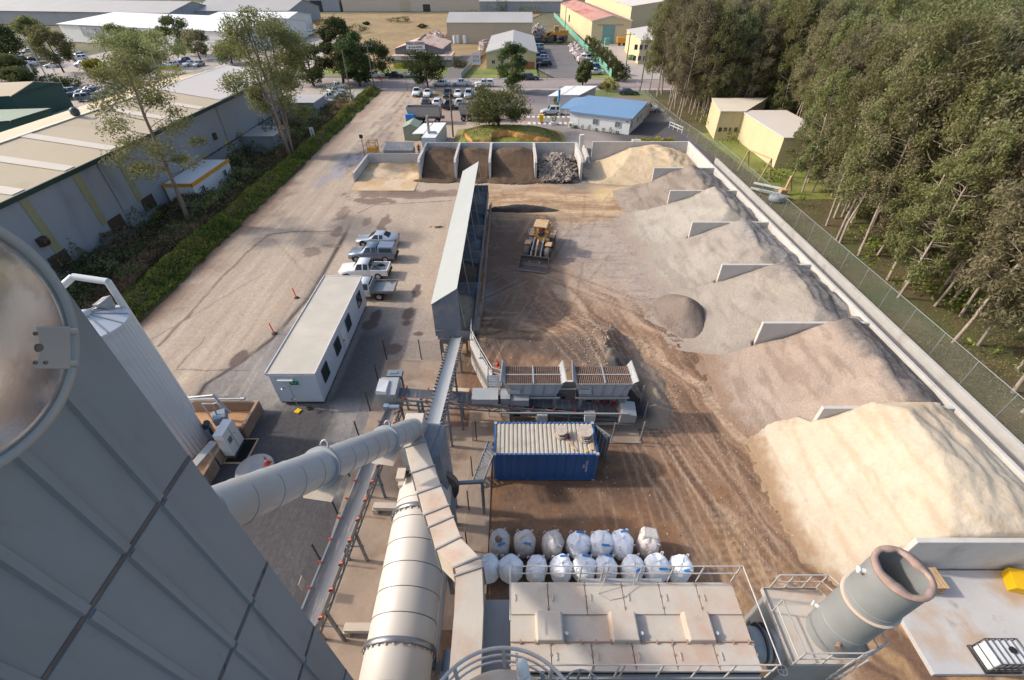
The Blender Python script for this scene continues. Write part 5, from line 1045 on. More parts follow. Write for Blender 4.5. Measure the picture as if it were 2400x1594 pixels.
for p in rp + [(9.4, 4.45), (9.3, 6.65), (9.9, 6.65), (11.1, 5.1)]: mb = MB(); mb.beam((p[0], p[1], 8), (p[0], p[1], 9.05), .035); mb.build('rail_post', 'rail_paint', t)
for p in ((8.7, 4.6), (10.5, 4.6), (8.7, 6.4), (10.5, 6.4)): mb = MB(); mb.beam((p[0], p[1], -.1), (p[0], p[1], 6.3), .22); mb.build('leg', 'steel_light', t)
mb = MB()
for k in range(22): z = .3 + k * .35; mb.tube((9.9, 4.3, z), (10.3, 4.3, z), .015, 6)
for x in (9.9, 10.3): mb.tube((x, 4.3, 0), (x, 4.3, 9), .025, 6)
mb.build('ladder', 'rail_paint', t)
t = thing('outlet_duct', 'short grey flanged duct joining the filter house to the fan', 'duct', (8, 5.2, 7.2)); mb = MB(); mb.tube((7.1, 5.2, 7.6), (8.7, 5.1, 7.4), .5, 32); mb.build('duct_pipe', 'steel_light', t)
for x in (7.5, 8.0, 8.2): mb = MB(); mb.tube((x, 5.18, 7.55), (x + .05, 5.18, 7.55), .57, 32); mb.build('flange', 'dark_steel', t)
mb = MB(); mb.lathe([(.13, 0), (.15, .02), (.17, .0), (.15, -.02), (.13, 0)], (8.35, 4.4, 7.7), 16); mb.beam((8.2, 4.4, 7.7), (8.5, 4.4, 7.7), .02).beam((8.35, 4.25, 7.7), (8.35, 4.55, 7.7), .02); tag(mb.build('valve_wheel', 'rail_paint', loc=(8.35, 4.4, 7.7)), 'small round handwheel beside the outlet duct', 'valve wheel')
mat('stack_steel', srgb(168, 170, 168), .5, .15, var=.07, vs=.9, dirt=[(srgb(176, 150, 130), .35, .8, .55)], fine=.04)
scx, scy, sr = 10.15, 5.3, .68; t = thing('chimney_stack', 'wide grey steel chimney with a crusted rusty rim near the lower right', 'chimney', (scx, scy, 7))
mb = MB(); mb.lathe([(sr, 7.0), (sr, 12.35)], (scx, scy, 0), 56); mb.lathe([(sr - .04, 12.35), (sr - .04, 9.0), (0, 9.0)], (scx, scy, 0), 56); mb.build('flue', 'stack_steel', t)
mb = MB(); mb.lathe([(sr, 10.6), (sr + .07, 10.6), (sr + .07, 10.68), (sr, 10.68)], (scx, scy, 0), 56); mb.build('collar', 'dusty_cream', t)
mb = MB(); mb.lathe([(sr, 9.2), (sr + .008, 9.2), (sr + .008, 9.22), (sr, 9.22)], (scx, scy, 0), 56).lathe([(sr, 10.9), (sr + .008, 10.9), (sr + .008, 10.92), (sr, 10.92)], (scx, scy, 0), 56); mb.build('weld_seam', 'steel_light', t)
mat('crust', srgb(176, 148, 134), .9, var=.15, vs=3, dirt=[(srgb(206, 190, 178), .5, 3, .55)], bump=.01)
mb = MB(); seg = 72; vs = []
for j, (q0, z) in enumerate(((sr - .01, 12.28), (sr + .03, 12.3), (sr + .03, 12.37), (-1, 12.4), (-1, 12.3))):
    for k in range(seg):
        a = 2 * math.pi * k / seg; rr = q0 if q0 > 0 else sr - .1 - .13 * max(0, math.sin(a * 2 + .6)) ** 1.5 - .05 * max(0, math.sin(5 * a)) ; vs.append((scx + math.cos(a) * rr, scy + math.sin(a) * rr, z))
mb.add(vs, [(i * seg + k, i * seg + (k + 1) % seg, (i + 1) * seg + (k + 1) % seg, (i + 1) * seg + k) for i in range(4) for k in range(seg)], True); mb.build('rim_crust', 'crust', t)
for z, a in ((8.9, -2.2), (8.9, 2.4), (11.9, 2.8)):
    mb = MB(); q = Vector((scx + math.cos(a) * sr, scy + math.sin(a) * sr, z)); o_ = Vector((math.cos(a), math.sin(a), 0)); mb.tube(q, q + o_ * .14, .07, 12).tube(q + o_ * .14, q + o_ * .17, .1, 12); mb.build('test_port', 'rust' if a < 0 else 'white_paint', t)
# ---- silo top below the camera
scx, scy, sz, sr = -.16, 1.5, 13.4, 1.42
t = thing('filler_silo', 'round silo top with curved handrails at the bottom edge', 'silo', (scx, scy, 0))
mb = MB(); mb.lathe([(sr, 5.0), (sr, sz), (sr - .06, sz + .05), (0, sz + .12)], (scx, scy, 0), 64); mb.lathe([(.4, 3.2), (sr, 5.0)], (scx, scy, 0), 64); mb.build('silo_shell', 'dusty_cream', t)
mb = MB()
for a in (.8, 2.4, 4, 5.5): x, y = scx + math.cos(a) * 1.2, scy + math.sin(a) * 1.2; mb.beam((x, y, -.1), (x, y, 5.2), .2)
mb.build('leg', 'steel_light', t)
for z, rr in ((14.5, .035), (14.1, .022), (13.72, .022)):
    mb = MB(); mb.path([(scx + math.cos(a) * (sr + .05), scy + math.sin(a) * (sr + .05), z) for a in np.linspace(R(-20), R(215), 48)], rr, 8); mb.build('handrail', 'rail_paint', t, smooth=True)
for a in (R(20), R(52), R(90), R(128), R(165), R(200)): mb = MB(); x, y = scx + math.cos(a) * (sr + .05), scy + math.sin(a) * (sr + .05); mb.beam((x, y, 13.4), (x, y, 14.5), .06); mb.build('rail_post', 'rail_paint', t)
mb = MB(); mb.box(-.1, .5, 1.65, 2.25, 13.5, 14.35); mb.build('vent_box', 'dusty_cream', t, bevel=.02)
mb = MB(); mb.tube((.27, 2.2, 14.0), (.21, 2.45, 14.75), .14, 20, .1); mb.build('vent_pipe', 'dusty_cream', t)
mb = MB(); mb.tube((.215, 2.43, 14.7), (.205, 2.48, 14.78), .12, 20); mb.lathe([(.1, .0), (.115, .12), (.1, .26), (.06, .33), (0, .35)], (.2, 2.49, 14.78), 20, (-.1, .3, .95)); mb.build('vent_cap', 'white_paint', t)
mb = MB(); mb.tube((.62, 2.0, 13.5), (.58, 2.4, 14.3), .07, 12).tube((.58, 2.4, 14.3), (.55, 2.55, 14.6), .04, 10); mb.build('pressure_pipe', 'grey_steel', t)
t = thing('ladder_cage', 'hooped steel ladder cage rising beside the round silo top', 'ladder', (1.55, 2.8, 10)); lx, ly = 1.5, 2.75
mb = MB()
for x in (lx - .25, lx + .25): mb.tube((x, ly - .35, 6), (x, ly - .35, 13.9), .03, 8)
for k in range(26): mb.tube((lx - .25, ly - .35, 6.2 + k * .3), (lx + .25, ly - .35, 6.2 + k * .3), .014, 6)
mb.build('ladder_rungs', 'galv', t)
for z in (12.6, 11.8, 11.0, 10.2): mb = MB(); mb.path([(lx + math.cos(a) * .42, ly + math.sin(a) * .42 - .05, z) for a in np.linspace(R(-50), R(230), 26)], .018, 6); mb.build('hoop', 'galv', t)
for a in np.linspace(R(-30), R(210), 7): mb = MB(); mb.beam((lx + math.cos(a) * .42, ly + math.sin(a) * .42 - .05, 9.2), (lx + math.cos(a) * .42, ly + math.sin(a) * .42 - .05, 12.65), .05, .012); mb.build('cage_bar', 'galv', t)
# ---- lower right slab, timber, plastic crate tank, yellow bin
mat('slab_pale', srgb(206, 202, 198), .85, var=.05, vs=.4, dirt=[(srgb(196, 164, 130), .9, .33, .5), (srgb(140, 118, 100), .8, .9, .6)], fine=.05)
mb = MB(); mb.box(18.75, 40, 6.2, 10.7, -.3, .22); tag(mb.build('concrete_pad', 'slab_pale', bevel=.02), kind='structure')
t = thing('timber_stack', 'stack of sawn timber slats on the pale slab behind the chimney', 'timber stack', (20.9, 10.0, .22))
for k in range(7):
    mb = MB()
    for j in range(6 if k % 2 == 0 else 3):
        if k % 2 == 0: mb.box(20.45 + j * .17, 20.58 + j * .17, 9.5, 10.5, .24 + k * .11, .32 + k * .11)
        else: mb.box(20.45, 21.43, 9.55 + j * .4, 9.67 + j * .4, .235 + k * .11, .335 + k * .11)
    mb.build('slat_layer', 'timber', t)
t = thing('liquid_tank', 'black and white caged plastic tank on the pale slab', 'tank', (21.9, 6.9, .2)); M_ = Matrix.Rotation(-.0, 3, 'Z')
mb = MB(); mb.box(21.1, 22.5, 6.3, 7.2, .35, 1.25); mb.build('tank_body', 'sign_white', t, bevel=.06)
mb = MB()
for k in range(6): x = 21.1 + k * .28; mb.tube((x, 6.26, .3), (x, 6.26, 1.3), .02, 6).tube((x, 7.24, .3), (x, 7.24, 1.3), .02, 6).tube((x, 6.26, 1.3), (x, 7.24, 1.3), .03, 6)
for z in (.35, .8, 1.3): mb.path([(21.06, 6.26, z), (22.54, 6.26, z), (22.54, 7.24, z), (21.06, 7.24, z)], .025, 6, closed=True)
mb.build('cage', 'dark_steel', t)
mb = MB(); mb.box(21.0, 22.6, 6.2, 7.3, .2, .34); mb.build('pallet', 'black_rubber', t)
mb = MB(); mb.tube((22.0, 6.8, 1.25), (22.0, 6.8, 1.33), .14, 16); mb.build('lid', 'dark_gap', t)
mb = MB(); mb.hexa([(24.9, 9.7, .22), (25.9, 9.4, .22), (26.3, 10.3, .22), (25.3, 10.6, .22)], [(24.9, 9.6, .8), (26.0, 9.3, .8), (26.4, 10.4, .8), (25.3, 10.6, .8)]); tag(mb.build('yellow_bin', 'yellow_paint', loc=(25.6, 10, .2), bevel=.03), 'bright yellow bin cut off by the right edge below the sand wall', 'bin')
mb = MB(); mb.beam((18.9, 9.4, .05), (19.6, 8.9, .05), .16, .05); tag(mb.build('plastic_offcut', 'sign_white', loc=(19.2, 9.2, 0)), 'white plastic offcut lying left of the pale slab', 'offcut')
# ================================================================ VEGETATION
def leaf_mat(name, a, b_, dark=.5, tr=.25, ns=.35):
    m = bpy.data.materials.new(name); m.use_nodes = True; t = m.node_tree; N = t.nodes; L = t.links; b = N['Principled BSDF']; b.inputs['Roughness'].default_value = .7; b.inputs['Specular IOR Level'].default_value = .2
    tc = N.new('ShaderNodeTexCoord'); oi = N.new('ShaderNodeObjectInfo'); ad = N.new('ShaderNodeVectorMath'); ad.operation = 'ADD'
    L.new(tc.outputs['Object'], ad.inputs[0]); L.new(oi.outputs['Random'], ad.inputs[1])
    n = N.new('ShaderNodeTexNoise'); n.inputs['Scale'].default_value = ns; n.inputs['Detail'].default_value = 7; n.inputs['Roughness'].default_value = .75; L.new(ad.outputs[0], n.inputs['Vector'])
    r_ = N.new('ShaderNodeMapRange'); r_.inputs[1].default_value = .35; r_.inputs[2].default_value = .66; L.new(n.outputs['Fac'], r_.inputs[0])
    mx = N.new('ShaderNodeMix'); mx.data_type = 'RGBA'; mx.inputs[6].default_value = (*a, 1); mx.inputs[7].default_value = (*b_, 1); L.new(r_.outputs[0], mx.inputs[0])
    hs = N.new('ShaderNodeHueSaturation'); L.new(mx.outputs[2], hs.inputs['Color']); mr = N.new('ShaderNodeMapRange'); mr.inputs[3].default_value = .75; mr.inputs[4].default_value = 1.25; L.new(oi.outputs['Random'], mr.inputs[0]); L.new(mr.outputs[0], hs.inputs['Value'])
    m2 = N.new('ShaderNodeMapRange'); m2.inputs[3].default_value = .475; m2.inputs[4].default_value = .52; L.new(oi.outputs['Random'], m2.inputs[0]); L.new(m2.outputs[0], hs.inputs['Hue'])
    L.new(hs.outputs[0], b.inputs['Base Color'])
    ts = N.new('ShaderNodeBsdfTranslucent'); L.new(hs.outputs[0], ts.inputs['Color']); ms = N.new('ShaderNodeMixShader'); ms.inputs[0].default_value = tr
    L.new(b.outputs[0], ms.inputs[1]); L.new(ts.outputs[0], ms.inputs[2]); L.new(ms.outputs[0], N['Material Output'].inputs['Surface']); MAT[name] = m
leaf_mat('gum_leaf', srgb(124, 122, 88), srgb(172, 160, 126), tr=.42)
leaf_mat('gum_leaf_green', srgb(118, 126, 78), srgb(160, 158, 106), tr=.42)
leaf_mat('dark_leaf', srgb(62, 78, 44), srgb(98, 110, 62))
leaf_mat('mid_leaf', srgb(88, 100, 56), srgb(132, 132, 84))
leaf_mat('yellow_leaf', srgb(140, 140, 46), srgb(184, 176, 70))
leaf_mat('bank_leaf', srgb(78, 104, 40), srgb(160, 170, 76), ns=.6)
leaf_mat('scrub_leaf', srgb(88, 90, 56), srgb(146, 130, 96), ns=.3)
leaf_mat('dead_leaf', srgb(150, 118, 88), srgb(184, 154, 118), ns=.4)
leaf_mat('grass_leaf', srgb(104, 114, 56), srgb(158, 148, 92), ns=.4)
mat('bark_pale', srgb(182, 165, 149), .85, var=.2, vs=1.2, dirt=[(srgb(134, 112, 96), .7, 1.6, .52)]); mat('bark_mid', srgb(158, 138, 120), .85, var=.25, vs=1.2, dirt=[(srgb(110, 92, 78), .7, 1.2, .5)]); mat('bark_dark', srgb(100, 82, 68), .9, var=.25, vs=2)

def leaves_obj(name, P, size, m, seed, parent=None, asp=.45, droop=0, off=None):
    rs = np.random.RandomState(seed); n = len(P); P = np.asarray(P, np.float32)
    u = rs.normal(size=(n, 3)); u[:, 2] -= droop; u /= np.linalg.norm(u, axis=1)[:, None]
    v = rs.normal(size=(n, 3)); v -= (v * u).sum(1)[:, None] * u; v /= np.linalg.norm(v, axis=1)[:, None]
    s_ = (size * rs.uniform(.6, 1.35, n))[:, None]
    co = np.stack([P - u * s_, P + v * s_ * asp, P + u * s_, P - v * s_ * asp], 1).reshape(-1, 3).astype(np.float32)
    if off is not None: co -= np.asarray(off, np.float32)
    me = bpy.data.meshes.new(name); me.vertices.add(4 * n); me.vertices.foreach_set('co', co.ravel()); me.loops.add(4 * n); me.loops.foreach_set('vertex_index', np.arange(4 * n, dtype=np.int32))
    me.polygons.add(n); me.polygons.foreach_set('loop_start', np.arange(0, 4 * n, 4, dtype=np.int32)); me.polygons.foreach_set('loop_total', np.full(n, 4, np.int32)); me.update(calc_edges=True)
    me.materials.append(MAT[m]); o = bpy.data.objects.new(name, me); C.objects.link(o)
    if parent is not None: o.parent = parent
    elif off is not None: o.location = off
    return o
def make_tree(name, label, cat, H, cr, base=.45, nl=3000, ls=.32, leaf='gum_leaf', bark='bark_pale', seed=0, tr=.22, ncl=22, stems=1, flat=.7, sparse=.8, group=None, lean=0, shell=.55, crf=(.26, .44), drp=.3):
    rg = random.Random(seed); rs = np.random.RandomState(seed); root = thing(name, label, cat, (0, 0, 0), group); mb = MB(); cl = []
    def limb(a, b_, r0, r1, n=4, wob=.05):
        pts = [a.lerp(b_, k / n) + Vector((rg.gauss(0, 1), rg.gauss(0, 1), 0)) * (b_ - a).length * wob * (0 < k < n) for k in range(n + 1)]
        for k in range(n): mb.tube(pts[k], pts[k + 1], r0 + (r1 - r0) * k / n, 7, r0 + (r1 - r0) * (k + 1) / n, caps=False)
        return pts
    tops = []
    for s_ in range(stems):
        a = 6.28 * s_ / max(1, stems) + rg.random(); o_ = Vector((math.cos(a), math.sin(a), 0)) * (.5 if stems > 1 else 0)
        tp = Vector((o_.x * 3.5 + rg.gauss(0, .04) * H + lean * H, o_.y * 3.5 + rg.gauss(0, .03) * H, H * rg.uniform(.8, .92))); tops.append(limb(o_, tp, tr * (1 if stems == 1 else .75), tr * .25, 7, .004))
    for k in range(ncl):
        st = tops[k % stems]; f = base + (1 - base) * ((k + rg.random() * .8) / ncl); i = min(int(f * 7), 6); p = st[i].lerp(st[i + 1], f * 7 - i)
        a = rg.uniform(0, 6.283); w_ = math.sin(math.pi * min(1, max(.12, (f - base) / (1 - base) * .82 + .14))) ** .6; rr = cr * w_ * rg.uniform(.45, 1.0)
        e = p + Vector((math.cos(a) * rr, math.sin(a) * rr, rr * rg.uniform(.15, .55))); e.z = min(e.z, H)
        limb(p, e, max(.03, tr * .28 * (1.2 - f)), .02, 3, .07); cl.append((e, cr * rg.uniform(*crf)))
    cl.append((tops[0][-1] + Vector((0, 0, .3)), cr * .4)); mb.build('trunk', bark, root)
    P = []; per = nl // len(cl)
    for (c_, r_) in cl:
        n = int(per * rg.uniform(.7, 1.3)); d = rs.normal(size=(n, 3)); d /= np.linalg.norm(d, axis=1)[:, None]; q = d * (rs.uniform(shell, 1, n) ** .8)[:, None] * r_
        q *= (1 + .3 * np.sin(d[:, 0] * 5 + c_.x) * np.cos(d[:, 1] * 4))[:, None]; q[:, 2] *= flat; P.append(q + np.array(c_))
    P = np.concatenate(P); leaves_obj('crown', P, ls, leaf, seed, root, droop=drp, asp=.45 if drp < .5 else .36); return root
def put(o, x, y, rz=0, s=1.0, z=0):
    o.location = (x, y, z); o.rotation_euler = (0, 0, rz); o.scale = (s, s, s * (1)); return o

# ---- gum forest on the right
FG = 'gum trees of the forest on the right'
protos = [make_tree('gum_tree', '', '', 18.5 + 1.1 * (k % 4), 2.9 + .3 * (k % 4), (.16, .32, .24, .38)[k % 4], 14000, .15, 'gum_leaf' if k % 3 else 'gum_leaf_green', seed=100 + k, tr=.14, crf=(.16, .32), flat=1.15, drp=.9, ncl=64 + 3 * k, group=FG, shell=.3) for k in range(7)]
rg = random.Random(77); cand = []
for i in range(54):
    for j in range(52):
        x = 34.6 + i * 2.7 + rg.uniform(-1.3, 1.3); y = 6 + j * 2.9 + rg.uniform(-1.4, 1.4)
        if y > 128 + rg.uniform(-2, 2): continue
        if 71 < y < 99 and x < 51: continue
        if 54 < y <= 71 and x < 40.6: continue
        if y >= 99 and x < 34.5: continue
        d_ = math.hypot(x, y); 
        if x > (y * .7727 + 8 * .6347) * 1.125 / 1 + 14: continue
        if y < 54 and x < 36.4: continue
        cand.append((d_ + (0 if x < 44 or y < 55 else 6), x, y))
cand.sort()
ind, rest = cand[:292], cand[292:]
adj = ['slender', 'leaning', 'bushy', 'sparse', 'forked', 'dense', 'tall']
for n, (_, x, y) in enumerate(ind):
    k = n % 7
    o = protos[k] if n < 7 else copy_tree(protos[k])
    put(o, x, y, rg.uniform(0, 6.283), rg.uniform(.82, 1.12), -.1); tag(o, 'pale barked gum tree in the dense forest right of the fence', 'gum tree', FG)
def gn_scatter(name, pts, srcs, label, cat, smin=.8, smax=1.15):
    me = bpy.data.meshes.new(name); me.from_pydata([tuple(p) for p in pts], [], []); me.update(); o = bpy.data.objects.new(name, me); C.objects.link(o)
    ng = bpy.data.node_groups.new(name, 'GeometryNodeTree'); ng.interface.new_socket('Geometry', in_out='INPUT', socket_type='NodeSocketGeometry'); ng.interface.new_socket('Geometry', in_out='OUTPUT', socket_type='NodeSocketGeometry')
    N = ng.nodes; L = ng.links; gi = N.new('NodeGroupInput'); go = N.new('NodeGroupOutput'); g2 = N.new('GeometryNodeGeometryToInstance')
    for tr_ in srcs:
        j = N.new('GeometryNodeJoinGeometry')
        for ch in tr_.children: oi = N.new('GeometryNodeObjectInfo'); oi.inputs[0].default_value = ch; oi.transform_space = 'ORIGINAL'; L.new(oi.outputs['Geometry'], j.inputs[0])
        gg = N.new('GeometryNodeGeometryToInstance'); L.new(j.outputs[0], gg.inputs[0]); tr_['_gi'] = 0; srcs_out.append(gg) if False else None
        L.new(gg.outputs[0], jj.inputs[0]) if False else outs.append(gg)
    return o, ng
outs = []
def scatter(name, pts, srcs, label, cat, smin=.8, smax=1.15):
    global outs
    outs = []; o, ng = gn_scatter(name, pts, srcs, label, cat); N = ng.nodes; L = ng.links
    jj = N.new('GeometryNodeJoinGeometry')
    for gg in outs: L.new(gg.outputs[0], jj.inputs[0])
    ip = N.new('GeometryNodeInstanceOnPoints'); ip.inputs['Pick Instance'].default_value = True; gi = [n for n in N if n.bl_idname == 'NodeGroupInput'][0]; go = [n for n in N if n.bl_idname == 'NodeGroupOutput'][0]
    mp = N.new('GeometryNodeMeshToPoints'); L.new(gi.outputs[0], mp.inputs[0]); L.new(mp.outputs[0], ip.inputs['Points']); L.new(jj.outputs[0], ip.inputs['Instance'])
    rz = N.new('FunctionNodeRandomValue'); rz.data_type = 'FLOAT_VECTOR'; rz.inputs[0].default_value = (0, 0, 0); rz.inputs[1].default_value = (0, 0, 6.283); L.new(rz.outputs[0], ip.inputs['Rotation'])
    rs_ = N.new('FunctionNodeRandomValue'); rs_.inputs[2].default_value = smin; rs_.inputs[3].default_value = smax; L.new(rs_.outputs[1], ip.inputs['Scale'])
    L.new(ip.outputs[0], go.inputs[0]); md = o.modifiers.new('scatter', 'NODES'); md.node_group = ng; tag(o, label, cat, kind='stuff'); return o
scatter('forest', [(x, y, -.1) for _, x, y in rest], protos, 'unbroken gum forest filling the far right of the picture', 'forest')
far = []
for k in range(900):
    x = rg.uniform(75, 420); y = rg.uniform(148, 470)
    if x < 96 + (y - 148) * .1: continue
    far.append((x, y, -.1))
scatter('far_forest', far, protos, 'distant forest beyond the road at the upper right', 'forest', .9, 1.4)
far = [(rg.uniform(-700, 700), rg.uniform(520, 800), -.1) for k in range(900)]
scatter('horizon_trees', far, protos, 'belt of distant trees along the horizon', 'forest', .9, 1.5)

# ---- trees on the left and round the car park
def at(o, px, py, rz=0, s=1): g = G(px, py); return put(o, g.x, g.y, rz, s)
o = make_tree('gum_tree', 'tall many stemmed gum tree towering over the lane beside the long shed', 'gum tree', 21.5, 5.8, .32, 26000, .16, 'gum_leaf_green', 'bark_mid', seed=1, tr=.3, ncl=44, stems=5, shell=.3); put(o, -36.9, 78.2, 1.2)
o = make_tree('gum_tree', 'sparse airy gum tree growing before the grey shed wall', 'gum tree', 19, 4.7, .34, 13000, .13, 'gum_leaf_green', 'bark_mid', seed=5, lean=.1, tr=.3, ncl=34, flat=.5, shell=.2); put(o, -39.8, 52.6, 0)
o = make_tree('gum_tree', 'two stemmed gum tree seen over the cream shed roof', 'gum tree', 17, 6.5, .35, 12000, .2, 'gum_leaf_green', seed=6, tr=.28, ncl=26, stems=2, flat=.6, shell=.2); put(o, -68, 98, 2)
o = make_tree('evergreen_tree', 'tall dense dark evergreen by the lane entrance', 'evergreen tree', 16.5, 4.8, .1, 20000, .24, 'dark_leaf', 'bark_dark', 7, .35, 44, shell=.3); put(o, -45.5, 139, 0)
o = make_tree('evergreen_tree', 'shorter dark evergreen right of the tallest one at the lane entrance', 'evergreen tree', 12, 4.6, .08, 14000, .24, 'dark_leaf', 'bark_dark', 8, .3, 36, shell=.3); put(o, -40.0, 135, 0)
o = make_tree('evergreen_tree', 'low bushy evergreen left of the tallest one at the entrance', 'evergreen tree', 9, 4.5, .08, 5000, .34, 'mid_leaf', 'bark_dark', 9, .3, 30, shell=.3); put(o, -52.5, 136, 0)
o = make_tree('round_tree', 'broad spreading tree on the green mound beyond the far bins', 'tree', 7.4, 5.4, .36, 20000, .15, 'mid_leaf', 'bark_dark', 10, .3, 44, flat=.5, shell=.25, stems=1); put(o, -2.3, 89.8, 0)
rnd = [(1003, 205, 7.5, 4.8, 'dark_leaf', 'dark round tree at the left end of the car park'), (1202, 215, 11, 3.6, 'dark_leaf', 'dark upright tree beside the car park gate'), (884, 180, 8.2, 5, 'dark_leaf', 'small dark tree on the lawn left of the insulation shop'), (1365, 200, 6.5, 2.0, 'mid_leaf', 'narrow shrub like tree behind the white gatehouse')]
for k, (px, py, H, cr, lf, lb) in enumerate(rnd): o = make_tree('round_tree', lb, 'tree', H, cr, .14, 11000, .2, lf, 'bark_dark', 20 + k, .22, 34, shell=.3); at(o, px, py)
tl = [(150, 170, 15, 6.5, 'gum_leaf_green', 'green gum tree before the white sign shed at the upper left'), (30, 150, 12, 7, 'dark_leaf', 'dark tree clump at the far upper left edge'), (95, 120, 14, 6, 'gum_leaf_green', 'gum tree between the upper left sheds'), (300, 140, 13, 5.5, 'gum_leaf_green', 'gum tree in front of the white shed wall'), (352, 158, 13, 6, 'mid_leaf', 'bushy gum right of the white wall sign'), (432, 130, 15, 6.5, 'mid_leaf', 'leafy gum tree before the long white roof'), (470, 140, 10, 5, 'gum_leaf', 'olive gum tree at the right end of the upper car park'), (245, 195, 7, 3.5, 'yellow_leaf', 'yellow green bushy tree by the flag poles'), (20, 190, 7, 6, 'mid_leaf', 'low olive tree by the left picture edge'), (60, 205, 5, 4.5, 'mid_leaf', 'olive bush behind the green shed'), (545, 150, 6, 7, 'mid_leaf', 'brownish thicket beyond the shed ridge')]
for k, (px, py, H, cr, lf, lb) in enumerate(tl): o = make_tree('gum_tree' if 'gum' in lb else 'tree', lb, 'tree', H * .8, cr * .85, .22, 8000, .27, lf, 'bark_dark', 40 + k, .26, 24, shell=.25); at(o, px, py)
def bush(label, x, y, h, r_, lf, n=900, ls=.14, seed=0, group=None, name='shrub', cat='shrub', z=0):
    rs = np.random.RandomState(seed); d = rs.normal(size=(n, 3)); d /= np.linalg.norm(d, axis=1)[:, None]; P = d * (rs.uniform(.35, 1, n) ** .6)[:, None] * (1 + .25 * np.sin(d[:, :1] * 5 + seed)) * np.array([r_, r_, h * .55]) + np.array([0, 0, h * .5])
    P[:, 2] = np.maximum(P[:, 2], .03); o = leaves_obj(name, P, ls, lf, seed, droop=-.2); o.location = (x, y, z); return tag(o, label, cat, group)
for k, (px, py) in enumerate(((1380, 108), (1392, 120), (1400, 134), (1412, 142), (1425, 152), (1437, 168), (1450, 182))):
    g = G(px, py + 8); bush('dark green shrub along the teal fence, ' + ['farthest', 'second', 'third', 'fourth', 'fifth', 'sixth', 'nearest'][k] + ' of the row', g.x, g.y, 4.2, 2.4, 'mid_leaf' if k < 6 else 'dark_leaf', 1400, .25, 60 + k, 'shrubs along the teal fence')
for k, (px, py, r_) in enumerate(((1500, 338, 1.0), (1536, 338, 1.4), (1568, 338, 1.1))): g = G(px, py + 3); bush(['leftmost', 'middle', 'rightmost'][k] + ' of three yellow green shrubs behind the pale sand bay', g.x, g.y, 1.3, r_, 'yellow_leaf', 900, .13, 80 + k, 'yellow green shrubs')
g = G(1425, 212); bush('rounded green bush behind the white gatehouse', g.x, g.y, 2.4, 2.6, 'yellow_leaf', 900, .2, 90)
g = G(1310, 245); bush('low green bush by the flag at the blue office', g.x, g.y, 1.6, 1.8, 'mid_leaf', 700, .16, 91); g = G(1335, 244); bush('leafy plants under the gatehouse window', g.x, g.y, 1.4, 1.6, 'mid_leaf', 700, .16, 92)
for k, (px, py, h, r_, lf, lb) in enumerate(((120, 200, 2.4, 3.2, 'dark_leaf', 'dark shrub left of the second flag pole'), (140, 207, 2.2, 3, 'dark_leaf', 'dark shrub between the flag poles and the parked cars'), (168, 205, 2, 3.2, 'dark_leaf', 'dark shrub nearest the white hatchback'), (400, 178, 2.6, 4.5, 'yellow_leaf', 'yellow green shrub bed beyond the shed ridge'), (1076, 158, 2, 2.2, 'mid_leaf', 'green bush at the right corner of the insulation shop'), (945, 158, 1.2, 3, 'yellow_leaf', 'low flowering bush at the left front of the insulation shop'), (1000, 160, 1.3, 2.6, 'scrub_leaf', 'spiky shrubs by the door of the insulation shop'), (940, 52, 2.4, 7, 'scrub_leaf', 'large scrub mound in the dry field'), (835, 76, 2.8, 8, 'scrub_leaf', 'low scrub mound nearest in the dry field'), (765, 68, 4.5, 7, 'dead_leaf', 'brown rubbish mound by the white shed end'), (1150, 28, 4, 9, 'mid_leaf', 'green bushes behind the beige shed'), (1240, 32, 4, 8, 'mid_leaf', 'green bushes at the far end of the lane'), (1178, 30, 12, 4, 'dark_leaf', 'dark narrow tree behind the beige shed'), (1100, 38, 3, 8, 'scrub_leaf', 'scrubby bushes left of the dark narrow tree'), (860, 58, 1.2, 2, 'dark_leaf', 'tiny dark shrub in the dry field'), (990, 65, 1.4, 3, 'scrub_leaf', 'small shrub at the right of the dry field'))):
    g = G(px, py); bush(lb, g.x, g.y, h, r_, lf, 900, .3 if g.y > 190 else .22, 100 + k)
# ---- green bank along the lane (ground cover)
rs = np.random.RandomState(3)
def bank_h(X, Y): xx = X + (fbm(X, Y, 4, seed=14) - .5) * 1.3; return (.55 + .9 * fbm(X, Y, 3, seed=13)) * np.exp(-((xx + 35.3) / 1.2) ** 2) + .4 * (fbm(X, Y, 1.6, seed=4) - .35) - .12
o = gridmesh('hedge_bank', np.arange(-37.6, -33.0, .2), np.arange(-5, 131, .4), bank_h, lambda X, Y, Z: np.concatenate([lerp3(np.zeros(X.shape + (3,)) + np.array(srgb(96, 84, 52)), srgb(72, 84, 40), sstep(.4, .6, fbm(X, Y, 2, seed=6))), 0 * X[..., None]], -1), 'yard'); tag(o, kind='structure')
def scat(name, n, xr_, yr_, hf, sz, m, seed, label, cat, dens=None, hr=.3, droop=-.2, asp=.5):
    rs = np.random.RandomState(seed); y = yr_[0] + (yr_[1] - yr_[0]) * rs.uniform(0, 1, n) ** 1.5; x = rs.uniform(xr_[0], xr_[1], n)
    if dens is not None: k = rs.uniform(0, 1, n) < dens(x, y); x, y = x[k], y[k]
    z = hf(x, y) + rs.uniform(0, 1, len(x)) * hr * (.3 + fbm(x, y, 1.5, seed=seed)); o = leaves_obj(name, np.stack([x, y, z], -1), sz, m, seed, droop=droop, asp=asp); return tag(o, label, cat, kind='stuff')
scat('bank_plants', 62000, (-37.3, -33.3), (5, 130), bank_h, .13, 'bank_leaf', 1, 'leafy green ground cover on the bank along the lane', 'ground cover', lambda x, y: sstep(.28, .44, fbm(x, y, 2.5, seed=44)) * .85 + .15, .45)
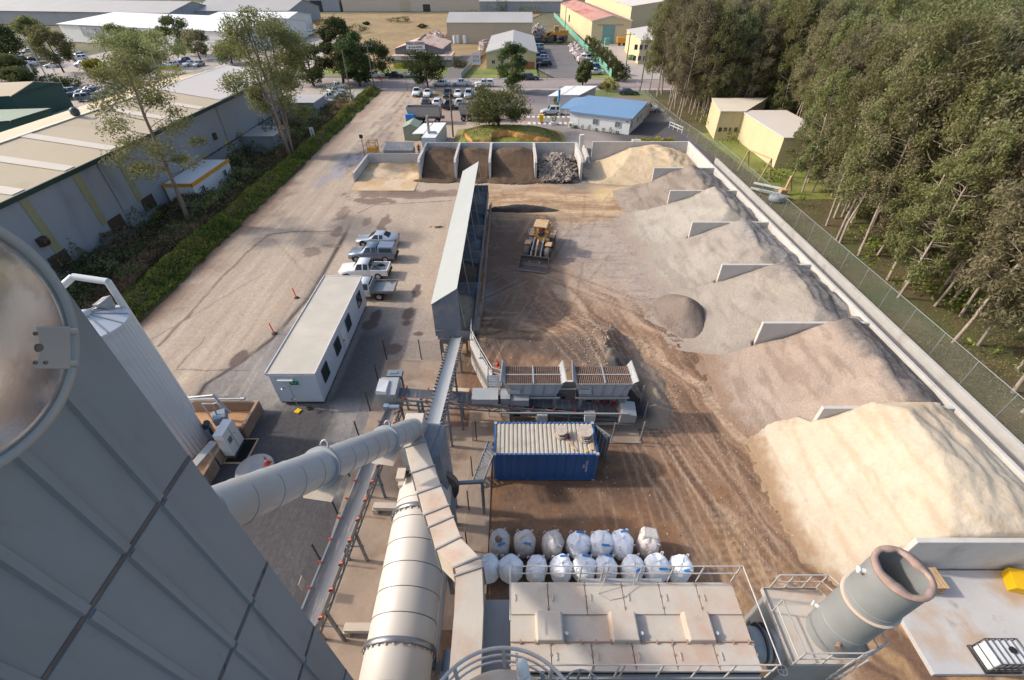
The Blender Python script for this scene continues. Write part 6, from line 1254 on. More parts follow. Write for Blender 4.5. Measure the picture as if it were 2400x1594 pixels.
scat('bank_grass', 40000, (-36.8, -34.4), (5, 130), bank_h, .12, 'dead_leaf', 2, 'dry brown grass on the crest of the bank', 'grass', lambda x, y: sstep(.42, .54, fbm(x, y, 1.4, 5, seed=46)), .25, .0, .2)
scat('ditch_scrub', 60000, (-45.0, -36.9), (8, 118), lambda x, y: -.3 + 1.5 * np.clip(fbm(x, y, 3.2, seed=47) - .38, 0, 1) * 3, .15, 'scrub_leaf', 3, 'tangled brown and green scrub in the ditch beside the shed', 'scrub', None, .6)
scat('ditch_shrubs', 32000, (-45.2, -36.9), (8, 120), lambda x, y: -.3 + 2.4 * np.clip(fbm(x, y, 4.2, seed=49) - .45, 0, 1) * 4, .15, 'mid_leaf', 4, 'dark green shrubs growing along the shed wall', 'scrub', lambda x, y: sstep(.46, .54, fbm(x, y, 4.2, seed=49)), .8)
scat('wall_weeds', 9000, (-45.1, -44.0), (10, 70), lambda x, y: 0 * x - .2, .15, 'bank_leaf', 5, 'bright weeds at the foot of the grey shed wall', 'weeds', lambda x, y: sstep(.4, .55, fbm(x, y, 2, seed=51)), 1.0)
scat('dry_reeds', 16000, (-39.5, -36.8), (30, 122), lambda x, y: 0 * x - .2 + 1.2 * fbm(x, y, 3, seed=53), .22, 'dead_leaf', 6, 'dry brown reeds behind the crest of the bank', 'reeds', lambda x, y: sstep(.48, .58, fbm(x, y, 3, 8, seed=54)), .8, -1.5, .12)
scat('forest_grass', 70000, (33.2, 52), (8, 118), lambda x, y: 0 * x - .12, .09, 'grass_leaf', 7, 'patchy grass between the fence and the gum trees', 'grass', lambda x, y: sstep(.38, .6, fbm(x, y, 3, seed=55)), .25, -.5, .25)
scat('forest_undergrowth', 34000, (37, 60), (14, 118), lambda x, y: 0 * x - .1, .2, 'bank_leaf', 8, 'green undergrowth at the foot of the gum trees', 'undergrowth', lambda x, y: sstep(.48, .6, fbm(x, y, 4, seed=57)), 2.4)
# ---- green mound with its tree
def mound_h(X, Y): return 2.3 * np.exp(-((X + .8) / 8.2) ** 4 - ((Y - 85) / 8.2) ** 4) + (fbm(X, Y, 3, seed=58) - .5) * .2 - .12
o = gridmesh('grass_mound', np.arange(-10.5, 11, .35), np.arange(75.6, 98, .35), mound_h, lambda X, Y, Z: np.concatenate([lerp3(np.zeros(X.shape + (3,)) + np.array(srgb(136, 140, 66)), srgb(150, 130, 84), sstep(.48, .62, fbm(X, Y, 3, seed=59))), 0 * X[..., None]], -1), 'yard', keep=lambda X, Y, Z: Z > .0); tag(o, kind='structure')
scat('mound_grass', 26000, (-9, 9), (76, 94), mound_h, .12, 'grass_leaf', 9, 'bright grass on the mound beyond the bins', 'grass', lambda x, y: (mound_h(x, y) > .15) * (.2 + .8 * sstep(.35, .6, fbm(x, y, 3, seed=59))), .15, -.6, .25)
mat('orange_mesh', srgb(236, 168, 96), .6, var=.15, vs=2)
t = thing('orange_barrier', 'sagging orange plastic barrier mesh round the grassy mound', 'barrier fence', (0, 77, 0)); ln = [G(1090, 330, 1.4), G(1108, 340, 1.4), G(1150, 342, 1.4), G(1155, 333, 1.4), G(1190, 330, 1.4), G(1230, 334, 1.4), G(1290, 337, 1.4)]; zz = [(1.9, 2.7), (1.6, 2.2), (1.7, 2.5), (2.0, 3.0), (2.1, 3.1), (2.0, 2.8), (1.6, 2.2)]
for i, ((a, za), (b_, zb)) in enumerate(zip(zip(ln, zz), zip(ln[1:], zz[1:]))):
    mb = MB()
    for j in range(4):
        f0, f1 = j / 4, (j + 1) / 4; p, q = a.lerp(b_, f0), a.lerp(b_, f1); w0 = .12 * math.sin(j * 2.1); w1 = .12 * math.sin(j * 2.1 + 2.1); mb.quad((p.x, p.y + w0, za[0] + (zb[0] - za[0]) * f0), (q.x, q.y + w1, za[0] + (zb[0] - za[0]) * f1), (q.x, q.y, za[1] + (zb[1] - za[1]) * f1), (p.x, p.y, za[1] + (zb[1] - za[1]) * f0))
    mb.build('mesh_strip', 'orange_mesh', t)
for a, za in zip(ln, zz): mb = MB(); mb.beam((a.x, a.y, 0), (a.x, a.y, za[1] + .1), .05); mb.build('post', 'timber', t)
# ================================================================ BUILDINGS, SIGNS AND POLES
mat('shed_grey', srgb(162, 165, 170), .6, var=.05, vs=.15, dirt=[(srgb(112, 116, 124), .5, .3, .55)], wave=('Y', .4, .01), stretch=(1, 1, .25))
mat('shed_roof', srgb(208, 188, 156), .7, var=.05, vs=.1, dirt=[(srgb(190, 166, 134), .5, .25, .55)], wave=('Y', .35, .01))
mat('skylight', srgb(236, 222, 200), .6, var=.05, vs=.3); mat('roof_far', srgb(226, 214, 202), .6, var=.04, vs=.1)
mat('green_trim', srgb(34, 66, 58), .5, var=.1); mat('green_wall', srgb(44, 84, 74), .6, var=.1, vs=.2); mat('mustard', srgb(160, 156, 118), .6, var=.1, vs=.5)
mat('dark_brown', srgb(84, 66, 54), .8, var=.1); mat('cream_wall', srgb(222, 204, 162), .7, var=.05, vs=.15, dirt=[(srgb(206, 180, 132), .5, .12, .55)], wave=('X', .4, .01))
mat('beige_wall', srgb(204, 184, 160), .7, var=.04, vs=.1, wave=('X', .5, .01)); mat('beige_far', srgb(214, 196, 176), .7, var=.05, vs=.03, wave=('X', 1.2, .02)); mat('grey_roof', srgb(184, 178, 172), .6, var=.05, vs=.1, wave=('X', .5, .01))
mat('rust_roof', srgb(222, 190, 170), .8, var=.08, vs=.3, dirt=[(srgb(176, 96, 70), .8, .35, .5)], stretch=(2, .3, 1)); mat('red_roof', srgb(206, 150, 130), .7, var=.1, vs=.1, dirt=[(srgb(176, 84, 66), .8, .12, .48)], stretch=(2, .3, 1))
mat('blue_roof', srgb(122, 156, 190), .5, var=.04, vs=.3, dirt=[(srgb(142, 170, 198), .4, .6, .55)], wave=('X', .3, .008)); mat('brown_roof', srgb(140, 118, 98), .9, var=.12, vs=1)
mat('white_wall', srgb(236, 236, 234), .6, var=.03, vs=.2); mat('white_bright', srgb(248, 246, 242), .5, var=.02); mat('teal_door', srgb(128, 170, 164), .6, var=.08, vs=.3); mat('teal_fence', srgb(120, 178, 158), .7, var=.1, vs=.5)
mat('grey_block', srgb(118, 120, 124), .7, var=.06); mat('pole_wood', srgb(128, 114, 98), .9, var=.15, vs=2); mat('pale_green_wall', srgb(158, 168, 146), .7, var=.06); mat('brick', srgb(178, 112, 74), .8, var=.15, vs=3)
mat('machine_yellow', srgb(232, 164, 60), .5, var=.08, vs=2, dirt=[(srgb(176, 140, 100), .6, 2, .52)]); mat('corr_grey', srgb(178, 172, 162), .6, var=.06, wave=('X', .25, .03)); mat('sign_red', srgb(190, 40, 40), .6, var=.05)

def building(name, label, cat, P, he, hr, wm, rm, ridge=0, over=.35, group=None, z0=-.15, trim=None, hb=None):
    """P: four ground corners counter-clockwise from the front left. ridge 0: runs front to back; 1: left to right; None: one slope from he (front) to hb (back)"""
    P = [Vector((p[0], p[1], 0)) for p in P]; t = thing(name, label, cat, tuple(P[0]), group); a, b, c, d = P; U = Vector((0, 0, 1))
    mb = MB(); hb_ = he if hb is None else hb; H = [he, he, hb_, hb_]; mb.add([p + U * z0 for p in P] + [p + U * h for p, h in zip(P, H)], [(0, 1, 5, 4), (1, 2, 6, 5), (2, 3, 7, 6), (3, 0, 4, 7)])
    if ridge == 0:
        m0, m1 = (a + b) / 2 + U * hr, (c + d) / 2 + U * hr; mb.add([a + U * he, b + U * he, m0], [(0, 1, 2)]); mb.add([c + U * he, d + U * he, m1], [(0, 1, 2)])
    elif ridge == 1:
        m0, m1 = (a + d) / 2 + U * hr, (b + c) / 2 + U * hr; mb.add([d + U * he, a + U * he, m0], [(0, 1, 2)]); mb.add([b + U * he, c + U * he, m1], [(0, 1, 2)])
    mb.build('wall', wm, t); mb = MB(); th = U * .12
    def slope(q):
        mb.hexa(q, [v + th for v in q])
    f = (b - a).normalized(); s_ = (d - a).normalized()
    if ridge == 0:
        k = (hr - he) / ((b - a).length / 2) * over; e1, e2 = -f * over - U * k, f * over - U * k
        slope([a + U * he + e1 - s_ * over, m0 - s_ * over, m1 + s_ * over, d + U * he + e1 + s_ * over]); slope([m0 - s_ * over, b + U * he + e2 - s_ * over, c + U * he + e2 + s_ * over, m1 + s_ * over])
    elif ridge == 1:
        k = (hr - he) / ((d - a).length / 2) * over; e1, e2 = -s_ * over - U * k, s_ * over - U * k
        slope([a + U * he + e1 - f * over, b + U * he + e1 + f * over, m1 + f * over, m0 - f * over]); slope([m0 - f * over, m1 + f * over, c + U * he + e2 + f * over, d + U * he + e2 - f * over])
    else:
        slope([a + U * he - f * over - s_ * over, b + U * he + f * over - s_ * over, c + U * hb_ + f * over + s_ * over, d + U * hb_ - f * over + s_ * over])
    t['_r'] = 0; r_ = mb.build('roof', rm, t); del t['_r']
    if trim:
        mb = MB(); z = Vector((0, 0, .0))
        for p, q, h0, h1 in ((a - s_ * over, b - s_ * over, he, he), (b + f * over, c + f * over, he, hb_)):
            if ridge == 0 and (q - p).normalized().dot(f) > .9:
                m = (p + q) / 2 + U * (hr + .06); mb.beam(p + U * (he), m, .1, .3); mb.beam(m, q + U * he, .1, .3)
            else: mb.beam(p + U * (h0 + .0), q + U * (h1 + .0), .1, .3)
        mb.build('gutter', trim, r_)
    return t
def win(t, o, u, w_, h_, m='glass', frame='white_paint', name='window', n=None):   # o: lower corner on the wall, u: unit vector along it
    u = Vector(u).normalized(); nrm = Vector((u.y, -u.x, 0)); o = Vector(o) + nrm * .03; q = [o, o + u * w_, o + u * w_ + Vector((0, 0, h_)), o + Vector((0, 0, h_))]
    mb = MB(); mb.hexa([q[0], q[1], q[1] - nrm * .05, q[0] - nrm * .05], [q[3], q[2], q[2] - nrm * .05, q[3] - nrm * .05]); W = mb.build(name, m, t)
    if frame:
        mb = MB(); e = nrm * .02
        for a, b_ in zip(q, q[1:] + q[:1]): mb.beam(a + e, b_ + e, .07)
        mb.beam((q[0] + q[1]) / 2 + e, (q[2] + q[3]) / 2 + e, .04); mb.build('frame', frame, W)
    return W
# -- long shed on the left
t = thing('long_shed', 'very long grey walled shed with a tan roof along the left side', 'shed', (-45.2, 12, 0))
ys0, ys1 = 6, 100
mb = MB(); mb.box(-63, -45.2, ys0, ys1, -.4, 8.3); mb.add([(-63, ys1, 8.3), (-45.2, ys1, 8.3), (-54.5, ys1, 9.9)], [(0, 2, 1)]); mb.build('wall', 'shed_grey', t)
mb = MB(); mb.hexa([(-54.5, ys0, 9.8), (-45.0, ys0, 8.3), (-45.0, ys1 + .3, 8.3), (-54.5, ys1 + .3, 9.8)], [(-54.5, ys0, 9.92), (-44.95, ys0, 8.42), (-44.95, ys1 + .3, 8.42), (-54.5, ys1 + .3, 9.92)])
rf = mb.build('roof', 'shed_roof', t)
mb = MB(); mb.hexa([(-64, ys0, 8.3), (-54.6, ys0, 9.8), (-54.6, ys1 + .3, 9.8), (-64, ys1 + .3, 8.3)], [(-64, ys0, 8.42), (-54.6, ys0, 9.93), (-54.6, ys1 + .3, 9.93), (-64, ys1 + .3, 8.42)]); mb.build('roof', 'shed_roof', t)
mb = MB(); mb.beam((-54.55, ys0, 9.97), (-54.55, ys1 + .3, 9.97), .5, .08); mb.build('ridge_cap', 'skylight', rf)
for y in [GX(px, py, -45.2).y for px, py in ((40, 446), (160, 391), (266, 347), (414, 283), (474, 256))]: mb = MB(); mb.hexa([(-54.3, y - .7, 9.93), (-45.2, y - .7, 8.49), (-45.2, y + .7, 8.49), (-54.3, y + .7, 9.93)], [(-54.3, y - .7, 9.96), (-45.2, y - .7, 8.52), (-45.2, y + .7, 8.52), (-54.3, y + .7, 9.96)]); mb.build('skylight', 'skylight', rf)
mb = MB(); mb.hexa([(-54.3, 78, 9.93), (-45.1, 78, 8.47), (-45.1, 100.2, 8.47), (-54.3, 100.2, 9.93)], [(-54.3, 78, 9.97), (-45.1, 78, 8.51), (-45.1, 100.2, 8.51), (-54.3, 100.2, 9.97)]); mb.build('pale_sheeting', 'roof_far', rf)
mb = MB(); mb.box(-45.0, -44.85, ys0, ys1 + .3, 8.0, 8.45); mb.build('gutter', 'green_trim', rf)
for y in [GX(px, py, -45.2).y for px, py in ((138, 589), (244, 522), (329, 470))]: mb = MB(); mb.box(-45.2, -45.14, y - .45, y + .45, 2.3, 8.0); mb.build('wall_strip', 'mustard', t)
for y, s_ in [(GX(px, py, -45.2).y, 1.15) for px, py in ((138, 604), (272, 520), (348, 473))]: mb = MB(); mb.box(-45.2, -45.12, y - s_, y + s_ * .9, 1.0, 2.5); mb.build('wall_opening', 'dark_brown', t)
for y in [GX(px, py, -45.2).y for px, py in ((290, 495), (431, 400), (536, 334))]: mb = MB(); mb.tube((-45.1, y, 0), (-45.1, y, 8.1), .07, 8); mb.build('downpipe', 'steel_light' if y > 50 else 'dark_steel', t)
mb = MB(); mb.box(-45.2, -44.7, 39.3, 40.1, 3.7, 4.5); mb.lathe([(.3, 0), (.36, .2), (.1, .3)], (-44.75, 39.7, 4.1), 14, (1, 0, 0)); mb.build('wall_fan', 'dark_brown', t)
mb = MB(); mb.box(-45.2, -44.9, 72.6, 73.3, 4.1, 5.0); mb.build('wall_fan', 'dark_brown', t)
mb = MB(); mb.lathe([(.35, 0), (.5, .25), (.5, .7), (.2, .95), (0, 1)], (-54.6, 62, 10.0), 18); mb.build('roof_vent', 'dark_steel', rf)
mb = MB(); mb.box(-45.2, -45.0, 62, 100, 2.6, 2.75); mb.build('lower_rail', 'dark_steel', t)
for y in (68, 74.5, 80): mb = MB(); mb.box(-45.05, -44.9, y, y + 1.2, 3.0, 3.12); mb.build('yellow_marker', 'yellow_paint', t)
t = building('lean_to_shed', 'low grey lean-to at the far end of the long shed', 'shed', [(-45.1, 80), (-39.8, 80), (-39.8, 86), (-45.1, 86)], 2.6, 0, 'shed_grey', 'grey_roof', None, .2)
t = building('small_shed', 'small grey roofed hut behind the tall gum tree', 'shed', [(-46, 101), (-40, 101), (-40, 108), (-46, 108)], 3.2, 0, 'shed_grey', 'grey_roof', None, .2)
mb = MB(); mb.box(-60, -44.5, 108.2, 108.5, -.2, 3.2); tag(mb.build('green_wall', 'pale_green_wall', loc=(-50, 108, 0)), 'pale green screen wall beside the row of white cars', 'wall')
t = building('kiosk', 'white portable hut with a yellow roof edge before the grey shed', 'portable building', [(-44.9, 57.9), (-41.2, 57.9), (-41.2, 67.6), (-44.9, 67.6)], 2.7, 0, 'white_wall', 'white_wall', None, .0)
mb = MB(); mb.box(-45.0, -41.1, 57.78, 57.88, 2.5, 2.95).box(-41.2, -41.08, 57.78, 67.7, 2.5, 2.95); mb.build('fascia', 'mustard2' if 'mustard2' in MAT else 'machine_yellow', t)
win(t, (-41.17, 59.3, 1.1), (0, 1, 0), .8, .9); win(t, (-41.17, 65.2, 1.1), (0, 1, 0), .8, .9)
# -- yard buildings
B0, B1, B2 = G(1336, 297), G(1473, 315), G(1510, 284); B0, B1 = Vector((11.3, 96.1, 0)), Vector((21.9, 90.7, 0)); u = (B1 - B0).normalized(); nb = Vector((-u.y, u.x, 0)); B2 = B1 + nb * 10.6; B3 = B0 + nb * 10.6
t = building('blue_office', 'white office building with a blue sloping roof beyond the pale sand bay', 'office', [B0, B1, B2, B3], 2.75, 0, 'white_wall', 'blue_roof', None, .35, hb=3.5, trim='blue_roof')
mb = MB(); A_ = B0 + Vector((0, 0, 2.75)) - u * .36; mb.hexa([A_ - u * 2.6 + nb * 1.5 - Vector((0, 0, .1)), A_ + nb * 1.5, A_ + nb * 10.6 + Vector((0, 0, .6)), A_ - u * 2.6 + nb * 9 + Vector((0, 0, .4))], [A_ - u * 2.6 + nb * 1.5, A_ + nb * 1.5 + Vector((0, 0, .12)), A_ + nb * 10.6 + Vector((0, 0, .72)), A_ - u * 2.6 + nb * 9 + Vector((0, 0, .5))]); mb.build('porch_roof', 'blue_roof', t)
mb = MB()
for s_ in (1.7, 5, 8.8): p = B0 - u * 2.8 + nb * s_; mb.beam((p.x, p.y, 0), (p.x, p.y, 2.8), .08)
mb.build('porch_post', 'white_paint', t)
win(t, B0 + u * 4.7 + Vector((0, 0, 1.0)), u, 1.1, 1.0, 'glass_pale'); win(t, B0 + u * 9.1 + Vector((0, 0, 1.0)), u, 1.1, 1.0, 'glass_pale')
win(t, B1 + nb * .8 + Vector((0, 0, .9)), nb, .9, 1.2); win(t, B1 + nb * 5 + Vector((0, 0, 1.1)), nb, 1.2, .9); win(t, B1 + nb * 7.5 + Vector((0, 0, 1.1)), nb, 1.2, .9)
win(t, B0 + u * .9 + Vector((0, 0, .1)), u, .9, 2.0, 'white_bright', None, 'door')
p = B0 + u * .5 - nb * .5; mb = MB(); mb.box(p.x - .45, p.x + .45, p.y - .2, p.y + .2, .1, 1.0, rot=math.atan2(u.y, u.x)); ac = mb.build('air_conditioner', 'white_bright', t); mb = MB(); mb.tube((p.x - .1, p.y - .3, .55), (p.x - .12, p.y - .34, .55), .28, 16); mb.build('fan_grille', 'dark_steel', ac)
p = B1 - u * .55 - nb * .04; mb = MB(); mb.box(p.x - .2, p.x + .2, p.y - .02, p.y + .02, 2.1, 2.3, rot=math.atan2(u.y, u.x)); mb.build('sign', 'sign_red', t)
for k in range(7): q = B0 + u * (1.5 + k * 1.4) - nb * .5; bush(['small', 'thin', 'tufty', 'tiny', 'pale', 'upright', 'sprawling'][k] + ' plant along the front wall of the blue office, ' + ['first', 'second', 'third', 'fourth', 'fifth', 'sixth', 'seventh'][k] + ' from the left', q.x, q.y, .5 + .25 * (k % 3), .32, 'mid_leaf', 160, .08, 200 + k, 'small plants along the office wall')
t = building('gatehouse', 'white roofed gatehouse beside the site entrance', 'gatehouse', [(10.3, 110.5), (14.6, 110.5), (19.5, 119), (15, 119)], 2.75, 0, 'white_wall', 'white_bright', None, .3, hb=2.9)
mb = MB(); mb.hexa([(7.7, 109, 2.8), (10.2, 109, 2.8), (14.8, 118.8, 2.95), (12.4, 118.8, 2.95)], [(7.7, 109, 2.92), (10.2, 109, 2.92), (14.8, 118.8, 3.07), (12.4, 118.8, 3.07)]); mb.build('porch_roof', 'white_bright', t)
for q in ((7.9, 109.2), (12.4, 118.4)): mb = MB(); mb.beam((q[0], q[1], 0), (q[0], q[1], 2.8), .12); mb.build('porch_post', 'white_paint', t)
t = building('brown_roof_block', 'low building with a flat brown roof behind the blue office', 'building', [(20.2, 104.6), (26.4, 100.4), (29.4, 106.2), (22.5, 110.4)], 2.6, 0, 'white_wall', 'brown_roof', None, .4)
mb = MB(); mb.hexa([(14.9, 108.5, 0), (18.8, 106.5, 0), (20.5, 110, 0), (16.6, 112, 0)], [(14.9, 108.5, 2.4), (18.8, 106.5, 2.4), (20.5, 110, 2.5), (16.6, 112, 2.5)]); tag(mb.build('grey_block', 'grey_block', loc=(17, 109, 0)), 'grey walled link block between gatehouse and blue office', 'building')
t = thing('wheelie_bin', 'bright yellow wheelie bin beside the drive at the blue office', 'bin', tuple(G(1268, 287))); g = G(1268, 287); mb = MB(); mb.hexa([(g.x - .35, g.y - .3, .08), (g.x + .35, g.y - .3, .08), (g.x + .35, g.y + .3, .08), (g.x - .35, g.y + .3, .08)], [(g.x - .45, g.y - .4, 1.35), (g.x + .45, g.y - .4, 1.35), (g.x + .45, g.y + .4, 1.35), (g.x - .45, g.y + .4, 1.35)]); mb.build('bin_body', 'yellow_paint', t, bevel=.03); mb = MB(); mb.box(g.x - .48, g.x + .48, g.y - .43, g.y + .43, 1.35, 1.47); mb.build('lid', 'yellow_paint', t, bevel=.03)
t = thing('planter_box', 'white planter box with a small plant by the office flagpole', 'planter', tuple(G(1298, 292))); g = G(1298, 292); mb = MB(); mb.box(g.x - .6, g.x + .6, g.y - .5, g.y + .5, 0, .5); mb.build('box', 'white_paint', t); o = bush('x', 0, 0, 1.3, .45, 'mid_leaf', 250, .09, 300); o.parent = t; o.location = (0, 0, .4); o.name = 'plant'; del o['label']; del o['category']
def flag(base, h, label, m='sign_white', w_=.9, fh=1.8):
    t = thing('flagpole', label, 'flagpole', tuple(base)); mb = MB(); mb.tube(base, base + Vector((0, 0, h)), .05, 8, .03); mb.build('pole', 'white_paint', t); mb = MB(); vs = []
    for i in range(5):
        for j in range(4): vs.append(base + Vector((-.03 - w_ * .45 * j / 3 + .05 * math.sin(i), .12 * math.sin(j * 1.8 + i * .6), h - .1 - fh * i / 4)))
    mb.add(vs, [(i * 4 + j, i * 4 + j + 1, i * 4 + j + 5, i * 4 + j + 4) for i in range(4) for j in range(3)], True); mb.build('flag', m, t)
mat('flag_blue', srgb(60, 170, 220), .6, var=.2, vs=2)
flag(G(1309, 290), 6.2, 'white flagpole with a drooping light blue flag at the blue office', 'flag_blue', .9, 2.2); flag(G(155, 215), 6.1, 'right hand of two leaning looking white flag poles at the upper left'); flag(G(98, 206), 5.4, 'left hand white flag pole with a drooping flag at the upper left')
t = building('green_shed', 'pale green garden shed behind the low yellow sand bay', 'shed', [(-19.5, 87), (-16.8, 87), (-16.8, 91), (-19.5, 91)], 2.1, 2.7, 'pale_green_wall', 'pale_green_wall', 0, .1)
t = building('site_hut', 'white site hut with an exhaust pipe behind the far bins', 'portable building', [(-15.0, 79.6), (-12.75, 79.6), (-12.0, 89), (-14.2, 89)], 2.4, 0, 'white_clad', 'white_bright', None, .05)
mb = MB(); mb.hexa([(-17.0, 82, 2.42), (-15.0, 81.8, 2.5), (-14.4, 88.6, 2.5), (-16.0, 88.6, 2.42)], [(-17.0, 82, 2.5), (-15.0, 81.8, 2.58), (-14.4, 88.6, 2.58), (-16.0, 88.6, 2.5)]); mb.build('awning', 'white_bright', t)
mb = MB(); mb.tube((-14.1, 82, 2.5), (-14.1, 82, 5.3), .22, 14).path([(-14.1, 82, 2.75), (-12.9, 82, 2.75), (-12.9, 82, 2.5)], .16, 10); mb.build('exhaust_pipe', 'galv', t)
mb = MB()
for k in range(3): mb.box(-14.7 + k * .75, -14.1 + k * .75, 79.55, 79.6, .2, 2.2)
mb.build('door_panel', 'white_paint', t)
t = thing('corrugated_shelter', 'grey corrugated low shelter behind the shallow sand bay wall', 'shelter', (-18, 75.2, 0)); mb = MB(); mb.box(-20.5, -15.9, 75.3, 77.6, -.1, 1.75); mb.build('wall', 'corr_grey', t); mb = MB(); mb.hexa([(-20.6, 75.2, 1.75), (-15.8, 75.2, 1.75), (-15.9, 77.8, 2.3), (-20.4, 77.8, 2.3)], [(-20.6, 75.2, 1.82), (-15.8, 75.2, 1.82), (-15.9, 77.8, 2.37), (-20.4, 77.8, 2.37)]); mb.build('roof', 'corr_grey', t)
t = thing('yellow_gantry', 'yellow steel sampling gantry at the left end of the shallow sand bay', 'gantry', (-22.3, 75.2, 0)); mb = MB()
for x in (-23.0, -21.6):
    for y in (75.2, 76.6): mb.beam((x, y, 0), (x, y, 3.0), .1)
for z in (1.6, 3.0): mb.path([(-23, 75.2, z), (-21.6, 75.2, z), (-21.6, 76.6, z), (-23, 76.6, z)], .06, 6, closed=True)
mb.beam((-21.6, 75.2, 0), (-20.6, 75.2, 1.2), .08); mb.beam((-23, 75.2, 0), (-21.6, 75.2, 1.6), .07).beam((-21.6, 75.2, 1.6), (-20.4, 75.3, 1.2), .06).beam((-20.4, 75.3, 1.2), (-20.4, 75.3, 0), .06); mb.build('frame', 'machine_yellow', t)
mb = MB(); mb.box(-23, -21.6, 75.2, 76.6, 1.6, 2.2); mb.build('hopper_box', 'machine_yellow', t)
def sign(label, base, h, w_, sh, m='sign_white', txt=None, tm='ink', ts=.4, yaw=0, post='pole_wood', cat='sign'):
    t = thing('sign_board', label, cat, tuple(base)); mb = MB(); mb.beam(base, base + Vector((0, 0, h)), .08); mb.build('post', post, t); mb = MB(); c = base + Vector((0, -.07, h - sh / 2)); mb.box(c.x - w_ / 2, c.x + w_ / 2, c.y - .02, c.y + .02, c.z - sh / 2, c.z + sh / 2); pn = mb.build('panel', m, t)
    if txt: text('lettering', txt, (c.x, c.y - .03, c.z), ts, tm, pn)
sign('dark square sign on a thin post beside the yellow gantry', Vector((-23.6, 75.2, 0)), 4.2, .55, .55, 'ink'); sign('white arrow sign standing in the green bank, nearer one', G(737, 330), 2.3, .75, 1.9, txt='|', ts=1.4); sign('white arrow sign in the reeds by the parked white cars', G(830, 243), 1.9, .8, 1.1, txt='|', ts=.9)
sign('red round stop sign at the lane entrance', G(897, 212), 2.9, .5, .5, 'sign_red'); sign('grey notice board on the post left of the round tree', G(955, 212), 4.2, 1.1, .9, 'steel_light'); sign('red and white real estate board on the lawn by the driveway', G(1117, 172), 5.2, 2.6, 3.0, 'sign_white', txt='FOR\nSALE', tm='sign_red', ts=.9); sign('small white sign at the yellow green entrance garden', G(1283, 190), 2.4, .9, .6)
# -- across the road
t = building('insulation_shop', 'insulation shop with a rusty striped roof and large white lettering', 'shop', [(-37.0, 169.5), (-22.2, 169.5), (-21.2, 188), (-35.5, 188)], 4.3, 6.3, 'grey_block', 'rust_roof', 0, .3)
mb = MB(); mb.box(-37.6, -18.9, 165.6, 169.4, 2.7, 2.85).box(-18.95, -18.7, 165.6, 176, 2.0, 2.95).box(-22, -18.96, 169.42, 176, 2.7, 2.85); mb.build('awning_roof', 'rust_roof', t)
mb = MB(); mb.box(-37.7, -18.7, 165.5, 165.6, 1.75, 2.95); fa = mb.build('fascia', 'roof_far', t); text('lettering', 'INSUL - GUARD', (-31.6, 165.4, 2.42), 1.0, 'ink_red', fa, sx=.8, ext=.03); text('lettering', 'home insulation', (-24.6, 165.4, 2.4), .95, 'ink', fa, sx=.85, ext=.02)
mb = MB(); mb.box(-37.6, -18.8, 165.4, 165.49, 1.68, 1.85); mb.build('fascia_strip', 'teal_door', fa)
mb = MB(); mb.box(-37.4, -18.9, 166.2, 169.4, -.1, 1.9); mb.build('shop_front', 'corr_grey', t)
for k in range(9): x = -37 + k * 2.05; win(t, (x, 166.18, 1.45), (1, 0, 0), 1.6, .4, 'glass', None)
win(t, (-30.6, 166.15, .1), (1, 0, 0), 3.6, 1.8, 'glass', 'white_paint', 'door')
mb = MB(); mb.box(-33.3, -27.4, 169.2, 169.4, 4.2, 6.3); sg = mb.build('roof_sign', 'sign_white', t); text('lettering', 'INSUL-GUARD', (-30.35, 169.15, 5.75), 1.05, 'ink_red', sg, sx=.85, ext=.03); text('lettering', '& Save HOME', (-30.35, 169.15, 4.75), .85, 'ink', sg, sx=.85, ext=.02)
text('lettering', 'INSULATION', (-30.2, 169.2, 3.55), 1.25, 'sign_white', t, sx=.82, ext=.05)
mb = MB(); mb.box(-29.8, -29.2, 171, 186, 6.3, 6.55); mb.build('ridge_vent', 'dark_brown', t)
t = building('beige_shed', 'large beige shed with a row of pale skylights on its grey roof', 'shed', [(-26.2, 221), (8.0, 221), (8.6, 246), (-26, 246)], 7.0, 9.6, 'beige_wall', 'grey_roof', 1, .2)
for x in (-22, -15, -8, -1.5, 4.5): mb = MB(); mb.hexa([(x, 223, 7.45), (x + 1, 223, 7.45), (x + 1, 227.5, 7.95), (x, 227.5, 7.95)], [(x, 223, 7.5), (x + 1, 223, 7.5), (x + 1, 227.5, 8.0), (x, 227.5, 8.0)]); mb.build('skylight', 'white_bright', t)
t = building('cream_shed', 'cream shed with a round red sign facing the road', 'shed', [(-7.8, 162), (7.4, 162), (7.6, 204), (-6.6, 204)], 4.3, 0, 'cream_wall', 'grey_roof', None, .3, trim='white_bright')
t2 = [c for c in t.children if c.name.startswith('wall') or c.name.startswith('roof')]
for c in list(t.children): bpy.data.objects.remove(c)
for c in [o for o in list(C.objects) if o.name.startswith('gutter') and o.parent is None]: bpy.data.objects.remove(c)
mb = MB(); P_ = [(-7.8, 162), (7.4, 162), (7.6, 204), (-6.6, 204)]; hh = [4.3, 8.0, 8.0, 4.3]; hh = [4.3, 8.2, 8.2, 4.6]
mb.add([(p[0], p[1], -.1) for p in P_] + [(p[0], p[1], h) for p, h in zip(P_, [4.4, 4.4, 4.4, 4.4])] + [(0.2, 162, 6.0), (.6, 204, 6.0)], [(0, 1, 5, 8, 4), (1, 2, 6, 5), (2, 3, 7, 9, 6), (3, 0, 4, 7)]); mb.build('wall', 'cream_wall', t)
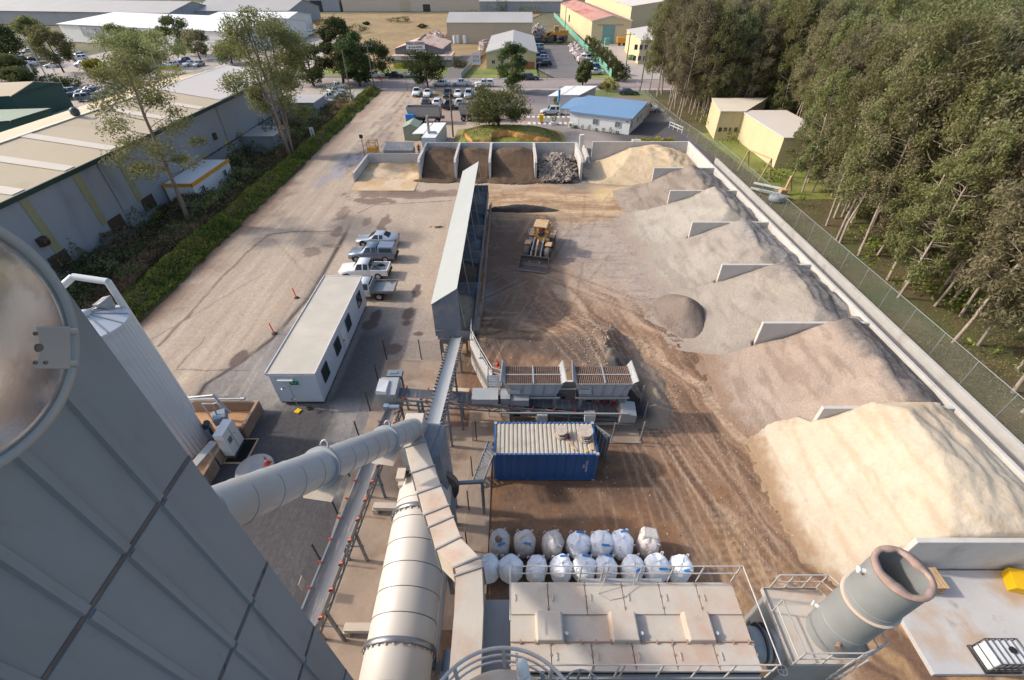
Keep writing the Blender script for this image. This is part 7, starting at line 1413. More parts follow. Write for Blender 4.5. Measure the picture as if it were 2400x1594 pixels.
for xa, xb_, za, zb in ((-8.1, .2, 4.25, 6.05), (.2, 7.8, 6.05, 4.25)): mb = MB(); mb.hexa([(xa, 161.6, za), (xb_, 161.6, zb), (xb_ + .4, 204.3, zb), (xa + .4, 204.3, za)], [(xa, 161.6, za + .12), (xb_, 161.6, zb + .12), (xb_ + .4, 204.3, zb + .12), (xa + .4, 204.3, za + .12)]); mb.build('roof', 'grey_roof', t)
mb = MB(); mb.beam((-8.1, 161.5, 4.3), (.2, 161.5, 6.1), .12, .35); mb.beam((.2, 161.5, 6.1), (7.8, 161.5, 4.3), .12, .35); mb.build('barge_board', 'white_bright', t)
mb = MB(); mb.lathe([(0, .06), (1.0, .05), (1.15, 0)], (-.6, 161.9, 4.9), 28, (0, -1, 0)); mb.v = [((v[0] + .6) * 1.3 - .6, v[1], (v[2] - 4.9) * .7 + 4.9) for v in mb.v]; sg = mb.build('round_sign', 'sign_red', t); mb = MB(); mb.box(-1.4, .2, 161.78, 161.83, 4.8, 5.05); mb.build('sign_band', 'cream_wall', sg)
win(t, (-6.2, 161.97, 1.3), (1, 0, 0), 1.0, 1.0); win(t, (-3.6, 161.97, 1.3), (1, 0, 0), 1.0, 1.0); win(t, (3.3, 161.97, .05), (1, 0, 0), 3.6, 1.8, 'brick', None, 'roller_door')
t = building('yellow_shed', 'tall yellow shed with a red streaked roof and teal sliding door', 'shed', [(31.9, 220), (47.6, 220), (44.5, 329), (28.4, 329)], 7.7, 9.4, 'cream_wall', 'red_roof', 0, .3, trim='white_paint')
win(t, (36.4, 219.95, 0), (1, 0, 0), 4.9, 6.2, 'teal_door', None, 'sliding_door'); mb = MB(); mb.box(34, 44.5, 219.8, 219.9, 6.25, 6.6); mb.build('door_track', 'steel_light', t); win(t, (29.6, 290, 2), (.03, -1, 0), 4, 3, 'glass', 'grey_block')
mb = MB(); mb.box(37.0, 38.8, 215.2, 216.8, 0, 2.4); tag(mb.build('teal_crate', 'teal_fence', loc=(38, 216, 0), bevel=.05), 'teal box standing before the yellow shed door', 'crate')
t = thing('skip_trailer', 'orange yellow skip trailer before the yellow shed', 'trailer', (43.5, 215, 0)); mb = MB(); mb.hexa([(41.8, 214.2, .8), (45.2, 214.2, .8), (45.2, 216, .8), (41.8, 216, .8)], [(41.5, 214, 2.8), (45.4, 214, 2.8), (45.4, 216.2, 2.8), (41.5, 216.2, 2.8)]); mb.build('skip_body', 'machine_yellow', t)
for x in (42.6, 44.4): mb = MB(); mb.tube((x, 213.9, .5), (x, 214.2, .5), .5, 16); mb.build('wheel', 'black_rubber', t)
t = building('cream_warehouse', 'very large cream warehouse right of the yellow shed', 'warehouse', [(50, 235), (100, 255), (100, 372), (48, 372)], 11.5, 14, 'cream_wall', 'roof_far', 0, .3)
t = building('cream_annex', 'two storey cream building half hidden by the forest edge', 'building', [(40.5, 170), (54, 170), (54, 215), (42, 200)], 6.5, 0, 'cream_wall', 'roof_far', None, .3)
for z in (1, 4): 
    for k in range(3): win(t, (38.7 + k * 1.6, 169.95, z), (1, 0, 0), 1.0, 1.4)
t = building('long_warehouse', 'endless beige warehouse closing the view at the top centre', 'warehouse', [(-118, 392), (30, 392), (30, 440), (-118, 440)], 11, 13, 'beige_far', 'roof_far', 1, .3)
win(t, (-78, 391.9, 0), (1, 0, 0), 7, 6, 'beige_wall', None, 'roller_door'); win(t, (-62, 391.9, 0), (1, 0, 0), 5, 4, 'glass', None, 'roller_door')
t = building('far_shed', 'grey panelled shed with a pale roof at the top right of centre', 'shed', [(-22, 383), (34, 383), (34, 410), (-22, 410)], 6, 8.5, 'shed_grey', 'grey_roof', 1, .3)
t = building('far_shed', 'grey shed with a dark doorway at the top left of the dry field', 'shed', [(-178, 392), (-120, 392), (-120, 430), (-178, 430)], 8, 10, 'shed_grey', 'roof_far', 1, .3); win(t, (-140, 391.9, 0), (1, 0, 0), 8, 6, 'glass', None, 'roller_door')
t = building('far_warehouse', 'pale warehouse rising behind the forest at the upper right', 'warehouse', [(110, 330), (190, 300), (210, 340), (120, 372)], 8, 10, 'beige_far', 'white_bright', 1, .3)
t = building('far_warehouse', 'red roofed long warehouse on the horizon right of centre', 'warehouse', [(40, 455), (260, 455), (260, 500), (40, 500)], 11, 15, 'beige_far', 'red_roof', 1, .3)
t = building('sign_shed', 'white shed with a dark name sign at the upper left', 'shed', [(-188, 228.8), (-100, 199), (-92, 246), (-166, 270)], 6.0, 8.5, 'white_wall', 'white_bright', 1, .5)
u = Vector((76, -25.7, 0)).normalized(); g = Vector((-176.5, 224.85, 0)) + Vector((-.1, -.25, 0)); mb = MB(); mb.hexa([g + Vector((0, 0, 2.2)), g + u * 12 + Vector((0, 0, 2.2)), g + u * 12 + Vector((.05, .1, 2.2)), g + Vector((.05, .1, 2.2))], [g + Vector((0, 0, 5.8)), g + u * 12 + Vector((0, 0, 5.8)), g + u * 12 + Vector((.05, .1, 5.8)), g + Vector((.05, .1, 5.8))]); sg = mb.build('name_sign', 'shed_grey', t); q = g + u * 6 + Vector((-.03, -.1, 4.1)); text('lettering', 'Treloar', q, 2.6, 'sign_white', sg, rot=(math.pi / 2, 0, math.atan2(u.y, u.x)))
t = building('white_shed', 'long white roofed shed at the left edge of the dry field', 'shed', [(-136, 236), (-99.6, 243), (-99.6, 276), (-136, 286)], 6.0, 8.0, 'white_wall', 'white_bright', 1, .4)
t = building('upper_left_shed', 'large grey roofed shed at the top left corner', 'shed', [(-330, 310), (-175, 285), (-165, 315), (-320, 350)], 6, 10, 'shed_grey', 'grey_roof', 1, .5)
t = building('upper_left_shed', 'grey roofed shed behind the white sign shed', 'shed', [(-170, 300), (-120, 300), (-115, 335), (-170, 335)], 6, 10, 'shed_grey', 'grey_roof', 1, .5)
t = building('dark_green_shed', 'dark green shed with a tan roof at the left picture edge', 'shed', [(-125, 92), (-99, 100), (-99, 113), (-125, 108)], 4.6, 6.0, 'green_wall', 'shed_roof', 1, .2, trim='green_trim')
t = building('dark_green_annex', 'low pale green roofed annex below the tan roofed green shed', 'shed', [(-120, 76), (-90, 88), (-90, 97), (-120, 93)], 3.0, 0, 'green_wall', 'pale_green_wall', None, .2, trim='green_trim')
# yellow building at the forest edge
t = building('yellow_building', 'yellow L shaped building with small windows at the forest edge', 'building', [(36.9, 87.8), (41.1, 87.8), (49, 97), (38.5, 97)], 4.6, 0, 'cream_wall', 'skylight', None, .15, hb=4.8)
for k in range(4): win(t, (37.35 + k * .95, 87.77, 1.3), (1, 0, 0), .55, .7, 'glass', None)
mb = MB(); mb.tube((39.6, 87.6, 0), (39.6, 87.6, 4.5), .06, 8); mb.build('downpipe', 'cream_wall', t)
mb = MB(); mb.box(41.12, 49, 72.5, 89, -.1, 4.4); mb.build('wing_wall', 'cream_wall', t); mb = MB(); mb.box(40.95, 49.2, 72.3, 89.2, 4.4, 4.55); mb.build('wing_roof', 'roof_far', t)
win(t, (41.1, 73.8, 1.2), (0, 1, 0), .02, .02, 'glass', None) if False else None
# teal fence, poles and yard fences
t = thing('teal_fence', 'long teal sheet fence between the car yard and the concrete lot', 'fence', (28.0, 148, 0)); mb = MB(); mb.add([(28.2, 147.5, 0), (26.4, 350, 0), (26.3, 350, 2.2), (28.1, 147.5, 2.0), (28.3, 147.5, 0), (26.5, 350, 0), (26.4, 350, 2.2), (28.2, 147.5, 2.0)], [(0, 1, 2, 3), (7, 6, 5, 4), (3, 2, 6, 7), (4, 0, 3, 7)]); mb.build('fence_sheet', 'teal_fence', t)
def pole(px, py, h, label, arm=None, m='pole_wood'):
    b_ = G(px, py); t = thing('utility_pole', label, 'pole', tuple(b_)); mb = MB(); mb.tube(b_, b_ + Vector((0, 0, h)), .17, 10, .12); mb.build('pole', m, t)
    if arm:
        mb = MB(); mb.beam(b_ + Vector((-1.2, 0, h - .5)), b_ + Vector((1.2, 0, h - .5)), .1); mb.build('crossarm', m, t)
        for x in (-1.1, -.4, .4, 1.1): mb = MB(); mb.tube(b_ + Vector((x, 0, h - .45)), b_ + Vector((x, 0, h - .15)), .06, 8); mb.build('insulator', 'steel_light', t)
pole(827, 245, 10.6, 'stout timber pole standing in the reeds by the white cars'); pole(878, 212, 10, 'dark pole at the lane entrance right of the evergreens', 1); pole(856, 190, 9, 'thin power pole behind the dark evergreens', 1); pole(845, 172, 9.5, 'power pole with cross arm beyond the dark evergreens', 1); pole(1062, 320, 7.4, 'timber pole on the left edge of the green mound')
pole(1462, 192, 11.3, 'tall power pole beside the concrete lot across the road', 1); pole(1500, 215, 9.5, 'leaning looking power pole at the forest corner'); pole(563, 136, 7.8, 'dark pole in front of the long white roof', 1); pole(128, 213, 12, 'tall thin pole between the two flag poles', None, 'steel_light'); pole(250, 125, 7.5, 'power pole under the dark name sign', 1); pole(1322, 100, 12, 'thin pole at the corner of the yellow shed'); pole(625, 25, 14, 'far pole before the beige warehouse'); pole(1062, 22, 14, 'far pole near the middle of the beige warehouse')
def fence(name, label, pts, h, m, sp=3, post='galv', rail=True, top=True, rp=.03):
    t = thing(name, label, 'fence', (pts[0][0], pts[0][1], 0)); mb2 = MB()
    for (a, b_) in zip(pts, pts[1:]):
        a, b_ = Vector((*a[:2], 0)), Vector((*b_[:2], 0)); n = max(1, int((b_ - a).length / sp))
        mb = MB(); mb.quad(a, b_, b_ + Vector((0, 0, h)), a + Vector((0, 0, h))); mb.build('mesh_panel', m, t)
        if top: mb2.tube(a + Vector((0, 0, h)), b_ + Vector((0, 0, h)), .025, 6)
        for k in range(n + (b_ - Vector((*pts[-1][:2], 0))).length.__lt__(.01)): q = a.lerp(b_, k / n); mb = MB(); mb.tube(q, q + Vector((0, 0, h + .05)), rp, 6); mb.build('post', post, t)
    if top: mb2.build('top_rail', post, t)
    return t
fence('chain_fence', 'tall chain link fence along the forest side of the low wall', [(33.5, y) for y in (8, 34, 60, 77)], 2.6, 'chain_mesh', 3.05)
fence('chain_fence', 'chain link fence curving past the blue office to the road', [(33.5, 77.2), (31.8, 92), (31, 110), (31.5, 130)], 2.2, 'chain_mesh', 3.0)
fence('road_fence', 'dark wire fence along the road side of the car park', [(-20, 124.5), (1.5, 124.5)], 1.8, 'chain_mesh', 3.4, 'fence_dark', rp=.04)
fence('road_fence', 'dark wire fence behind the white gatehouse', [(11.6, 124.5), (31, 124.5)], 1.8, 'chain_mesh', 3.4, 'fence_dark', rp=.04)
fence('boundary_fence', 'concrete panel fence beside the shop driveway', [(-14.3, 146), (-9.2, 205)], 1.5, 'concrete', 6, 'white_paint')
t = thing('white_rail', 'white timber rail at the bend of the drive by the office', 'rail', tuple(G(1568, 300))); g = G(1568, 300)
mb = MB()
for k in range(4): q = g + Vector((k * .45, -k * 1.3, 0)); mb.beam(q, q + Vector((0, 0, 1.2)), .12)
for z in (.6, 1.1): mb.beam(g + Vector((0, 0, z)), g + Vector((1.35, -3.9, z)), .1)
mb.build('rail', 'white_paint', t)
# loose gear by the fence
t = thing('swing_frame', 'pale A shaped timber frame standing on the grass by the fence', 'frame', tuple(G(1760, 395))); a = G(1740, 402); b_ = G(1790, 425); mb = MB(); T = (0, 0, 3.2)
for q in (a, b_): mb.beam(q + Vector((-.8, 0, 0)), q + Vector((0, 0, 3.2)), .14); mb.beam(q + Vector((.8, 0, 0)), q + Vector((0, 0, 3.2)), .14)
mb.beam(a + Vector(T), b_ + Vector(T), .14); mb.build('frame', 'timber', t)
t = thing('yellow_digger_arm', 'old faded yellowish machinery parked by the first trunks', 'machinery', tuple(G(1835, 455))); g = G(1835, 455); mb = MB(); mb.beam(g, g + Vector((.4, .3, 2.4)), .25); mb.beam(g + Vector((.4, .3, 2.4)), g + Vector((1.1, .3, .3)), .2); mb.box(g.x - .6, g.x + .3, g.y - .4, g.y + .4, 0, .7); mb.build('machine_frame', 'timber', t, bevel=.03)
for k, (px, py) in enumerate(((1800, 440), (1792, 452), (1812, 458))): g = G(px, py); mb = MB(); mb.beam(g + Vector((-1.6, 1.2, .25)), g + Vector((1.6, -1.2, .25)), .35, .2); tag(mb.build('steel_beam', ['sign_white', 'white_paint', 'steel_light'][k], loc=tuple(g)), ['topmost', 'middle', 'lowest'][k] + ' of the pale beams lying on the grass beside the fence', 'beam', 'beams on the grass')
g = G(1818, 470); bm = bag_mesh(3, .9, .7); mb = MB(); mb.add([(v[0] + g.x, v[1] + g.y, v[2]) for v in bm.v], bm.f, True); tag(mb.build('covered_heap', 'shed_grey', loc=tuple(g)), 'grey tarpaulin covered heap below the faded machinery', 'heap')
# jersey barrier blocks behind the bins
for k, (px, py) in enumerate(((1368, 352), (1372, 362), (1376, 375), (1378, 388))): g = G(px, py, 0); mb = MB(); mb.ext([(g.x - .35, 0), (g.x + .35, 0), (g.x + .15, .9), (g.x - .15, .9)], 'y', g.y - 1.5, g.y + 1.2); tag(mb.build('barrier_block', 'concrete', loc=tuple(g), bevel=.03), ['farthest', 'second', 'third', 'nearest'][k] + ' concrete barrier block right of the broken asphalt bin', 'barrier', 'concrete barrier blocks')
mb = MB(); g = G(1362, 350); mb.box(g.x - .4, g.x + .3, g.y - .3, g.y + .3, 0, 2.4); tag(mb.build('white_post', 'white_paint', loc=tuple(g)), 'white square pillar at the right corner of the far bins', 'pillar')
mb = MB(); g = G(1490, 355); mb.box(g.x - .9, g.x + .6, g.y - .5, g.y + .5, 0, 1.9); tag(mb.build('concrete_block', 'concrete', loc=tuple(g), bevel=.04), 'pale concrete block at the left end of the pale sand bay', 'block')
for k, (px, py, m) in enumerate(((1066, 99, 'white_bright'), (1074, 99, 'white_bright'), (1082, 98, 'timber'), (1090, 99, 'white_bright'), (1098, 98, 'timber'), (1106, 98, 'mustard'))): g = G(px, py + 3); mb = MB(); mb.tube(g, g + Vector((0, 0, 2.8)), .75, 16); tag(mb.build('upright_roll', m, loc=tuple(g)), ['first', 'second', 'third', 'fourth', 'fifth', 'sixth'][k] + ' of the upright rolls stacked before the beige shed wall', 'roll', 'upright rolls at the beige shed')
mat('scrap', srgb(196, 186, 180), .8, var=.5, vs=2, dirt=[(srgb(170, 60, 44), .95, 1.1, .52), (srgb(70, 66, 64), .9, 1.7, .56)])
def scrapheap(name, label, x0, x1, y0, y1, h, n, seed):
    rg = random.Random(seed); mb = MB()
    for k in range(n):
        x, y = rg.uniform(x0, x1), rg.uniform(y0, y1); z = h * rg.random() * max(0, 1 - ((x - (x0 + x1) / 2) / (x1 - x0) * 2) ** 2) ** .5; s_ = rg.uniform(.3, 1.1); mb.box(x - s_, x + s_, y - s_ * .6, y + s_ * .6, max(0, z - s_ * .4), z + s_ * .6, tilt=Matrix.Rotation(rg.uniform(-1, 1), 3, 'Y') @ Matrix.Rotation(rg.uniform(0, 3), 3, 'Z'))
    tag(mb.build(name, 'scrap', loc=((x0 + x1) / 2, (y0 + y1) / 2, 0)), label, 'scrap', kind='stuff')
scrapheap('scrap_metal', 'red and white scrap metal piled left of the beige shed', -37, -28, 198, 240, 2.6, 200, 1); scrapheap('scrap_metal', 'white machine scrap piled at the right end of the beige shed', 9.5, 15, 228, 262, 3, 140, 2)
scrapheap('scrap_metal', 'mixed scrap along the teal fence above the parked cars', 22, 25.5, 172, 212, 1.6, 170, 3); scrapheap('scrap_metal', 'small rusty scrap heap behind the cream shed corner', -12, -8.2, 196, 210, 2.5, 60, 4)
mb = MB(); mb.box(-37.35, -33.5, 0, 0.01, 0, 0.01)
# ================================================================ VEHICLES
def paint(n, c, r=.3, metal=0): return mat(n, srgb(*c), r, metal, var=.03, vs=1, coat=.5)
paint('car_white', (238, 238, 236)); paint('car_silver', (196, 202, 208), .3, .3); paint('car_grey', (128, 140, 156), .32, .3); paint('car_black', (34, 38, 46)); paint('car_blue', (60, 84, 140)); paint('car_red', (190, 44, 60)); paint('car_dark', (58, 72, 84)); paint('car_green', (110, 170, 70)); paint('car_navy', (30, 38, 60))
mat('tyre', srgb(44, 42, 42), .9, var=.15); mat('rim', srgb(180, 182, 184), .3, .6, var=.05); mat('tail_red', srgb(180, 20, 24), .3, var=.05); mat('head_glass', srgb(220, 224, 228), .15, var=.02); mat('tray_grey', srgb(150, 152, 154), .6, .1, var=.1, vs=2); mat('trim_black', srgb(40, 42, 44), .6, var=.1)
ST = {  # (x, half width, belt height, top height, top half width)
 'sedan': [(-2.36, .66, .55, .60, .58), (-2.2, .84, .62, .70, .7), (-1.3, .9, .8, .88, .76), (-.82, .9, .9, .96, .74), (-.05, .9, .94, 1.42, .58), (.9, .9, .96, 1.41, .56), (1.55, .9, .96, 1.06, .68), (2.2, .84, .92, 1.02, .7), (2.36, .72, .75, .84, .62)],
 'hatch': [(-2.1, .66, .55, .62, .58), (-1.95, .84, .64, .74, .7), (-1.15, .88, .84, .92, .76), (-.75, .88, .92, 1.0, .74), (-.05, .88, .95, 1.48, .6), (1.3, .88, .98, 1.45, .58), (1.9, .86, .98, 1.1, .66), (2.05, .76, .8, .9, .64)],
 'wagon': [(-2.4, .66, .6, .72, .58), (-2.25, .88, .72, .92, .74), (-1.3, .93, .98, 1.08, .8), (-.85, .93, 1.02, 1.12, .78), (-.25, .93, 1.08, 1.74, .66), (1.9, .93, 1.1, 1.72, .64), (2.3, .9, 1.08, 1.3, .7), (2.4, .84, .9, 1.0, .7)],
 'cab': [(-2.5, .68, .65, .78, .6), (-2.35, .9, .78, .98, .76), (-1.45, .93, 1.0, 1.08, .8), (-1.0, .93, 1.04, 1.14, .78), (-.45, .93, 1.08, 1.72, .66), (.62, .93, 1.1, 1.7, .64), (.72, .9, 1.08, 1.14, .74)],
 'van': [(-2.4, .7, .7, .8, .64), (-2.3, .9, .9, 1.1, .8), (-1.9, .93, 1.1, 1.25, .8), (-1.3, .93, 1.2, 1.95, .78), (2.3, .93, 1.2, 1.95, .78), (2.4, .88, 1.1, 1.4, .74)]}
def make_vehicle(kind, col, detail=1, canopy=False, tray='tub'):
    r = thing('parked_car', '', '', (0, 0, 0)); st = ST[{'ute': 'cab', 'flatbed': 'cab'}.get(kind, kind)]; mb = MB(); rings = []; gh = [i for i, s in enumerate(st) if s[3] - s[2] > .3]; cl = .34 if kind in ('ute', 'flatbed', 'wagon') else .24
    for (x, w_, b_, t_, g) in st:
        h = [(w_ * .9, cl), (w_, cl + .16), (w_, b_ - .1), (w_ * .97, b_), (g, t_ - .03), (g * .86, t_)]; rings.append([(x, y, z) for y, z in h] + [(x, -y, z) for y, z in h[::-1]])
    n = 12; vs = [v for q in rings for v in q]; mb.add(vs, [(i * n + j, i * n + (j + 1) % n, (i + 1) * n + (j + 1) % n, (i + 1) * n + j) for i in range(len(rings) - 1) for j in range(n)], True); mb.add(vs, [tuple(range(n)), tuple(range(len(vs) - 1, len(vs) - n - 1, -1))])
    wb = {'sedan': (-1.42, 1.38), 'hatch': (-1.3, 1.25), 'wagon': (-1.5, 1.35), 'ute': (-1.6, 1.5), 'flatbed': (-1.6, 1.5), 'van': (-1.5, 1.4)}[kind]; wr = .33 if cl < .3 else .38
    if kind in ('ute', 'flatbed'):
        if tray == 'tub':
            mb.box(.74, 2.5, -.9, .9, .45, .62); mb.box(.74, 2.5, .84, .92, .45, 1.08).box(.74, 2.5, -.92, -.84, .45, 1.08).box(2.42, 2.5, -.84, .84, .45, 1.08)
    b = mb.build('body', col, r)
    if kind in ('ute', 'flatbed'):
        if tray == 'tub': mb = MB(); mb.box(.74, 2.42, -.84, .84, .62, .68); mb.build('tray_liner', 'tray_grey', r); mb = MB(); mb.box(2.5, 2.62, -.8, .8, .42, .58); mb.build('rear_bumper', 'trim_black', r)
        else:
            mb = MB(); mb.box(.8, 3.0, -1.0, 1.0, .82, .9).box(.8, 3.0, -1.02, -.98, .9, 1.12).box(.8, 3.0, .98, 1.02, .9, 1.12).box(2.96, 3.0, -1, 1, .9, 1.12).box(.8, .86, -1, 1, .9, 1.6).box(.7, 2.9, -.4, .4, .5, .82); mb.build('tray', 'tray_grey', r)
        if canopy:
            mb = MB(); mb.hexa([(.76, -.9, 1.08), (2.5, -.9, 1.08), (2.5, .9, 1.08), (.76, .9, 1.08)], [(.8, -.68, 1.74), (2.42, -.66, 1.7), (2.42, .66, 1.7), (.8, .68, 1.74)]); cn = mb.build('canopy', col, r, bevel=.04)
            mb = MB()
            for s_ in (-1, 1): mb.add([(.95, s_ * .885, 1.2), (2.3, s_ * .885, 1.2), (2.25, s_ * .75, 1.6), (.98, s_ * .75, 1.6)], [(0, 1, 2, 3) if s_ < 0 else (3, 2, 1, 0)])
            mb.build('window', 'glass', cn)
        elif detail > 1 and tray == 'tub':
            mb = MB()
            for s_ in (-1, 1): mb.path([(.8, s_ * .72, 1.1), (.9, s_ * .66, 1.68), (1.0, s_ * .66, 1.68), (1.75, s_ * .86, 1.1)], .035, 8)
            mb.tube((.95, -.66, 1.68), (.95, .66, 1.68), .035, 8); mb.build('sports_bar', 'trim_black', r)
    # glass laid on the greenhouse
    def inset(q, k=.12, off=.012):
        q = [Vector(v) for v in q]; c = sum(q, Vector()) / 4; nrm = (q[1] - q[0]).cross(q[3] - q[0]).normalized(); return [c + (v - c) * (1 - k) + nrm * off for v in q]
    i0, i1 = gh[0], gh[-1]; A, B = rings[i0 - 1], rings[i0]; mb = MB(); q = inset([A[7], A[4], B[4], B[7]], .1, -.05); mb.add(q, [(0, 1, 2, 3), (3, 2, 1, 0)]); mb.build('windscreen', 'glass', r)
    A, B = rings[i1], rings[i1 + 1]; mb = MB(); q = inset([A[7], A[4], B[4], B[7]], .14, -.05); mb.add(q, [(0, 1, 2, 3), (3, 2, 1, 0)]); mb.build('rear_window', 'glass', r)
    for s_ in (0, 1):
        j0, j1 = (3, 4) if s_ == 0 else (8, 7)
        segs = [(i0, i1)] if i1 > i0 else []
        for a_, b_ in segs:
            P0, P1, T0, T1 = [Vector(v) for v in (rings[a_][j0], rings[b_][j0], rings[a_][j1], rings[b_][j1])]; base0 = Vector(rings[a_ - 1][j0]); f = [(0, .48), (.52, 1)]
            for u0, u1 in f:
                q = [P0.lerp(P1, u0), P0.lerp(P1, u1), T0.lerp(T1, u1), T0.lerp(T1, u0)]
                if u0 == 0: q[0] = q[0].lerp(base0, .55)
                if s_ == 0: q = [q[1], q[0], q[3], q[2]]
                q = inset(q, .12, .014); mb = MB(); mb.add(q, [(0, 1, 2, 3), (3, 2, 1, 0)]); mb.build('side_window', 'glass', r)
    W = .86
    for x in wb:
        for s_ in (-1, 1):
            y0 = s_ * (W - .12); y1 = s_ * (W + .075)
            if detail > 0:
                mb = MB(); mb.tube((x, y0, wr), (x, y1, wr), wr, 18); tw = mb.build('wheel', 'tyre', r)
                mb = MB(); mb.tube((x, y1 - s_ * .02, wr), (x, y1 + s_ * .008, wr), wr * .6, 14); mb.build('rim', 'rim', tw)
            if detail > 1: mb = MB(); mb.tube((x, s_ * (W - .2), wr + .03), (x, s_ * (W + .055), wr + .03), wr + .1, 20); mb.build('wheel_arch', 'trim_black', r)
    xf = st[0][0]; xr_ = 2.5 if kind in ('ute', 'flatbed') else st[-1][0]
    for s_ in (-1, 1):
        mb = MB(); mb.box(xf + .02, xf + .2, s_ * .6 - .16, s_ * .6 + .16, st[1][2] - .08, st[1][2] + .08); mb.build('headlight', 'head_glass', r, bevel=.02)
        mb = MB(); mb.box(xr_ - .1, xr_ + .015, s_ * .76 - .09, s_ * .76 + .09, .72, .98); mb.build('tail_light', 'tail_red', r)
    mb = MB(); mb.box(xf - .03, xf + .1, -.66, .66, .3, .5); mb.build('bumper', 'trim_black' if kind in ('ute', 'flatbed') else col, r, bevel=.02)
    mb = MB()
    for s_ in (-1, 1): mb.box(st[3][0] + .25, st[3][0] + .36, s_ * .98 - .07, s_ * .98 + .07, st[3][2] + .02, st[3][2] + .14)
    if detail > 1: mb.build('wing_mirror', col, r)
    return r
PR = {}
def car(kind, col, px, py, head, label, group=None, canopy=False, tray='tub', detail=1, s=1, cat=None, side=.9):
    key = (kind, col, canopy, tray, detail); first = key not in PR
    if first: PR[key] = make_vehicle(kind, col, detail, canopy, tray); o = PR[key]
    else: o = copy_tree(PR[key])
    g = G(px, py); a = R(head); off = side * max(abs(math.cos(a)), 0) + 2.2 * abs(math.sin(a)); o.location = (g.x, g.y + off, 0.0); o.rotation_euler = (0, 0, a); o.scale = (s, s, s)
    o['label'] = label; o['category'] = cat or {'sedan': 'car', 'hatch': 'car', 'wagon': 'car', 'ute': 'pickup truck', 'flatbed': 'flatbed truck', 'van': 'van'}[kind]
    if group: o['group'] = group
    elif 'group' in o: del o['group']
    return o
g4 = 'vehicles parked behind the white office'
car('sedan', 'car_silver', 882, 581, -3, 'silver sedan, farthest of the vehicles parked beyond the white office', g4, detail=2); car('ute', 'car_grey', 872, 616, -1, 'blue grey pickup with a canopy parked between the silver sedan and white pickup', g4, canopy=True, detail=2)
car('ute', 'car_white', 853, 656, 0, 'white pickup with an open tray and sports bar beyond the office', g4, detail=2); car('flatbed', 'car_white', 853, 704, 0, 'flatbed truck with a bare grey tray half hidden by the office roof', g4, tray='flat', detail=2)
gp = 'cars in the front row of the car park'
for k, (kd, c, px, py, l, cn) in enumerate((('ute', 'car_white', 975, 228, 'white pickup at the left end of the front row of the car park', 0), ('sedan', 'car_white', 1000, 229, 'white sedan next to the pickup in the front row', 0), ('wagon', 'car_black', 1047, 232, 'black four wheel drive facing the camera behind the timber pole', 0), ('sedan', 'car_white', 1072, 230, 'white sedan between the black and silver cars', 0), ('wagon', 'car_silver', 1097, 233, 'silver wagon in the front row near the spreading tree', 0), ('van', 'car_white', 1120, 227, 'white van partly behind the spreading tree', 0))): car(kd, c, px, py, 90, l, gp)
gp = 'cars in the back row beside the tipper trailers'
for kd, c, px, py, l in (('hatch', 'car_dark', 996, 252, 'dark blue hatchback behind the left tipper trailer'), ('wagon', 'car_white', 1024, 254, 'white wagon behind the left tipper trailer'), ('ute', 'car_dark', 1050, 258, 'dark grey pickup just left of the timber pole'), ('ute', 'car_white', 1076, 256, 'white pickup behind the right tipper body')): car(kd, c, px, py, -90, l, gp)
gp = 'vehicles along the road'
for kd, c, px, py, h, l, cn in (('sedan', 'car_white', 1034, 203, 0, 'white sedan with a spoiler on the road before the driveway', 0), ('ute', 'car_white', 1081, 203, 0, 'white pickup with grey tray in the middle of the roadside row', 0), ('ute', 'car_white', 1134, 204, 0, 'white canopy pickup at the right of the roadside row', 1), ('ute', 'car_navy', 924, 184, 180, 'dark blue pickup on the far kerb by the lawn', 0), ('sedan', 'car_white', 966, 182, 0, 'white sedan on the far kerb behind the round tree', 0), ('wagon', 'car_white', 876, 184, 180, 'white four wheel drive beside the dark pole on the far kerb', 0), ('wagon', 'car_dark', 1243, 189, 180, 'dark four wheel drive on the far kerb by the cream shed', 0)): car(kd, c, px, py, h, l, gp, canopy=bool(cn))
gp = 'cars beside the cream shed'
for kd, c, px, py, l in (('wagon', 'car_black', 1275, 157, 'black four wheel drive nearest the cream shed corner'), ('wagon', 'car_silver', 1269, 143, 'silver wagon second from the cream shed corner'), ('hatch', 'car_blue', 1269, 132, 'blue hatchback third along the cream shed'), ('van', 'car_silver', 1260, 117, 'silver van fourth along the cream shed'), ('van', 'car_dark', 1257, 101, 'dark van farthest along the cream shed')): car(kd, c, px, py, 5, l, gp)
gp = 'cars along the teal fence'
for kd, c, px, py, l in (('ute', 'car_white', 1395, 177, 'white pickup nearest the road on the teal fence side'), ('wagon', 'car_blue', 1388, 166, 'blue wagon second from the road along the teal fence'), ('sedan', 'car_white', 1382, 157, 'white sedan third from the road along the teal fence'), ('hatch', 'car_silver', 1378, 150, 'silver hatchback fourth from the road along the teal fence'), ('van', 'car_white', 1370, 144, 'white van fifth from the road along the teal fence'), ('sedan', 'car_red', 1366, 137, 'red car among the white ones along the teal fence'), ('sedan', 'car_dark', 1362, 131, 'dark car beyond the red one along the teal fence'), ('hatch', 'car_white', 1350, 124, 'white hatchback by the scrap along the teal fence')): car(kd, c, px, py, 12, l, gp)
car('wagon', 'car_silver', 1293, 271, 0, 'silver white four wheel drive parked at the blue office porch'); car('wagon', 'car_white', 1522, 264, 180, 'white four wheel drive at the far right corner of the blue office'); car('sedan', 'car_dark', 1474, 223, 180, 'dark coupe parked behind the brown roof'); car('sedan', 'car_dark', 1424, 210, 180, 'dark car behind the round bush by the gatehouse'); car('hatch', 'car_green', 1486, 141, 180, 'bright green car before the cream annex')
gp = 'white cars by the reeds'
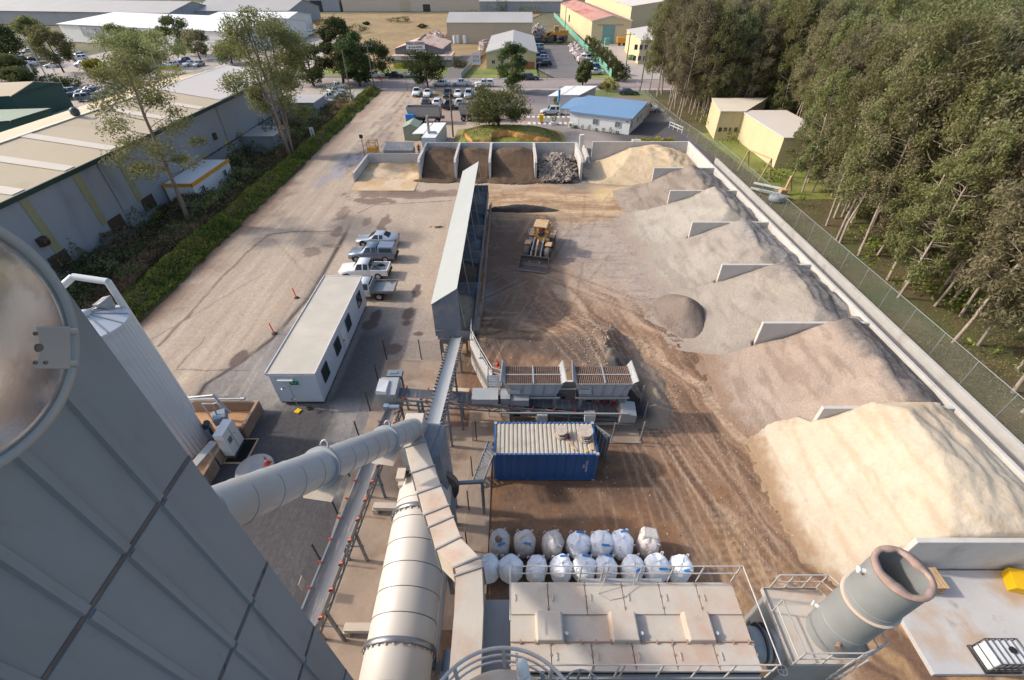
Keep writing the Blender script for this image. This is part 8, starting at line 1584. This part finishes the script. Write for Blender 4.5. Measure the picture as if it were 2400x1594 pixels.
for k, (px, py, kd, l) in enumerate(((757, 248, 'sedan', 'nearest of the white cars parked above the reeds'), (768, 239, 'ute', 'second nearest white vehicle above the reeds, a pickup'), (777, 231, 'sedan', 'middle one of the white cars above the reeds'), (785, 223, 'sedan', 'fourth white car above the reeds, below the evergreens'), (787, 212, 'ute', 'farthest white pickup under the evergreens'))): car(kd, 'car_white', px, py, 205, l, gp)
gp = 'cars in the left car park'
cl_ = ['car_black', 'car_grey', 'car_silver', 'car_dark', 'car_blue', 'car_silver', 'car_navy', 'car_grey', 'car_black', 'car_dark']; od = ['first', 'second', 'third', 'fourth', 'fifth', 'sixth', 'seventh', 'eighth', 'ninth', 'tenth', 'eleventh', 'twelfth']
for k, (zx, zy) in enumerate(((560, 900), (650, 885), (730, 895), (810, 895), (890, 880), (960, 880), (640, 925), (770, 940), (860, 925), (950, 905))): car(('hatch', 'wagon', 'sedan')[k % 3], cl_[k], zx / 3.92, zy / 3.92, 200, {'car_black': 'black', 'car_grey': 'grey', 'car_silver': 'silver', 'car_dark': 'dark', 'car_blue': 'blue', 'car_navy': 'navy'}[cl_[k]] + ' car, ' + od[k] + ' in the packed left car park beyond the green shed', gp)
car('hatch', 'car_white', 213, 219, 195, 'large white hatchback above the packed left car park', gp); car('ute', 'car_white', 266, 214, 190, 'white pickup at the shed ridge end of the left car park', gp)
gp = 'cars in the upper left car park'
for k, (px, py, c, h) in enumerate(((343, 162, 'car_dark', 70), (364, 162, 'car_silver', 10), (396, 160, 'car_white', 80), (421, 152, 'car_blue', 60), (437, 157, 'car_white', 70), (458, 158, 'car_silver', 80), (191, 158, 'car_silver', 0), (207, 164, 'car_navy', 10), (28, 134, 'car_white', 0), (38, 158, 'car_white', 0), (72, 144, 'car_dark', 0), (94, 144, 'car_silver', 20), (180, 144, 'car_white', 30), (117, 160, 'car_white', 20), (84, 208, 'car_blue', 0), (110, 211, 'car_grey', 0), (60, 156, 'car_white', 10))):
    nm_ = {'car_dark': 'dark', 'car_silver': 'silver', 'car_white': 'white', 'car_blue': 'blue', 'car_navy': 'navy', 'car_grey': 'grey'}[c]; nx = ['below the white shed', 'beside the dark one below the white shed', 'half behind a bush below the white shed', 'left of three near the fence', 'middle of three near the fence', 'right of three near the fence', 'van like by the gum tree', 'low by the gum tree trunk', 'at the far left edge', 'under the trees at the far left', 'under the left gum tree', 'right of the left gum tree', 'behind the leaning gum tree', 'behind the right flag pole', 'by the green shed roof', 'right by the shrubs at the green shed', 'between the trees at the far left'][k]
    car(('wagon', 'sedan', 'hatch')[k % 3], c, px, py, h, nm_ + ' car ' + nx + ' in the upper left', gp)
car('wagon', 'car_white', 794, 66, 20, 'lone white car out in the dry field'); car('hatch', 'car_silver', 748, 78, 10, 'silver car beside the white shed at the dry field'); car('van', 'car_white', 722, 84, 80, 'white van at the corner of the white shed'); car('van', 'car_silver', 706, 86, 80, 'silver van along the end wall of the white shed')
for k in range(26):
    car('hatch', ['car_white', 'car_silver', 'car_blue', 'car_dark'][k % 4], 470 + (k % 13) * 9.5, 10 + (k // 13) * 5, 90, 'small distant car in rows at the top left car yard', 'distant cars in the top left yard', detail=0)
rg = random.Random(12)
for k in range(16):
    px = (150, 172, 8, 44, 300, 322, 16, 34, 52, 130, 310, 330, 286, 128, 12, 250)[k]; py = (141, 139, 176, 178, 128, 127, 150, 148, 128, 128, 168, 170, 150, 142, 168, 172)[k]
    car(('sedan', 'wagon', 'hatch')[k % 3], ('car_white', 'car_silver', 'car_dark', 'car_blue')[k % 4], px, py, rg.choice((0, 20, 70, 90)), 'small parked car among the trees of the upper left car park', 'small cars among the upper left trees', detail=0)
# -- tipper bodies
mat('tipper_grey', srgb(178, 174, 170), .5, .1, var=.06, vs=1, dirt=[(srgb(150, 134, 120), .5, 1.5, .55)]); mat('cab_blue', srgb(60, 80, 140), .4, var=.05)
def tipper(x0, x1, y, label, cab):
    t = thing('tipper_truck' if cab else 'tipper_trailer', label, 'tipper truck' if cab else 'trailer', (x0, y, 0)); mb = MB(); a, b_ = y - 1.25, y + 1.25
    for yy in (a, b_ - .08): mb.hexa([(x0 + .5, yy, 1.3), (x1, yy, 1.3), (x1, yy + .08, 1.3), (x0 + .5, yy + .08, 1.3)], [(x0, yy, 3.0), (x1, yy, 3.0), (x1, yy + .08, 3.0), (x0, yy + .08, 3.0)])
    mb.box(x0 + .5, x1, a, b_, 1.25, 1.38).box(x1 - .08, x1, a, b_, 1.3, 3.3); mb.hexa([(x0 + .45, a, 1.3), (x0 + .53, a, 1.3), (x0 + .53, b_, 1.3), (x0 + .45, b_, 1.3)], [(x0 - .05, a, 3.0), (x0 + .03, a, 3.0), (x0 + .03, b_, 3.0), (x0 - .05, b_, 3.0)]); mb.build('tipping_body', 'tipper_grey', t)
    mb = MB(); mb.box(x0 + .15, x1 - .1, a + .1, b_ - .1, 2.45, 2.55); mb.build('load_cover', 'dark_gap', t)
    mb = MB(); mb.box(x0 + .4, x1 + (2.5 if cab else .6), y - .4, y + .4, .8, 1.22); mb.build('chassis', 'dark_steel', t)
    for x in ((x0 + 1.0, x0 + 2.2) if cab else (x0 + 1.6, x0 + 2.8, x1 - .8)) + ((x1 + 1.6,) if cab else ()):
        for s_ in (-1, 1): mb = MB(); mb.tube((x, y + s_ * .85, .5), (x, y + s_ * 1.2, .5), .5, 18); wl_ = mb.build('wheel', 'tyre', t); mb = MB(); mb.tube((x, y + s_ * 1.19, .5), (x, y + s_ * 1.22, .5), .28, 14); mb.build('rim', 'rim', wl_)
    if cab: mb = MB(); mb.box(x1 + .3, x1 + 2.5, y - 1.15, y + 1.15, .9, 2.9); cb = mb.build('cab', 'cab_blue', t, bevel=.12); mb = MB(); mb.box(x1 + .8, x1 + 2.0, y - 1.165, y - 1.155, 1.9, 2.6); mb.build('window', 'glass', cb)
tipper(-20.9, -14.2, 99.3, 'grey tipping trailer parked before the back row of cars', False); tipper(-10.9, -5.6, 101.3, 'grey tipper truck with a blue cab hidden by the spreading tree', True)
mb = MB(); g = G(964, 292); mb.box(g.x - .9, g.x + .9, g.y - .4, g.y + .4, .1, 1.9); tag(mb.build('blue_crates', 'label_blue', loc=tuple(g), bevel=.04), 'bright blue crates stacked at the left end of the tipping trailer', 'crates')
# -- the wheel loader
mat('loader_yellow', srgb(236, 164, 40), .5, var=.06, vs=2, dirt=[(srgb(176, 150, 124), .65, 2.2, .5)]); mat('loader_dust', srgb(214, 176, 132), .8, var=.1, vs=3); mat('bucket_steel', srgb(128, 114, 106), .5, .3, var=.12, vs=1.5, dirt=[(srgb(150, 128, 112), .7, 1.6, .5)]); mat('tyre_dusty', srgb(122, 112, 104), .95, var=.2, vs=3, bump=.02, bs=9)
L_ = thing('wheel_loader', 'dusty yellow wheel loader with its bucket lowered in the middle of the yard', 'wheel loader', (0, 0, 0))
mb = MB(); prof = [(-4.25, .08), (-3.3, .1), (-3.0, .35), (-2.9, .75), (-3.05, 1.25), (-3.13, 1.22), (-3.0, .76), (-3.1, .42), (-3.36, .2), (-4.25, .14)]
mb.ext([(p[0], p[1]) for p in prof], 'x', -1.5, 1.5)
mb.f = mb.f; bk = mb.build('bucket', 'bucket_steel', L_)
mb = MB()
for s_ in (-1, 1): mb.ext([(-4.25, .08), (-3.3, .1), (-3.0, .35), (-2.9, .75), (-3.05, 1.25)], 'x', s_ * 1.5 - .03, s_ * 1.5 + .03)
mb.build('bucket_cheek', 'bucket_steel', bk); mb = MB(); mb.box(-1.5, 1.5, -4.32, -4.2, .06, .13); mb.build('cutting_edge', 'steel_light', bk)
mb = MB(); mb.hexa([(-.55, -2.1, .5), (.55, -2.1, .5), (.55, -.3, .5), (-.55, -.3, .5)], [(-.5, -1.9, 1.3), (.5, -1.9, 1.3), (.45, -.4, 1.75), (-.45, -.4, 1.75)]); mb.box(-1.1, 1.1, -1.8, -1.4, .5, .85).box(-1.1, 1.1, 1.5, 1.9, .5, .85); mb.build('front_frame', 'bucket_steel', L_)
for s_ in (-1, 1):
    mb = MB(); mb.beam((s_ * .48, -.5, 1.95), (s_ * .5, -2.2, 1.25), .14, .3); mb.beam((s_ * .5, -2.2, 1.25), (s_ * .52, -3.05, .4), .14, .28); mb.build('lift_arm', 'galv', L_)
    mb = MB(); mb.tube((s_ * .3, -.7, 1.1), (s_ * .34, -2.1, .95), .07, 10); mb.build('ram', 'steel_light', L_)
mb = MB(); mb.beam((0, -1.2, 2.1), (0, -2.3, 1.5), .16, .3); mb.beam((0, -2.3, 1.5), (0, -3.0, .95), .12, .18); mb.tube((0, -.5, 1.6), (0, -1.3, 2.05), .08, 10); mb.build('tilt_link', 'loader_dust', L_)
for y in (-1.6, 1.7):
    for s_ in (-1, 1):
        mb = MB(); c = (s_ * 1.1, y, .78)
        mb.lathe([(.42, -.27), (.66, -.3), (.75, -.2), (.78, 0), (.75, .2), (.66, .3), (.42, .27)], c, 30, (1, 0, 0)); w_ = mb.build('wheel', 'tyre_dusty', L_)
        mb = MB(); mb.tube((c[0] - .18, y, .78), (c[0] + .18, y, .78), .42, 18); mb.build('rim', 'loader_yellow', w_)
        mb = MB()
        if y < 0: mb.hexa([(s_ * 1.1 - .33, y + .15, 1.62), (s_ * 1.1 + .33, y + .15, 1.62), (s_ * 1.1 + .33, y + .95, 1.3), (s_ * 1.1 - .33, y + .95, 1.3)], [(s_ * 1.1 - .33, y + .1, 1.72), (s_ * 1.1 + .33, y + .1, 1.72), (s_ * 1.1 + .33, y + 1.0, 1.75), (s_ * 1.1 - .33, y + 1.0, 1.75)])
        else: mb.hexa([(s_ * 1.1 - .33, y - .9, 1.5), (s_ * 1.1 + .33, y - .9, 1.5), (s_ * 1.1 + .33, y + .7, 1.6), (s_ * 1.1 - .33, y + .7, 1.6)], [(s_ * 1.1 - .33, y - .9, 1.62), (s_ * 1.1 + .33, y - .9, 1.62), (s_ * 1.1 + .33, y + .7, 1.72), (s_ * 1.1 - .33, y + .7, 1.72)])
        mb.build('mudguard', 'loader_dust', L_, bevel=.02)
mb = MB(); mb.hexa([(-.75, .1, .7), (.75, .1, .7), (.75, 3.4, .7), (-.75, 3.4, .7)], [(-.7, .1, 1.6), (.7, .1, 1.6), (.68, 3.3, 2.15), (-.68, 3.3, 2.15)]); mb.build('engine_hood', 'loader_yellow', L_, bevel=.05)
mb = MB(); mb.box(-.8, .8, 3.35, 3.75, .6, 1.7); mb.build('counterweight', 'loader_dust', L_, bevel=.08)
mb = MB(); mb.box(-.6, .6, 1.7, 3.1, 2.05, 2.14); mb.build('grille', 'dark_steel', L_)
mb = MB(); mb.hexa([(-.6, -.35, 1.6), (.6, -.35, 1.6), (.75, 1.25, 1.6), (-.75, 1.25, 1.6)], [(-.62, -.3, 1.95), (.62, -.3, 1.95), (.75, 1.25, 1.95), (-.75, 1.25, 1.95)])
for x, y in ((-.62, -.3), (.62, -.3), (-.74, 1.2), (.74, 1.2)): mb.beam((x, y, 1.9), (x * .95, y, 3.2), .09)
cb = mb.build('cab', 'loader_yellow', L_)
mb = MB(); mb.box(-.72, .72, -.5, 1.35, 3.18, 3.32); mb.build('cab_roof', 'loader_dust', cb, bevel=.03)
mat('cab_glass', srgb(70, 100, 104), .08, var=.02, spec=.8); MAT['cab_glass'].node_tree.nodes['Principled BSDF'].inputs['Alpha'].default_value = .42
mb = MB(); mb.quad((-.58, -.36, 1.95), (.58, -.36, 1.95), (.56, -.34, 3.18), (-.56, -.34, 3.18)); mb.build('windscreen', 'cab_glass', cb)
for s_ in (-1, 1): mb = MB(); mb.quad((s_ * .66, -.28, 1.95), (s_ * .76, 1.2, 1.95), (s_ * .72, 1.2, 3.18), (s_ * .62, -.28, 3.18)); mb.build('side_window', 'cab_glass', cb)
mb = MB(); mb.box(-.3, .3, .7, 1.0, 1.95, 2.7).box(-.3, .3, .2, .8, 1.95, 2.1); mb.build('seat', 'trim_black', cb)
mb = MB(); mb.path([(.75, .1, 2.1), (1.25, .1, 2.1), (1.25, 1.1, 2.1), (.75, 1.1, 2.1)], .03, 6); mb.path([(-.75, .0, 2.3), (-1.35, .0, 2.3), (-1.35, .9, 2.3), (-.75, .9, 2.3)], .035, 6); mb.box(-1.3, -.8, .0, .7, 1.2, 1.28); mb.build('side_rail', 'steel_light', L_)
mb = MB(); mb.tube((-.45, 2.2, 2.1), (-.45, 2.2, 2.95), .07, 10).tube((.35, 1.7, 2.1), (.35, 1.7, 2.6), .1, 10); mb.build('exhaust', 'steel_light', L_)
mb = MB(); mb.tube((-.0, .9, 3.3), (.0, .9, 3.6), .03, 6).tube((0, .9, 3.6), (0, .9, 3.72), .07, 10); mb.build('beacon', 'machine_yellow', L_)
mb = MB(); mb.tube((-.55, 1.1, 3.3), (-.75, 1.3, 3.9), .012, 5); mb.build('aerial', 'dark_steel', L_)
for s_ in (-1, 1): mb = MB(); mb.box(s_ * .95 - .12, s_ * .95 + .12, -.62, -.5, 1.85, 2.05); mb.beam((s_ * .95, -.5, 1.9), (s_ * .6, -.3, 1.9), .05); mb.build('work_lamp', 'steel_light', L_)
gl = (G(1214, 634) + G(1281, 642)) / 2; ang = math.atan2(G(1281, 642).y - G(1214, 634).y, G(1281, 642).x - G(1214, 634).x); ca, sa = math.cos(ang), math.sin(ang); L_.location = (gl.x - (-sa) * (-4.25), gl.y + 4.25 * ca, 0); L_.rotation_euler = (0, 0, ang)
# -- people
mat('skin', srgb(206, 160, 134), .7, var=.03); mat('shirt_red', srgb(230, 60, 40), .8, var=.05); mat('hivis', srgb(250, 110, 50), .8, var=.05); mat('trousers', srgb(40, 44, 60), .9, var=.08); mat('hair', srgb(60, 44, 34), .9, var=.1)
def skin(name, V, E, rad, m, parent):
    me = bpy.data.meshes.new(name); me.from_pydata(V, E, []); me.update(); o = bpy.data.objects.new(name, me); C.objects.link(o); md = o.modifiers.new('s', 'SKIN'); sv = me.skin_vertices[0].data if me.skin_vertices else None
    if sv is None:
        bpy.context.view_layer.objects.active = o; bm = bmesh.new(); bm.from_mesh(me); bm.verts.layers.skin.verify(); bm.to_mesh(me); bm.free(); sv = me.skin_vertices[0].data
    for i, r_ in enumerate(rad): sv[i].radius = r_ if isinstance(r_, tuple) else (r_, r_); sv[i].use_root = i == 0
    sb = o.modifiers.new('d', 'SUBSURF'); sb.levels = sb.render_levels = 2; me.materials.append(MAT[m]); o.parent = parent; return o
def person(label, loc, rz, sit, shirt, legs='trousers'):
    p = thing('person', label, 'person', loc); p.rotation_euler = (0, 0, rz); h = .0
    if sit: J = dict(pel=(0, 0, .5), ch=(0, .02, .92), nk=(0, 0, 1.08), hd=(0, -.03, 1.24), hdt=(0, -.03, 1.36)); kn = [(s_ * .12, -.42, .5) for s_ in (-1, 1)]; an = [(s_ * .13, -.46, .08) for s_ in (-1, 1)]; hip = [(s_ * .09, -.02, .48) for s_ in (-1, 1)]; el = [(s_ * .27, -.08, .75) for s_ in (-1, 1)]; wr = [(s_ * .16, -.36, .8) for s_ in (-1, 1)]
    else: J = dict(pel=(0, 0, .95), ch=(0, .01, 1.35), nk=(0, 0, 1.52), hd=(0, -.02, 1.66), hdt=(0, -.02, 1.78)); kn = [(s_ * .11, -.03 - .05 * s_, .5) for s_ in (-1, 1)]; an = [(s_ * .12, .0 + .06 * s_, .08) for s_ in (-1, 1)]; hip = [(s_ * .09, 0, .9) for s_ in (-1, 1)]; el = [(s_ * .28, .02, 1.15) for s_ in (-1, 1)]; wr = [(s_ * .27, -.12, .93) for s_ in (-1, 1)]
    sh = [(s_ * .18, .01, J['ch'][2] + .07) for s_ in (-1, 1)]; V = [J['pel'], J['ch'], J['nk'], J['hd'], J['hdt']]; E = [(0, 1), (1, 2), (2, 3), (3, 4)]; rad = [(.15, .11), (.17, .11), .06, (.085, .1), .07]; hands = []
    for k in range(2):
        i = len(V); V += [hip[k], kn[k], an[k], (an[k][0], an[k][1] - .16, .04)]; E += [(0, i), (i, i + 1), (i + 1, i + 2), (i + 2, i + 3)]; rad += [.09, .06, .042, .035]
        i = len(V); V += [sh[k], el[k], wr[k]]; E += [(1, i), (i, i + 1), (i + 1, i + 2)]; rad += [.06, .042, .028]
        w_ = Vector(wr[k]); dn = (w_ - Vector(el[k])).normalized(); sx = dn.cross(Vector((0, 0, 1))).normalized(); pm = w_ + dn * .08; i = len(V); V.append(tuple(pm)); E.append((i - 1, i)); rad.append((.028, .018))
        for f in range(4):
            a_ = pm + sx * (f - 1.5) * .02 + dn * .05; b_ = a_ + dn * (.03 + .008 * (f in (1, 2))) - Vector((0, 0, .02)); q = len(V); V += [tuple(a_), tuple(b_)]; E += [(i, q), (q, q + 1)]; rad += [.009, .008]
        q = len(V); V += [tuple(w_ + dn * .04 + sx * .045 * (1 if k else -1))]; E.append((i - 1, q)); rad.append(.01)
    skin('body', V, E, rad, 'skin', p)
    V2 = [J['pel'], J['ch'], (0, 0, J['nk'][2] - .05)]; E2 = [(0, 1), (1, 2)]; r2 = [(.17, .13), (.195, .135), .09]
    for k in range(2): i = len(V2); V2 += [sh[k], el[k]]; E2 += [(1, i), (i, i + 1)]; r2 += [.078, .06]
    skin('shirt', V2, E2, r2, shirt, p); V3 = [J['pel']]; E3 = []; r3 = [(.165, .125)]
    for k in range(2): i = len(V3); V3 += [hip[k], kn[k], (an[k][0], an[k][1], an[k][2] + .04)]; E3 += [(0, i), (i, i + 1), (i + 1, i + 2)]; r3 += [.105, .078, .06]
    skin('trousers', V3, E3, r3, legs, p); hz = J['hdt'][2]
    mb = MB(); mb.lathe([(0, .04), (.07, .03), (.1, -.02), (.098, -.07)], (0, 0, 0), 16); q = mb.build('hair', 'hair', p); q.location = (0, .01, hz + .02)
    mb = MB(); mb.hexa([(-.012, -.03, -.03), (.012, -.03, -.03), (.012, 0, -.03), (-.012, 0, -.03)], [(-.008, -.012, .02), (.008, -.012, .02), (.008, 0, .02), (-.008, 0, .02)]); q = mb.build('nose', 'skin', p); q.location = (0, -.12, hz - .1)
    mb = MB()
    for s_ in (-1, 1): mb.box(s_ * .033 - .012, s_ * .033 + .012, -.006, .006, -.006, .006)
    q = mb.build('eyes', 'trim_black', p); q.location = (0, -.122, hz - .075); mb = MB(); mb.box(-.022, .022, -.004, .004, -.004, .004); q = mb.build('mouth', 'sign_red', p); q.location = (0, -.115, hz - .155); return p
lw = Matrix.Translation(L_.location) @ Matrix.Rotation(ang, 4, 'Z'); person('driver in a red shirt seated in the yellow loader cab', tuple(lw @ Vector((0, .45, 1.58))), ang, True, 'shirt_red')
g = G(987, 357); person('worker in an orange shirt and dark trousers standing by the white site hut', (g.x - .1, 79.0, 0), .4, False, 'hivis')
# -- the big old yellow loader and tyres far across the road
t = thing('old_loader', 'huge old yellow loader parked far beyond the cream shed', 'wheel loader', (16.5, 228, 0)); x0 = 16.0; y0 = 228
mb = MB(); mb.box(x0 - 1.5, x0 + 7.5, y0 - 1, y0 + 1, 1.5, 3.2).box(x0 + 4, x0 + 7.5, y0 - 1.1, y0 + 1.1, 3.2, 4.0); mb.build('body', 'machine_yellow', t, bevel=.1)
mb = MB(); mb.box(x0 + 1.5, x0 + 3.5, y0 - .9, y0 + .9, 3.2, 5.4); cb = mb.build('cab', 'machine_yellow', t, bevel=.08); mb = MB(); mb.box(x0 + 1.7, x0 + 3.3, y0 - .93, y0 - .91, 4.0, 5.1); mb.build('window', 'glass_pale', cb)
mb = MB(); mb.ext([(x0 - 5, .1), (x0 - 2.8, .3), (x0 - 2.4, 1.6), (x0 - 3.2, 2.6), (x0 - 3.4, 2.5), (x0 - 2.7, 1.6), (x0 - 3, .6), (x0 - 5, .3)], 'y', y0 - 2, y0 + 2); mb.build('bucket', 'machine_yellow', t)
for s_ in (-1, 1): mb = MB(); mb.beam((x0 - 2.6, y0 + s_ * .8, 1.6), (x0 + .8, y0 + s_ * .8, 3.6), .4, .6); mb.build('lift_arm', 'machine_yellow', t)
for x in (x0 + .2, x0 + 6):
    for s_ in (-1, 1): mb = MB(); mb.tube((x, y0 + s_ * 1.1, 1.25), (x, y0 + s_ * 2.0, 1.25), 1.25, 22); mb.build('wheel', 'tyre_dusty', t)
for k, (px, py) in enumerate(((1297, 97), (1314, 101))): g = G(px, py); mb = MB(); mb.lathe([(.6, 0), (1.5, .1), (1.65, .6), (1.5, 1.1), (.6, 1.2)], g, 24); mb.lathe([(.6, 1.3), (1.5, 1.4), (1.65, 1.9), (1.5, 2.4), (.6, 2.5)], g, 24); tag(mb.build('giant_tyres', 'black_rubber', loc=tuple(g)), ['left', 'right'][k] + ' of the two stacks of giant tyres before the old loader', 'tyres', 'giant tyre stacks')
